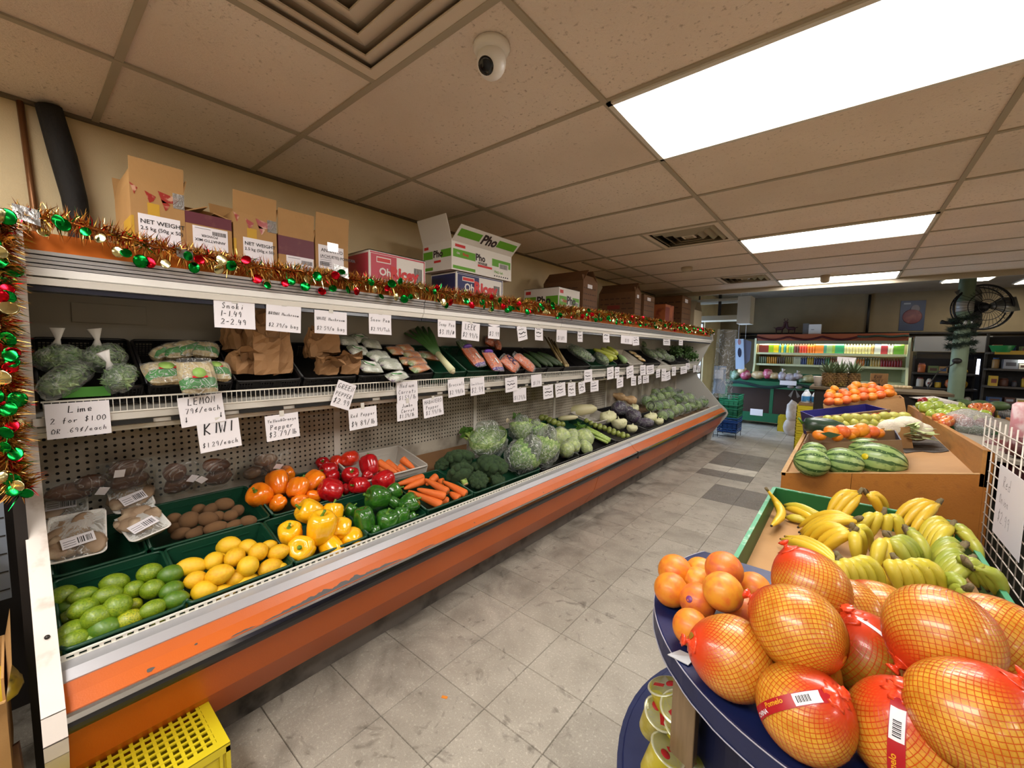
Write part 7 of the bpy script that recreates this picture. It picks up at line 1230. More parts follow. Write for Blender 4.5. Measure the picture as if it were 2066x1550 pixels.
o=B().add([p[:3] for p in pw]+[(p[0],p[1]+.006,p[2]) for p in pw],[(0,1,2,3),(7,6,5,4),(0,4,5,1),(1,5,6,2),(2,6,7,3),(3,7,4,0)]).make('white_board',mat('white_card','#c9c2b8',.6));tag(o,'strip of white card standing behind the apples','card')
RONI=mat('red_onion','#6a1f2c',.35,mix=(6,'#8a3040',.4,.7),coat=.3);NETR=film('clear_net',tint='#f0e4e0',cover=.22,scale=20,strength=1.,rough=.15)
q=[(0.736,4.474,1.02,0.257,0.228)][0]
t=thing('onion_bag','clear bag of red onions with a green paper band by the barrier','bag',q[:3]);rd=random.Random(3)
for k in range(13):B().ball((0,0,0),.036,12,8,fn=lambda d:1+.25*max(0,d.z-.8)).make('onion',RONI,t,loc=(rd.uniform(-.09,.09),rd.uniform(-.10,.10),rd.uniform(-.09,.05)))
B().ball((0,0,0),(.14,.16,.13),22,16,fn=lambda d:noisy(d,2.5,.15,7)).make('bag_film',NETR,t);B().lathe([(.139,-.03),(.143,-.025),(.146,.0),(.143,.012),(.139,.015)],24).make('green_band',mat('green_paper_band','#1f5a30',.5),t)
q=[(0.78,3.989,0.954),(0.78,3.721,0.942),(0.78,3.526,0.91),(0.78,3.728,0.835),(0.78,3.958,0.879),(0.78,4.216,0.913),(0.78,3.531,0.81),(0.78,4.048,0.76),(0.78,3.531,1.036)]
for i,p in enumerate(q):
    t=thing('onion_bag','red netted bag of onions behind the wire grid, %s from the left'%nth(sorted(range(9),key=lambda k:seen(q[k][:3])[0]).index(i)),'bag',p[:3],group='netted bags behind the wire grid');B().ball((0,0,0),(.06,.07,.06),14,10,fn=lambda d:noisy(d,3,.25,i)).make('net_bag_body',mat('netted_onion','#5f2426',.5,mix=[(14,'#8a5a50',.5,.62),(5,'#3a1c1c',.5,.7)],bump=(40,.6)),t)
t=thing('dark_rack','dark shelf standing behind the wire grid under the netted bags','shelf',(.85,2.6,0));B().box(-.1,-.65,0,.35,.34,.62).make('shelf_body',mat('rack_dark','#2a2422',.7),t);B().box(-.02,-.6,.62,.3,.32,1.06).make('shelf_stock',mat('netted_onion','#5f2426',.5),t)
# white wire grid with a sign
wg=thing('wire_grid','white wire grid panel at the right edge, hung with a price sheet','grid panel',(.57,3.15,.62));WW=mat('white_coated_wire','#d8d0c4',.4)
Lg,Hg=1.35,.62
for k in range(int(Hg/.052)+1):B().tube([(0,0,k*.052),(0,-Lg,k*.052)],.0028,5).make('horizontal_wire',WW,wg)
for k in range(int(Lg/.085)+1):B().tube([(0,-k*.085,0),(0,-k*.085,Hg)],.0028,5).make('upright_wire',WW,wg)
# (sheet hung on the grid)
ps=[(2.619,0.908,0.415,0.327)][0]
t=thing('price_sheet','large white sheet with faint handwriting hung on the wire grid','price sign',(.562,ps[0]-.02,ps[1]));w,h=ps[2]*.9,ps[3]*.95;b=B();b.box(-.0006,-w/2,-h/2,.0006,w/2,h/2).make('paper',PAP,t);b=B();rd=random.Random(2)
hand_into(b,'Red',-w*.3,h*.22,h*.16,.003,rnd=rd);hand_into(b,'Onion',-w*.38,h*-.02,h*.13,.003,rnd=rd);hand_into(b,'$2.99',-w*.36,-h*.28,h*.16,.003,rnd=rd)
b.v=[(-.0008,-p[0],p[1]) for p in b.v];b.make('handwriting',INK2,t)
# ---------------------------------------------------------------- yellow crate at the left front of the case
YEL2=mat('yellow_crate_plastic','#c9b61c',.42,mix=(4,'#bba81a',.4,.7),bump=(50,.08))
def ycrate(label,x0,y0,x1,y1,z0,z1,grid=True,group='yellow plastic crates',bars=True):
    t=thing('yellow_crate',label,'crate',(x0,y0,z0),group=group);w,d,h=x1-x0,y1-y0,z1-z0;e=.012
    for(a,c) in((0,0),(w-e,0),(0,d-e),(w-e,d-e)):B().box(a,c,0,a+e,c+e,h-e).make('corner_post',YEL2,t)
    for z in(0,h*.42,h-.03):
        b=B();b.box(0,0,z,w,.005,z+.028);b.box(0,d-.005,z,w,d,z+.028);b.box(0,.005,z,.005,d-.005,z+.028);b.box(w-.005,.005,z,w,d-.005,z+.028);b.make('crate_band',YEL2,t)
    b=B();n=max(3,int(d/.05));m_=max(3,int(w/.05))
    for k in range(n):b.box(w-.004,d*(k+.5)/n-.004,.02,w-.001,d*(k+.5)/n+.004,h-.02);b.box(.001,d*(k+.5)/n-.004,.02,.004,d*(k+.5)/n+.004,h-.02)
    for k in range(m_):b.box(w*(k+.5)/m_-.004,.001,.02,w*(k+.5)/m_+.004,.004,h-.02)
    b.make('crate_rib',YEL2,t,kind='stuff')
    b=B();b.box(.007,.007,.015,w-.007,.010,h-.01).box(.007,d-.010,.015,w-.007,d-.007,h-.01).box(.007,.010,.015,.010,d-.010,h-.01).box(w-.010,.010,.015,w-.007,d-.010,h-.01);b.make('crate_wall',YEL2,t)
    if grid:
        b=B();s=.027;y=.028
        b.box(0,0,h-.004,.028,d,h);b.box(w-.028,0,h-.004,w,d,h);b.box(.028,0,h-.004,w-.028,.028,h);b.box(.028,d-.028,h-.004,w-.028,d,h)
        while y<d-.028:b.box(.028,y,h-.006,w-.028,y+.009,h-.001);y+=s*.9
        x=.028
        while x<w-.028:b.box(x,.028,h-.005,x+.008,d-.028,h);x+=s
        b.make('crate_top_grid',YEL2,t);B().box(.01,.01,.01,w-.01,d-.01,.02).make('crate_inside',mat('crate_shade','#8a7a14',.6),t)
    return t
ycrate('yellow plastic crate on the floor under the left end of the case',-1.735,-.18,-1.44,.372,.0,.28)
# ---------------------------------------------------------------- the neighbouring display left of the end post
KD=mat('dark_shelf_metal','#1c1614',.5);RB=mat('red_box_print','#8a1f24',.5,mix=(6,'#b98a84',.55,.7));
t=thing('side_shelf','dark metal shelf upright with slots left of the case end','shelf',(-2.2,-.20,0));B().box(-.43,-.9,0,-.40,.20,1.78).make('shelf_back',KD,t);B().box(-.40,.175,.0,.30,.20,1.7).make('shelf_side',KD,t);b=B();b.box(-.02,-.02,0,.03,.03,1.4);b.make('slotted_upright',KD,t);B().box(-.3,-.6,.84,.45,.05,.87).make('shelf_board',KD,t);B().box(-.3,-.6,1.35,.3,.05,1.37).make('shelf_board',KD,t)
t=thing('grey_cabinet','pale grey metal panel between the dark upright and the case end','cabinet',(-2.1,-.09,.70));B().box(0,0,0,.03,.045,.32).make('panel',mat('pale_blue_metal','#8a93a0',.4,.3),t);[B().box(.03,.002,.03+k*.06,.032,.043,.034+k*.06).make('panel_slot',KD,t) for k in range(5)]
t=thing('red_box','red and white printed box on the side shelf at the left edge','box',(-1.95,-.17,.87));B().box(0,0,0,.15,.075,.14).make('box_body',RB,t);B().box(.0,-.001,.0,.151,.0755,.045).make('white_print',CWHT,t)
t=thing('kraft_carton','torn open kraft carton standing left of the case end','carton',(-1.86,-.25,.38));b=B();b.box(0,0,0,.25,.19,.006);b.box(.245,0,.006,.25,.19,.24);b.box(0,.185,.006,.245,.19,.30);b.box(0,0,.006,.006,.185,.3);b.make('carton_body',KR,t)
B().add([(.25,.19,.24),(.25,.0,.24),(.31,.0,.27),(.31,.19,.27)],[(0,1,2,3)]).make('carton_flap',KR,t);B().add([(.02,.19,.30),(.24,.19,.24),(.25,.205,.33),(.06,.205,.40)],[(0,1,2,3)]).make('carton_flap',KR,t)
for i,(c,m,l) in enumerate([((-1.72,-.10,.60),mat('yellow_bag','#b59a1c',.35,mix=(12,'#2a2416',.58,.66),coat=.4),'yellow snack bag in the torn kraft carton'),((-1.69,-.14,.565),mat('red_bag','#b01c1c',.3,mix=(8,'#7a1212',.45,.7),coat=.5),'red snack bag below the yellow one')]):
    o=B().ball((0,0,0),(.07,.07,.035),14,10,fn=lambda d:noisy(d,3,.25,i)).make('snack_bag',m,loc=c,rot=(.2,.3,0));tag(o,l,'bag')
t=thing('card_sleeve','pinkish grey cardboard panel leaning against the end post, low left','carton',(-1.66,-.2,.0));B().add([(0,0,0),(.02,.17,0),(-.06,.15,.42),(-.08,0,.36),(-.01,.003,0),(.01,.173,0),(-.07,.153,.42),(-.09,.003,.36)],[(0,1,2,3),(7,6,5,4),(0,4,5,1),(1,5,6,2),(2,6,7,3),(3,7,4,0)]).make('panel',mat('pinkish_card','#8a6a5e',.7),t);B().add([(.002,.0,.0),(.022,.1,0),(.0,.10,.20),(-.035,0,.2)],[(0,1,2,3)]).make('teal_print',mat('teal_print','#3a6a72',.6),t)
t=thing('green_tray','dark green tray edge low at the left border','crate',(-1.74,-.22,.39));B().box(0,0,0,.12,.13,.02).box(.11,0,.02,.12,.13,.05).make('tray_body',CRG,t)
# ---------------------------------------------------------------- end of the case: clear sheet, baskets
SHE=film('clear_sheet',tint='#e8eef4',cover=.14,scale=5,strength=.8,rough=.08)
sh=[(-1.814,7.95,1.956),(-1.499,7.95,1.934),(-1.496,7.95,1.601),(-1.485,7.95,1.129),(-1.508,7.95,0.728),(-1.88,7.95,0.748),(-1.868,7.95,1.153),(-1.813,7.95,1.641)]
t=thing('plastic_sheet','clear crinkled plastic sheet hanging at the far end of the case','plastic sheet',sh[0]);O3=Vector(sh[0]);n=10;A,Bq,Cq,Dq=[Vector(sh[i]) for i in(0,1,4,5)];vs=[]
rd=random.Random(5)
for i in range(n+1):
    for j in range(n+1):
        u,v=i/n,j/n;p=A.lerp(Bq,u).lerp(Dq.lerp(Cq,u),v)-O3;vs.append((p.x,p.y+.06*math.sin(u*9+v*2)*(.3+v)+rd.uniform(-.012,.012),p.z))
B().add(vs,[(i*11+j,i*11+j+1,(i+1)*11+j+1,(i+1)*11+j) for i in range(n) for j in range(n)],0,True).make('sheet',SHE,t)
ss=[(-1.844,8.06,1.15),(-1.679,8.06,1.114)];B().box(0,-.003,0,.14,0,.16).make('paper_note',PAP,t,loc=Vector(ss[0])-O3+Vector((0,0,-.08)));B().box(-.02,.0,-.45,.18,.003,.05).make('blue_bag',mat('pale_blue_film','#8a9ab0',.4),t,loc=Vector(ss[0])-O3+Vector((0,.03,.1)))
bb=[(-1.627,8.35,0.276),(-1.604,8.35,-0.14),(-1.626,8.35,0.693)]
for k,(m,zz,l) in enumerate([(mat('blue_basket','#1c4a94',.4),.10,'blue shopping basket at the bottom of the stack'),(mat('blue_basket','#1c4a94',.4),.17,'second blue shopping basket from the floor'),(mat('green_basket','#1c7a5a',.4),.34,'lowest green shopping basket of the stack'),(mat('green_basket','#1c7a5a',.4),.41,'green shopping basket, second of the green ones'),(mat('green_basket','#1c7a5a',.4),.48,'green shopping basket, third of the green ones'),(mat('mint_basket','#2aa07a',.4),.58,'topmost mint green shopping basket')]):
    t=thing('shopping_basket',l,'basket',(bb[0][0]+.02,8.35,zz),group='stacked shopping baskets');b=B();b.box(-.14,-.2,0,.14,.2,.006)
    for(x0,y0,x1,y1) in((-.16,-.22,.16,-.21),(-.16,.21,.16,.22),(-.16,-.21,-.15,.21),(.15,-.21,.16,.21)):
        for z in(.02,.06,.10,.14,.18):b.box(x0,y0,z,x1,y1,z+.018)
        for q_ in range(5):f=q_/4;cx,cy=x0+(x1-x0)*f,y0+(y1-y0)*f;b.box(min(cx,x1-.01),min(cy,y1-.01),0,min(cx,x1-.01)+.01,min(cy,y1-.01)+.01,.19)
    b.make('basket_body',m,t);B().box(-.17,-.23,.185,.17,-.21,.2).box(-.17,.21,.185,.17,.23,.2).box(-.17,-.21,.185,-.15,.21,.2).box(.15,-.21,.185,.17,.21,.2).make('basket_rim',m,t)
t=thing('basket_stand','thin dark wire stand under the stacked shopping baskets','stand',(bb[0][0]+.02,8.35,0));b=B()
for x in(-.15,.15):
    for y in(-.21,.21):b.tube([(x,y,0),(x,y,.10)],.006,5)
b.tube([(-.15,-.21,.095),(.15,-.21,.095),(.15,.21,.095),(-.15,.21,.095),(-.15,-.21,.095)],.006,5).tube([(-.4,-.3,.05),(.15,-.3,.05)],.005,5).tube([(-.4,-.3,0),(-.4,-.3,.30)],.005,5).tube([(-.2,-.3,0),(-.2,-.3,.30)],.005,5);b.make('stand_wire',mat('dark_wire','#1f1c1c',.4,.5),t)
# backlit poster by the door
pp_=[(-1.808,9.4,1.825),(-1.655,9.4,1.824),(-1.602,9.4,1.214),(-1.764,9.4,1.207),(-1.511,9.4,1.764),(-1.524,9.4,1.387)]
t=thing('hanging_poster','pale blue narrow poster hanging near the window beyond the case','poster',pp_[0]);o3=Vector(pp_[0]);P=[Vector(p)-o3 for p in pp_]
B().add([P[0],P[1],P[2],P[3]]+[p+Vector((0,.004,0)) for p in P[:4]],[(0,1,2,3),(7,6,5,4),(0,4,5,1),(1,5,6,2),(2,6,7,3),(3,7,4,0)]).make('poster_sheet',mat('poster_blue','#a9c0dc',.4),t)
B().tube([(.06,0,0),(.06,0,2.92-o3.z)],.003,4).make('hanging_cord',WIRE,t)
g_=lambda u,v,e=.003:(P[0]*(1-u)+P[1]*u)*(1-v)+(P[3]*(1-u)+P[2]*u)*v-Vector((0,e,0))
b=B();b.add([g_(.5+.22*math.cos(a),.45+.16*math.sin(a)) for a in[k*math.pi/6 for k in range(12)]],[tuple(range(12))]);b.make('dark_oval',mat('poster_navy','#1c2440',.5),t);b=B();b.add([g_(.5+.2*math.cos(a),.1+.1*math.sin(a)) for a in[k*math.pi/5 for k in range(10)]],[tuple(range(10))]);b.make('pink_shape',mat('poster_pink','#a07a80',.5),t)
t=thing('folded_banner','grey folded banner hanging right of the pale blue poster','banner',pp_[1]);B().tube([(.03,.025,0),(.03,.025,2.92-pp_[1][2])],.003,4).make('hanging_cord',WIRE,t);B().add([(0,.02,0),Vector(pp_[4])-Vector(pp_[1])+Vector((0,.02,0)),Vector(pp_[5])-Vector(pp_[1])+Vector((0,.02,0)),(.03,.02,-.55),(0,.03,0),Vector(pp_[4])-Vector(pp_[1])+Vector((0,.03,0)),Vector(pp_[5])-Vector(pp_[1])+Vector((0,.03,0)),(.03,.03,-.55)],[(0,1,2,3),(7,6,5,4),(0,4,5,1),(1,5,6,2),(2,6,7,3),(3,7,4,0)]).make('banner_cloth',mat('banner_grey','#5a6078',.6),t)
# box-like unit under the far ceiling
t=thing('wall_unit','cream air handling unit with a white end hung at the far left','wall unit',(-2.6,8.9,2.0));B().box(0,0,.18,.9,.5,.27).box(0,0,.55,.9,.5,.60).make('unit_tray',mat('unit_cream','#a89c84',.6),t);B().box(.9,-.02,.10,1.12,.4,.62).make('unit_end',mat('unit_white','#cfc9bb',.5),t);B().box(.55,.02,.27,.60,.06,.9).box(.18,.02,.27,.2,.06,.9).make('hanger',KD,t)
# ---------------------------------------------------------------- green rack with bagged produce
RK=mat('rack_green','#0c5a3a',.45);RKD=mat('rack_brown','#3a2418',.7)
rk=thing('green_rack','green two-tier produce rack along the back under the drinks','rack',(-1.1,10.2,0));OR_=(-1.1,10.2,0)
B().box(-2.1,10.12,.80,.05,10.15,.95).make('front_rail',RK,rk,org=OR_);B().prism([(10.13,.84),(10.62,.92),(10.62,.90),(10.13,.82)],-2.1,.05,'x').make('upper_tray',RK,rk,org=OR_);B().box(-2.1,10.60,.9,.05,10.63,1.12).make('back_board',RK,rk,org=OR_)
B().box(-1.22,10.14,.1,-1.16,10.2,.84).make('rack_post',RK,rk,org=OR_);B().box(-2.1,10.14,.1,-2.04,10.2,.84).make('rack_post',RK,rk,org=OR_);B().box(-.02,10.14,.0,.05,10.2,.84).make('rack_post',RK,rk,org=OR_);B().box(-2.1,10.10,.08,.05,10.13,.27).make('lower_rail',RK,rk,org=OR_);B().box(-2.1,10.13,.10,.05,10.6,.13).make('lower_tray',RK,rk,org=OR_);B().box(-2.1,10.58,.1,.05,10.61,.88).make('back_panel',RKD,rk,org=OR_)
vs=[];b=B()
for k in range(24):
    x=-2.1+2.15*k/23;y_=.868+.04*math.sin(k*.55);vs+=[(x,10.112,y_-.04),(x,10.100,y_),(x,10.112,y_+.025)]
b.add(vs,[(3*k+j,3*k+j+1,3*k+j+4,3*k+j+3) for k in range(23) for j in range(2)],0,True);o=b.make('dark_garland',mat('dark_teal_tinsel','#0f2a2c',.3,.5,bump=(60,.8)));tag(o,'dark teal garland swagged along the green rack front','garland')
sgl=[(-0.913,10.09,0.94,0.286,0.092),(-1.441,10.09,0.273,0.235,0.139)]
for i,(x,y,z,w,h) in enumerate(sgl):o=B().box(-w/2,-.002,-h/2,w/2,0,h/2).make('rack_sign',PAP,loc=(x,10.095,z));tag(o,['long white price strip on the upper rail of the green rack','white price card on the lower rail of the green rack'][i],'price sign')
t=thing('grey_bow','grey ribbon bow hanging from the garland on the green rack','bow',(sgl[0][0]+.12,10.09,sgl[0][2]-.10));b=B()
for s in(-1,1):b.ball((s*.07,0,.02),(.06,.02,.035),8,6);b.add([(0,0,0),(s*.10,0,-.16),(s*.05,0,-.20),(s*.02,0,-.05)],[(0,1,2,3)])
b.make('ribbon',mat('grey_ribbon','#6f6a66',.5),t)
PB_=[mat('bag_of_potato','#b79a6a',.5,mix=(9,'#d8c8a8',.5,.65),coat=.4),mat('bag_of_radish','#a8405a',.5,mix=(9,'#d8a8a8',.5,.65),coat=.4),mat('bag_of_greens','#5f7a5a',.5,mix=(9,'#b0c0a8',.5,.65),coat=.4),mat('bag_of_garlic','#a49aa0',.5,mix=(9,'#d0ccd0',.5,.65),coat=.4),mat('bag_of_roots','#a39a6a',.5,mix=(9,'#cac49a',.5,.65),coat=.4)]
q=[(-1.925,10.3,1.041,0.201,0.179),(-1.803,10.3,1.148,0.177,0.155),(-1.729,10.3,1.052,0.22,0.198),(-1.481,10.3,1.065,0.281,0.151),(-1.307,10.3,1.096,0.192,0.192),(-1.187,10.3,1.059,0.212,0.127),(-1.045,10.3,1.057,0.189,0.168),(-0.896,10.3,1.044,0.27,0.145),(-0.786,10.3,1.071,0.185,0.123),(-0.583,10.3,1.031,0.264,0.142),(-0.436,10.3,1.02,0.2,0.12),(-0.68,10.3,0.995,0.184,0.102)]
for i,(x,y,z,w,h) in enumerate(q):
    o=B().ball((0,0,0),(w/2,.09,h/2*1.15),12,9,fn=lambda d:noisy(d,2.5,.3,i)).make('produce_bag',PB_[[2,0,1,0,1,0,3,3,3,4,4,2][i]],loc=(x,10.32,max(z,.90+h*.45)));tag(o,'bag of produce on the green rack, %s from the left'%nth(i),'bag','bags on the green rack')
    if i in(6,8):B().tube([(0,0,h*.45),(0,0,h*.6),(.02,0,h*.95)],[.02,.012,.05],8,flat=.4).make('bag_tie',TIE,o)
q=[(-1.718,10.25,0.336,0.099,0.077),(-1.644,10.25,0.315,0.099,0.077),(-1.573,10.25,0.338,0.098,0.076),(-1.529,10.25,0.314,0.098,0.076),(-1.459,10.25,0.337,0.097,0.076),(-1.388,10.25,0.316,0.097,0.075),(-1.347,10.25,0.335,0.097,0.075),(-1.277,10.25,0.315,0.096,0.075),(-1.21,10.25,0.337,0.096,0.074),(-1.168,10.25,0.314,0.095,0.074),(-1.102,10.25,0.336,0.095,0.074),(-1.034,10.25,0.316,0.095,0.074),(-0.995,10.25,0.335,0.094,0.073),(-0.928,10.25,0.315,0.094,0.073)]
for i,(x,y,z,w,h) in enumerate(q):o=B().ball((0,0,0),(w/2*1.1,.05,h/2*1.2),8,6).make('red_root',mat('dark_red_root','#7a2a3a',.5,mix=(9,'#a86a7a',.5,.7)),loc=(x,10.28,.19));tag(o,'dark red root on the lower tier, %s from the left'%nth(i),'root','red roots on the lower tier')
# ---------------------------------------------------------------- lit drinks cooler
CLW=mat('cooler_cream','#e2e8bc',.4);COY=11.45
cl=thing('drinks_cooler','open lit drinks cooler with orange header along the back wall','cooler',(-.4,COY,0));OC=(-.4,COY,0);x0,x1=-1.72,.92
B().box(x0,COY-.05,1.84,x1,COY+.5,1.99).make('orange_header',mat('cooler_orange','#94451f',.5),cl,org=OC);B().box(x0,COY-.06,1.765,x1,COY-.03,1.84).make('header_trim',mat('cooler_trim','#7a7a64',.4,.3),cl,org=OC);B().box(x0,COY+.62,.3,x1,COY+.66,1.95).make('cooler_back',mat('cooler_back_cream','#a8ab84',.6),cl,org=OC)
for z in(1.565,1.30,.98):B().box(x0,COY-.02,z-.045,x1,COY+.5,z).make('cooler_shelf',CLW,cl,org=OC)
B().box(x0,COY+.02,.3,x1,COY+.6,.34).make('cooler_floor',mat('cooler_trim','#7a7a64'),cl,org=OC)
B().prism([(COY+.62,.0),(COY-.35,.0),(COY-.35,.7),(COY-.05,1.3),(COY-.08,1.9),(COY+.62,1.9)],x1,x1+.04,'x').make('cooler_end',CLW,cl,org=OC);B().prism([(COY+.62,.0),(COY-.3,.0),(COY-.3,.7),(COY-.05,1.3),(COY-.08,1.9),(COY+.62,1.9)],x0-.04,x0,'x').make('cooler_end',CLW,cl,org=OC)
B().box(x0+.1,COY+.0,1.795,x1-.1,COY+.05,1.82).make('cooler_lamp',mat('cooler_tube','#ffffff',.5,emit=('#f2f4dc',16.)),cl,org=OC)
def bottle_mesh(k,m,cap):
    if k=='bottle':b=B().lathe([(.036,0),(.038,.01),(.038,.15),(.034,.175),(.015,.205),(.014,.225)],10,mi=0);b.lathe([(.016,.222),(.016,.24)],8,mi=1)
    elif k=='carton':b=B().box(-.04,-.04,0,.04,.04,.19,0);b.add([(-.04,-.04,.19),(.04,-.04,.19),(.04,.04,.19),(-.04,.04,.19),(-.04,0,.235),(.04,0,.235)],[(0,1,5,4),(2,3,4,5),(1,2,5),(3,0,4)],1)
    else:b=B().lathe([(.027,0),(.031,.006),(.031,.11),(.027,.118)],10,mi=0);b.lathe([(.0275,.117),(.025,.122)],10,mi=1)
    return b.mesh('drink_'+k,[mat('drink_'+m,m,.3,coat=.3),mat('cap_'+cap,cap,.4)])
T1=['#7a2c1c:carton:#d8c8b0']*4+['#8fb61c:carton:#c9d83a']*2+['#d8c21c:carton:#e0d23a']*2+['#3a8a8a:bottle:#d8d8c8','#c9b62a:bottle:#e0e0d0']*2+['#7fae5a:bottle:#e0e0d0']*2+['#6a3a34:bottle:#d8d0c8']*2+['#c9422a:bottle:#e0d8c8']*3+['#d8701c:bottle:#e0d8c8']*3+['#e0802a:carton:#e08a3a']*3+['#3a8a80:carton:#5aa89a','#8ab07a:carton:#a8c48f','#8ab07a:carton:#a8c48f','#8fa83a:carton:#a8bc5a']+['#2a9a6a:carton:#3aaa7a']*3+['#d8cf9a:bottle:#e8e8dc']*9+['#c9a05a:bottle:#e8e0d0']+['#d8dce0:carton:#3a6aa8']*2+['#b03a44:carton:#d8d8dc']*2+['#d8d8c8:bottle:#8ab03a']*2+['#6aa83a:carton:#8ac45a']*3
T2=['#6a7a5a:can:#c8c8b8']*4+['#c98a1c:can:#d8b83a']*5+['#4a3424:can:#c8c0b0']*4+['#8a7a34:can:#c8c0a0']*4+['#b8bc9a:carton:#c9c9b0']*3+['#3a4a7a:bottle:#e8e8e8']*3+['#b89a1c:bottle:#e8e8e8']*3+['#23285a:bottle:#e8e8e8']*5+['#3a7a44:bottle:#e8e8e8']*2+['#8a2c1c:bottle:#e8e0d8']*5+['#5a2c1c:bottle:#e8e8e8']*5+['#c9701c:bottle:#e8e8e8']*4+['#3a4a34:bottle:#e8e8e8']*2+['#b8a05a:bottle:#e8e8e8']*4+['#8a1c24:bottle:#b03a3a']*8
BM={}
for(row,z,sc,nm) in((T1,1.565,1.0,'upper'),(T2,1.30,.78,'lower')):
    for i,s in enumerate(row):
        c,k,cap=s.split(':');key=s
        if key not in BM:BM[key]=bottle_mesh(k,c,cap)
        xx=x0+.07+(x1-x0-.14)*i/(len(row)-1);o=link({'bottle':'drink_bottle','carton':'drink_carton','can':'drink_can'}[k],BM[key],loc=(xx,COY+.06,z+.001),scale=(sc*.72 if k!='carton' else .66,sc*.72 if k!='carton' else .66,sc*.92 if k!='can' else 1.3));tag(o,'drink %s on the %s cooler shelf, %s from the left'%(k,nm,nth(i)),'drink','drinks on the %s cooler shelf'%nm)
t=thing('red_garland','dark red garland swagged along the orange cooler header','garland',(x0,COY-.07,1.9));b=B();b.tube([((x1-x0)*k/40,-.01,.03-.07*abs(math.sin(k*.33))) for k in range(29)],.022,6).make('red_strand',mat('dark_red_tinsel','#4a0c12',.4,.4,bump=(80,1.)),t);B().tube([((x1-x0)*k/40,-.01,.03+.01*math.sin(k)) for k in range(28,41)],.024,6).make('green_strand',mat('dark_green_tinsel','#1f3324',.6,bump=(80,1.)),t)
# reindeer, boxes, cable and pipes over the cooler
DEER=mat('deer_red','#3a1216',.7)
for s,px in((1,1),(-1,2)):
    cpos=[(-1.294,11.6,2.111),(-1.069,11.6,2.107)][0 if s==1 else 1]
    t=thing('reindeer_figure','small dark red reindeer figure facing %s on the cooler'%('right' if s==1 else 'left'),'figure',(cpos[0],11.62,1.99),(0,0,0 if s==1 else math.pi),'reindeer figures on the cooler')
    t.scale=(.72,.72,.8);B().tube([(-.12,0,.17),(-.05,0,.18),(.07,0,.18),(.11,0,.22),(.13,0,.32),(.15,0,.36),(.22,0,.345)],[.035,.052,.05,.045,.032,.038,.02],9).make('deer_body',DEER,t)
    for(x,y) in((-.09,.03),(-.09,-.03),(.07,.03),(.07,-.03)):B().tube([(x,y,.16),(x-.005,y,.08),(x,y,0)],[.02,.012,.012],6).make('leg',DEER,t)
    b=B();b.tube([(.14,.02,.38),(.10,.04,.44),(.13,.05,.47)],.006,5).tube([(.14,-.02,.38),(.10,-.04,.44),(.13,-.05,.47)],.006,5).ball((.13,.03,.39),(.012,.02,.03),6,5).tube([(-.13,0,.2),(-.18,0,.21)],[.015,.008],5);b.make('antlers',DEER,t)
for i,(px0,l,m) in enumerate([([(-0.787,2.044,0.111,0.248)],'grey carton on top of the cooler',mat('grey_carton','#5f5a56',.7)),([(-0.617,2.041,0.227,0.223)],'white carton on top of the cooler, right of the grey one',CWHT)]):
    x,z,w,h=px0[0];t=thing('cooler_carton',l,'carton',(x,11.55,1.99));B().box(-w/2,0,0,w/2,.2,h).make('carton_body',m,t);B().box(-w*.3,-.001,h*.45,-w*.05,0,h*.5).make('print_line',INK2,t)
pm=mat('black_pipe','#17130f',.5);R8=Matrix.Rotation(BY,3,'Z')
def onwall(s,off):return Vector((0,12.25,0))+R8@Vector((s,-off,0))
t=thing('wall_pipe','dark horizontal pipes running along the back wall over the cooler','pipe',onwall(0,.05));o3=onwall(0,.05)
for dz_,r in((2.02,.03),(1.93,.04)):B().tube([onwall(-2.2,.06)-o3+Vector((0,0,dz_)),onwall(4.5,.06)-o3+Vector((0,0,dz_))],r,8).make('pipe_run',pm,t)
vp2=[(0.305,12.3,2.835),(0.297,12.3,2.083)];t=thing('drop_pipe','dark vertical pipe down the back wall between two panels','pipe',(vp2[1][0],12.25,2.02));B().tube([(0,.0,0),(.0,.0,.87)],.025,8).make('pipe_run',pm,t)
po=[(1.016,2.405,0.399,0.644)][0]
t=thing('wall_poster','dark blue framed poster with a pinkish shape on the back wall','poster',(po[0],12.40,po[1]),(0,0,BY));w,h=po[2],po[3];B().box(-w/2,-.02,-h/2,w/2,0,h/2).make('poster_sheet',mat('poster_dark_blue','#26395a',.4,mix=(3,'#1c2c48',.4,.7)),t);B().lathe([(.16,0),(.15,.004)],18,(0,-.021,-.02),axis=(0,-1,0)).make('pink_shape',mat('poster_rose','#6a3a40',.5,mix=(6,'#8a5a50',.5,.7)),t);B().ball((.04,-.022,h*.22),(.08,.003,.09),10,8).make('pale_shape',mat('poster_pale','#6f6a70',.5),t);B().box(-w*.38,-.0215,h*.38,-w*.1,-.02,h*.43).make('white_print',mat('poster_white','#8a94a0',.5),t)
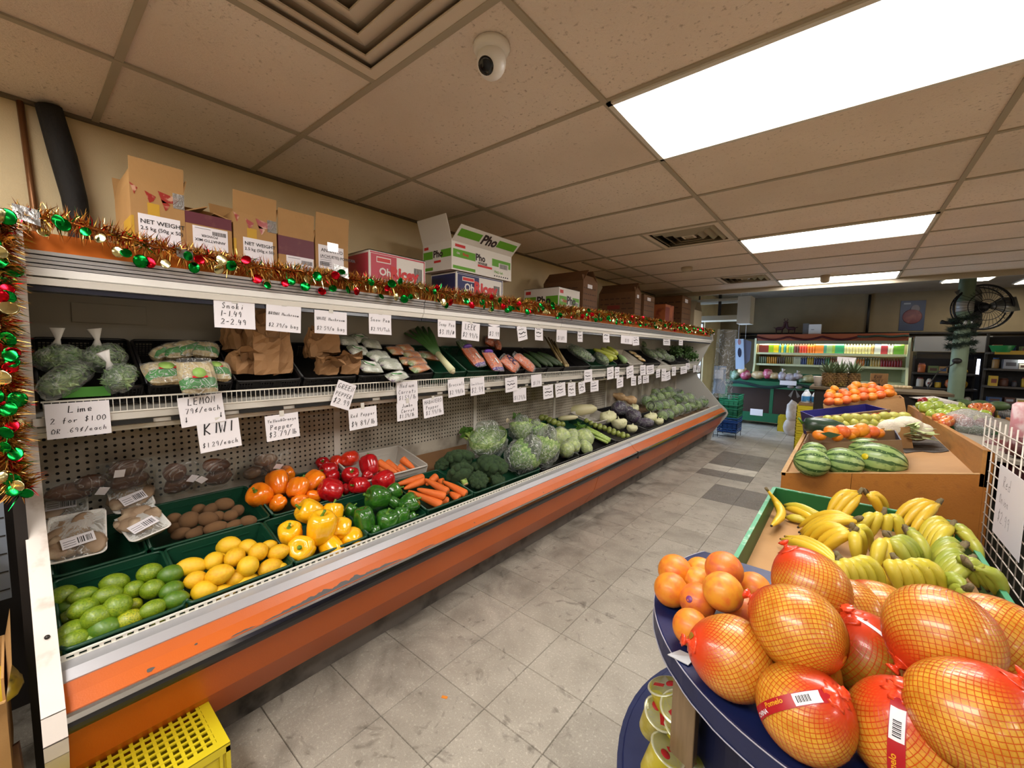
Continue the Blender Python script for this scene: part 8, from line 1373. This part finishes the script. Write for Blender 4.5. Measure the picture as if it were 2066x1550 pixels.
# ---------------------------------------------------------------- pineapples, honey sign, small table behind the island
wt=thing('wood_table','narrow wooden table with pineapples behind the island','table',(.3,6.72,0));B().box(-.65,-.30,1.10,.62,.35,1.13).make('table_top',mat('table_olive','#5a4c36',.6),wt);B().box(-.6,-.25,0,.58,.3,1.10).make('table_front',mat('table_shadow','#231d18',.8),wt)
PIN=mat('pineapple_skin','#8a6a3c',.7,mix=[(60,'#5a4224',.45,.6),(9,'#8a7a3a',.5,.7)]);PLF=mat('pineapple_leaf','#46583a',.6,mix=(9,'#6a7a58',.4,.7))
def pine(label,px,sc):
    t=thing('pineapple',label,'pineapple',(px[0],max(6.48,px[1]),1.13),group='pineapples behind the island');b=B();b.lathe([(.03,0),(.055,.012),(.068,.06),(.068,.12),(.055,.165),(.03,.18)],18)
    for i in range(7):
        for j in range(10):
            a=2*math.pi*(j+.5*(i%2))/10;zz=.02+i*.024;r=.058+.012*math.sin(math.pi*(zz/.18));b.ball((r*math.cos(a),r*math.sin(a),zz),(.014,.014,.012),6,4)
    b.make('pineapple_fruit',PIN,t);b=B();rd=random.Random(int(px[0]*99))
    for k in range(34):
        a=k*2.4;e=.25+.9*(1-k/34);L_=.10+.10*(k/34)+rd.uniform(0,.03);d=Vector((math.cos(a)*math.sin(e),math.sin(a)*math.sin(e),math.cos(e)));u=d.cross(Vector((0,0,1))).normalized()*.012;p=Vector((math.cos(a)*.02,math.sin(a)*.02,.17))
        b.add([p-u,p+u,p+d*L_*.6+u*.8,p+d*L_+Vector((0,0,-.01)),p+d*L_*.6-u*.8],[(0,1,2,3,4)])
    b.make('leaf_crown',PLF,t)
q=[(-0.172,6.628,1.193),(-0.063,6.716,1.182),(0.07,6.825,1.185)]
for i,l in enumerate(['pineapple at the left of three, beside a white pot','pineapple in the middle of three','pineapple at the right of three']):pine(l,q[i],1)
t=thing('white_pot','white plastic pot left of the pineapples','pot',(q[0][0]-.10,q[0][1],1.13));B().lathe([(.04,0),(.055,.12),(.058,.125),(.05,.12),(.045,.02)],16).make('pot_body',CWHT,t)
hs=[(0.236,7.048,1.384),(0.411,7.19,1.382),(0.249,7.037,1.199)];t=thing('cardboard_sign','brown cardboard sign handwritten RAW HONEY behind the oranges','sign',(hs[2][0],hs[2][1],1.13));w=(Vector(hs[1])-Vector(hs[0])).length;h=.175;yw=math.atan2(hs[1][1]-hs[0][1],hs[1][0]-hs[0][0]);t.rotation_euler=(0,0,yw);B().box(0,0,0,w,.008,h).make('card',mat('sign_card','#8f6a40',.75,mix=(9,'#7d5a34',.4,.7)),t)
b=B();rd=random.Random(1);hand_into(b,'RAW',w*.18,h*.62,h*.26,.007,rnd=rd);hand_into(b,'HONEY',w*.08,h*.34,h*.22,.006,rnd=rd);b.lathe([(.02,0),(.019,.001)],12,(w*.5,h*.16,0));b.box(w*.1,h*.1,0,w*.35,h*.14,.001);b.box(w*.65,h*.1,0,w*.9,h*.14,.001);b.v=[(p[0],-.001-p[2],p[1]) for p in b.v];b.make('handwriting',mat('brown_ink','#2a1a10',.7),t)
ws=[(-0.104,6.978,1.511),(0.091,7.137,1.502),(0.021,7.06,1.329)];w=(Vector(ws[1])-Vector(ws[0])).length;t=thing('paper_sign','white paper sign standing behind the pineapples','sign',ws[0]);W_=[Vector(p)-Vector(ws[0]) for p in ws];B().add([W_[0],W_[1],W_[1]+Vector((0,0,-.10)),W_[2],W_[0]+Vector((0,0,-.09))]+[p+Vector((-.002,.003,0)) for p in(W_[0],W_[1],W_[1]+Vector((0,0,-.10)),W_[2],W_[0]+Vector((0,0,-.09)))],[(0,1,2,3,4),(9,8,7,6,5),(0,5,6,1),(1,6,7,2),(2,7,8,3),(3,8,9,4),(4,9,5,0)]).make('paper',PAP,t);B().tube([W_[2],W_[2]+Vector((0,0,-.16))],.004,5).make('sign_stick',WIRE,t)
q=[(0.46,7.151,1.244,0.07,0.051),(0.498,7.181,1.239,0.07,0.051),(0.534,7.211,1.246,0.07,0.051),(0.572,7.241,1.24,0.07,0.051),(0.608,7.272,1.248,0.07,0.051),(0.459,7.152,1.267,0.07,0.051),(0.495,7.183,1.274,0.07,0.051),(0.533,7.212,1.268,0.07,0.051),(0.569,7.243,1.275,0.07,0.051),(0.607,7.273,1.27,0.07,0.051)]
for i,(x,y,z,w,h) in enumerate(q):o=B().ball((0,0,0),(w/2,w/2.5,h/2),8,6,fn=lambda d:noisy(d,2,.3,i)).make('ginger_root',mat('ginger','#b7a27c',.6,mix=(6,'#9a8560',.4,.7)),loc=(min(x,.88),min(y,7.0),1.145));tag(o,row_labels([p[:3] for p in q],'pale ginger root on the table end',5)[i],'ginger','ginger roots')
t=thing('green_squash_box','dark green squashes lying under the table edge','box',(1.0,6.55,.98));[B().ball((0,0,0),(.09,.06,.05),12,8).make('squash',mat('dark_squash','#2f4226',.5,mix=(6,'#4f6638',.4,.7)),t,loc=(k*.13,0,.05)) for k in range(3)]
# ---------------------------------------------------------------- dark cooler, goods and pillar to the right
bk=mat('black_cabinet','#100e0d',.4);t=thing('black_cooler','black glass-door cooler right of the drinks cooler','cooler',(1.05,11.3,0));B().box(0,0,0,.9,.6,1.62).make('cooler_body',bk,t);B().box(.0,-.02,.7,.86,0,1.58).make('glass_door',mat('dark_glass','#1f2228',.1),t);B().box(.06,-.025,1.15,.8,-.02,1.17).make('door_shelf',mat('cooler_trim','#7a7a64'),t);B().box(.78,-.03,1.2,.84,-.021,1.5).make('lit_strip',mat('lit_strip','#ffffff',.4,emit=('#dfe6ff',2.)),t);B().box(-.05,-.08,1.63,.95,.3,1.92).make('cooler_header',mat('header_grey','#8f8d88',.5),t)
GC=['#6a2a24','#8a6a3a','#b0a89a','#23406a','#a85a2a','#5a6a3a','#c9c2b6','#7a3a4a','#3a3a44','#b8962a','#4a2a20','#8a8f9a']
def shelfunit(name,label,y,x0,x1,zs,items,dark='#2a2724',group='goods',seed=1,depth=.3):
    t=thing(name,label,'shelf',((x0+x1)/2,y,0));o3=((x0+x1)/2,y,0);m=mat('shelf_'+dark,dark,.5);rd=random.Random(seed)
    for z in zs:B().box(x0,y,z-.03,x1,y+depth,z).make('shelf_board',m,t,org=o3)
    for x in(x0,x1-.03):B().box(x,y+depth-.03,0,x+.03,y+depth,zs[-1]+.3).make('shelf_post',m,t,org=o3)
    B().box(x0,y+depth,.0,x1,y+depth+.02,zs[-1]+.25).make('shelf_back',mat('shelf_shade','#191513',.8),t,org=o3);n=0
    for zi,z in enumerate(zs):
        x=x0+.04;k=0
        while x<x1-.10 and n<90:
            w=rd.uniform(.07,.16);h=rd.uniform(.08,.17);c=rd.choice(GC);kind=rd.choice(('box','jar','bag'));b=B()
            if kind=='box':b.box(-w/2,0,0,w/2,.12,h,0);b.box(-w*.35,-.001,h*.3,w*.35,0,h*.7,1)
            elif kind=='jar':b.lathe([(w*.36,0),(w*.4,.01),(w*.4,h*.8),(w*.3,h*.88)],10,(0,.06,0),0);b.lathe([(w*.32,h*.88),(w*.32,h)],10,(0,.06,0),1)
            else:b.ball((0,.06,h*.45),(w*.5,.06,h*.5),10,7,0,fn=lambda d:noisy(d,3,.2,n));b.box(-w*.25,-.004,h*.3,w*.25,.003,h*.55,1)
            o=b.make('shelf_'+kind,[mat('goods_'+c,c,.5,mix=(14,'#c9bfae',.62,.68)),mat('goods_print_'+rd.choice(GC),rd.choice(GC),.5)],loc=(x+w/2,y+.02,z+.001));tag(o,'packed %s on %s, %s board up, %s from left'%(kind,name.replace('_',' '),nth(zi),nth(k)),kind if kind!='box' else 'carton',group);x+=w+rd.uniform(.005,.03);k+=1;n+=1
    return t
shelfunit('dark_goods_shelf','dark shelf of packed goods left of the pillar',10.4,.95,1.75,[.72,.98,1.24],20,'#1c1918','goods on the dark shelf',3)
shelfunit('dry_goods_shelf','long grey shelf of dry goods at the right behind the pillar',9.9,1.75,3.0,[.55,.82,1.08,1.36,1.62],60,'#3a3631','goods on the dry goods shelf',11)
t=thing('yellow_shelf_strip','yellow price strip along the upper shelf right of the pillar','strip',(1.8,9.88,1.585));B().box(0,0,0,1.1,.012,.06).make('strip_body',mat('strip_yellow','#b8941c',.5),t)
t=thing('lit_shelf_lamp','white lit lamp strip under the shelf at the right edge','lamp',(2.05,9.87,1.46));B().box(0,0,0,.6,.015,.045).make('lamp_tube',mat('lit_tube','#ffffff',.4,emit=('#eef2e0',3.)),t)
t=thing('green_tub','bright green tub on the top shelf right of the pillar','tub',(1.88,9.95,1.621));B().lathe([(.10,0),(.14,.10),(.15,.105),(.13,.10),(.09,.015)],16).make('tub_body',mat('tub_green','#2a8a4a',.4),t)
t=thing('pink_roll','pink and white wrapped roll standing at the right edge','roll',(1.05,4.55,.90));B().lathe([(.10,0),(.11,.01),(.11,.30),(.09,.32)],18).make('roll_body',mat('pink_wrap','#c98a90',.5,mix=(12,'#e0c8c8',.45,.62)),t)
t=thing('wire_counter','grey wire-edged counter at the right beyond the apples','counter',(1.55,6.2,.0));B().box(-.12,-1.3,.86,.7,1.2,.90).make('counter_top',mat('counter_grey','#6a655e',.5),t);B().box(-.1,-1.28,0,.68,1.18,.86).make('counter_body',mat('counter_dark','#211d1a',.7),t);b=B();[b.tube([(-.14,-1.3+k*.06,.86),(-.14,-1.3+k*.06,.96)],.004,4) for k in range(42)];b.tube([(-.14,-1.3,.96),(-.14,1.2,.96)],.006,5);b.make('wire_edge',mat('counter_grey','#6a655e',.5),t)
pl=thing('pillar','round pale green column with fir garland and a big fan','column',(1.21,8.4,0));PLG=mat('pillar_green','#7d9078',.6,mix=(3,'#6f8068',.4,.7));B().lathe([(.085,0),(.085,2.92)],20).make('column_shaft',PLG,pl);B().lathe([(.0875,2.16),(.0875,2.3)],20).make('white_wrap',mat('pillar_wrap','#a8a59c',.5),pl)
t=thing('fir_garland','dark green fir garland wound around the pale column','garland',(1.21,8.4,1.6));FIR=mat('fir_green','#1f2e24',.7,mix=(9,'#34463a',.4,.7));b=B();rd=random.Random(8)
for k in range(2600):
    s=rd.random();a=s*2*math.pi*4.2;p=Vector((.125*math.cos(a),.125*math.sin(a),.02+s*.50+rd.gauss(0,.012)));d=Vector((rd.gauss(0,1),rd.gauss(0,1),rd.gauss(0,.7))).normalized()*rd.uniform(.04,.085);u=d.orthogonal().normalized()*.005;b.add([p-u,p+u,p+d],[(0,1,2)])
b.make('fir_needles',FIR,t,kind='stuff');B().tube([(.115*math.cos(s*26.4/60),.115*math.sin(s*26.4/60),.02+s*.5/60) for s in range(61)],.012,5).make('garland_core',FIR,t)
FANC=[(1.375,8.394,2.214)][0]
fn_=thing('wall_fan','big black-caged industrial fan mounted on the pale column','fan',(1.26,8.24,2.24));ax=Vector((.28,-.92,.06)).normalized();FB=mat('fan_black','#17181a',.4,.5);FM=mat('fan_metal','#8a8d8c',.3,.8);qf=Vector((0,0,1)).rotation_difference(ax);U_=qf@Vector((1,0,0));V_=qf@Vector((0,1,0));cF=Vector(FANC)-Vector((1.26,8.24,2.24));RF=.30
def fr_ring(r,o_,tr,name):B().tube([cF+ax*o_+(U_*math.cos(2*math.pi*k/36)+V_*math.sin(2*math.pi*k/36))*r for k in range(37)],tr,6).make(name,FB,fn_)
fr_ring(RF,0,.014,'cage_ring');fr_ring(RF*.62,.07,.005,'cage_ring');fr_ring(RF*.3,.085,.005,'cage_ring');fr_ring(RF*.95,-.10,.008,'cage_ring')
b=B()
for k in range(36):a=2*math.pi*k/36;d=U_*math.cos(a)+V_*math.sin(a);b.tube([cF+ax*.09+d*.05,cF+ax*.08+d*RF*.5,cF+d*RF,cF-ax*.10+d*RF*.95],.0028,4)
b.make('cage_wire',FB,fn_,kind='stuff')
for k in range(3):
    a=2*math.pi*k/3+.4;d=U_*math.cos(a)+V_*math.sin(a);e=U_*-math.sin(a)+V_*math.cos(a);P=[cF+d*.06-e*.03+ax*.01,cF+d*.2-e*.10+ax*.03,cF+d*.34-e*.09+ax*.035,cF+d*.35+e*.10-ax*.03,cF+d*.2+e*.11-ax*.03,cF+d*.06+e*.03-ax*.01];o=B().add(P,[(0,1,4,5),(1,2,3,4)],0,True).make('fan_blade',FM,fn_);o.modifiers.new('thick','SOLIDIFY').thickness=.004
B().lathe([(.06,-.16),(.075,-.12),(.07,0),(.05,.05),(.02,.06)],16,tuple(cF),axis=tuple(ax)).make('motor_hub',FB,fn_);B().tube([(-.05,.12,-.05),cF-ax*.14],[.03,.025],8).make('fan_arm',FB,fn_)
t=thing('cable','black cable looping from the pale column past the goods','cable',(1.12,8.28,1.42));B().tube([(.05,0,.05),(0,-.02,0),(-.12,-.02,-.1),(-.2,-.02,-.3),(-.2,.0,-.45)],.008,6).make('cable_run',pm,t);B().ball((.05,-.02,.06),(.05,.03,.04),10,8).make('junction',pm,t)
t=thing('small_wall_fan','small dark lamp bracket left of the fan on the column','bracket',(1.06,8.3,2.0));B().tube([(.1,.05,.0),(0,0,0),(-.08,-.02,.02)],[.02,.015,.03],7).make('bracket_body',FB,t)
for i,(x,y) in enumerate([(1.55,10.75),(2.6,11.6)]):
    t=thing('far_light',['lit ceiling light behind the fan in the far bay','lit ceiling light at the right edge in the far bay'][i],'light',(x,y,2.92),group='far ceiling lights');B().box(-.32,-.33,-.02,.32,.33,0).make('fixture_frame',FR,t);B().box(-.29,-.30,-.026,.29,.30,-.02).make('lit_diffuser',mat('far_diffuser','#ffffff',.5,emit=('#fff4e4',9.)),t)
# ---------------------------------------------------------------- yellow crates and milk jugs in the aisle
yc=[(-0.555,7.6,0.078),(-0.315,7.6,0.119)]
for k in range(7):ycrate('yellow crate in the aisle stack, %s from the floor'%nth(k),yc[0][0],7.6,yc[0][0]+.44,8.0,k*.108,k*.108+.105,k==6,'stacked yellow crates in the aisle')
t=thing('egg_card','flat brown carton lid lying on the yellow crate stack','carton',(yc[0][0],7.6,.757));B().box(.02,.02,0,.42,.38,.035).make('carton_body',DKC,t)
for k in range(6):
    t=thing('milk_jug','milk jug on the yellow stack, %s row, %s from left'%('front' if k<3 else 'back',nth(k%3)),'jug',(yc[0][0]+.10+(k%3)*.125,7.70+(k//3)*.15,.793),group='milk jugs on the yellow stack');B().lathe([(.05,0),(.055,.01),(.055,.12),(.03,.165),(.02,.18)],14).make('jug_body',mat('milk_white','#d8dce0',.35),t);B().lathe([(.0558,.02),(.0562,.03),(.0562,.10),(.0558,.105)],14).make('blue_label',mat('milk_blue','#3a7aa8',.4,mix=(14,'#b8c4c0',.55,.65)),t);B().lathe([(.021,.178),(.021,.195)],10).make('cap',mat('milk_cap','#d0d8e4',.35),t)
yc2=[(-0.993,9.75,0.056)];ycrate('single yellow crate on the floor before the green rack',yc2[0][0],9.6,yc2[0][0]+.34,9.95,0,.30)
t=thing('paper_sack','pale sack leaning between the yellow crates','sack',(yc2[0][0]+.25,9.3,.0));B().ball((0,0,.42),(.10,.10,.24),14,10,fn=lambda d:noisy(d,2,.2,3)).ball((0,0,.15),(.13,.12,.18),12,8).make('sack_body',mat('sack_pale','#a89a8c',.6,mix=(5,'#c9c4c0',.45,.65)),t)
o=B().add([(0,0,.0006),(.024,.012,.0006),(.018,.024,.0006),(-.006,.012,.0006),(0,0,.0016),(.024,.012,.0016),(.018,.024,.0016),(-.006,.012,.0016)],[(0,3,2,1),(4,5,6,7),(0,1,5,4),(1,2,6,5),(2,3,7,6),(3,0,4,7)]).make('carrot_scrap',mat('scrap_orange','#d8822a',.5),loc=([(-1.287,1.116,-0.0)][0][0],[(-1.287,1.116,-0.0)][0][1],0));tag(o,'tiny orange scrap lying on the floor in the aisle','scrap')
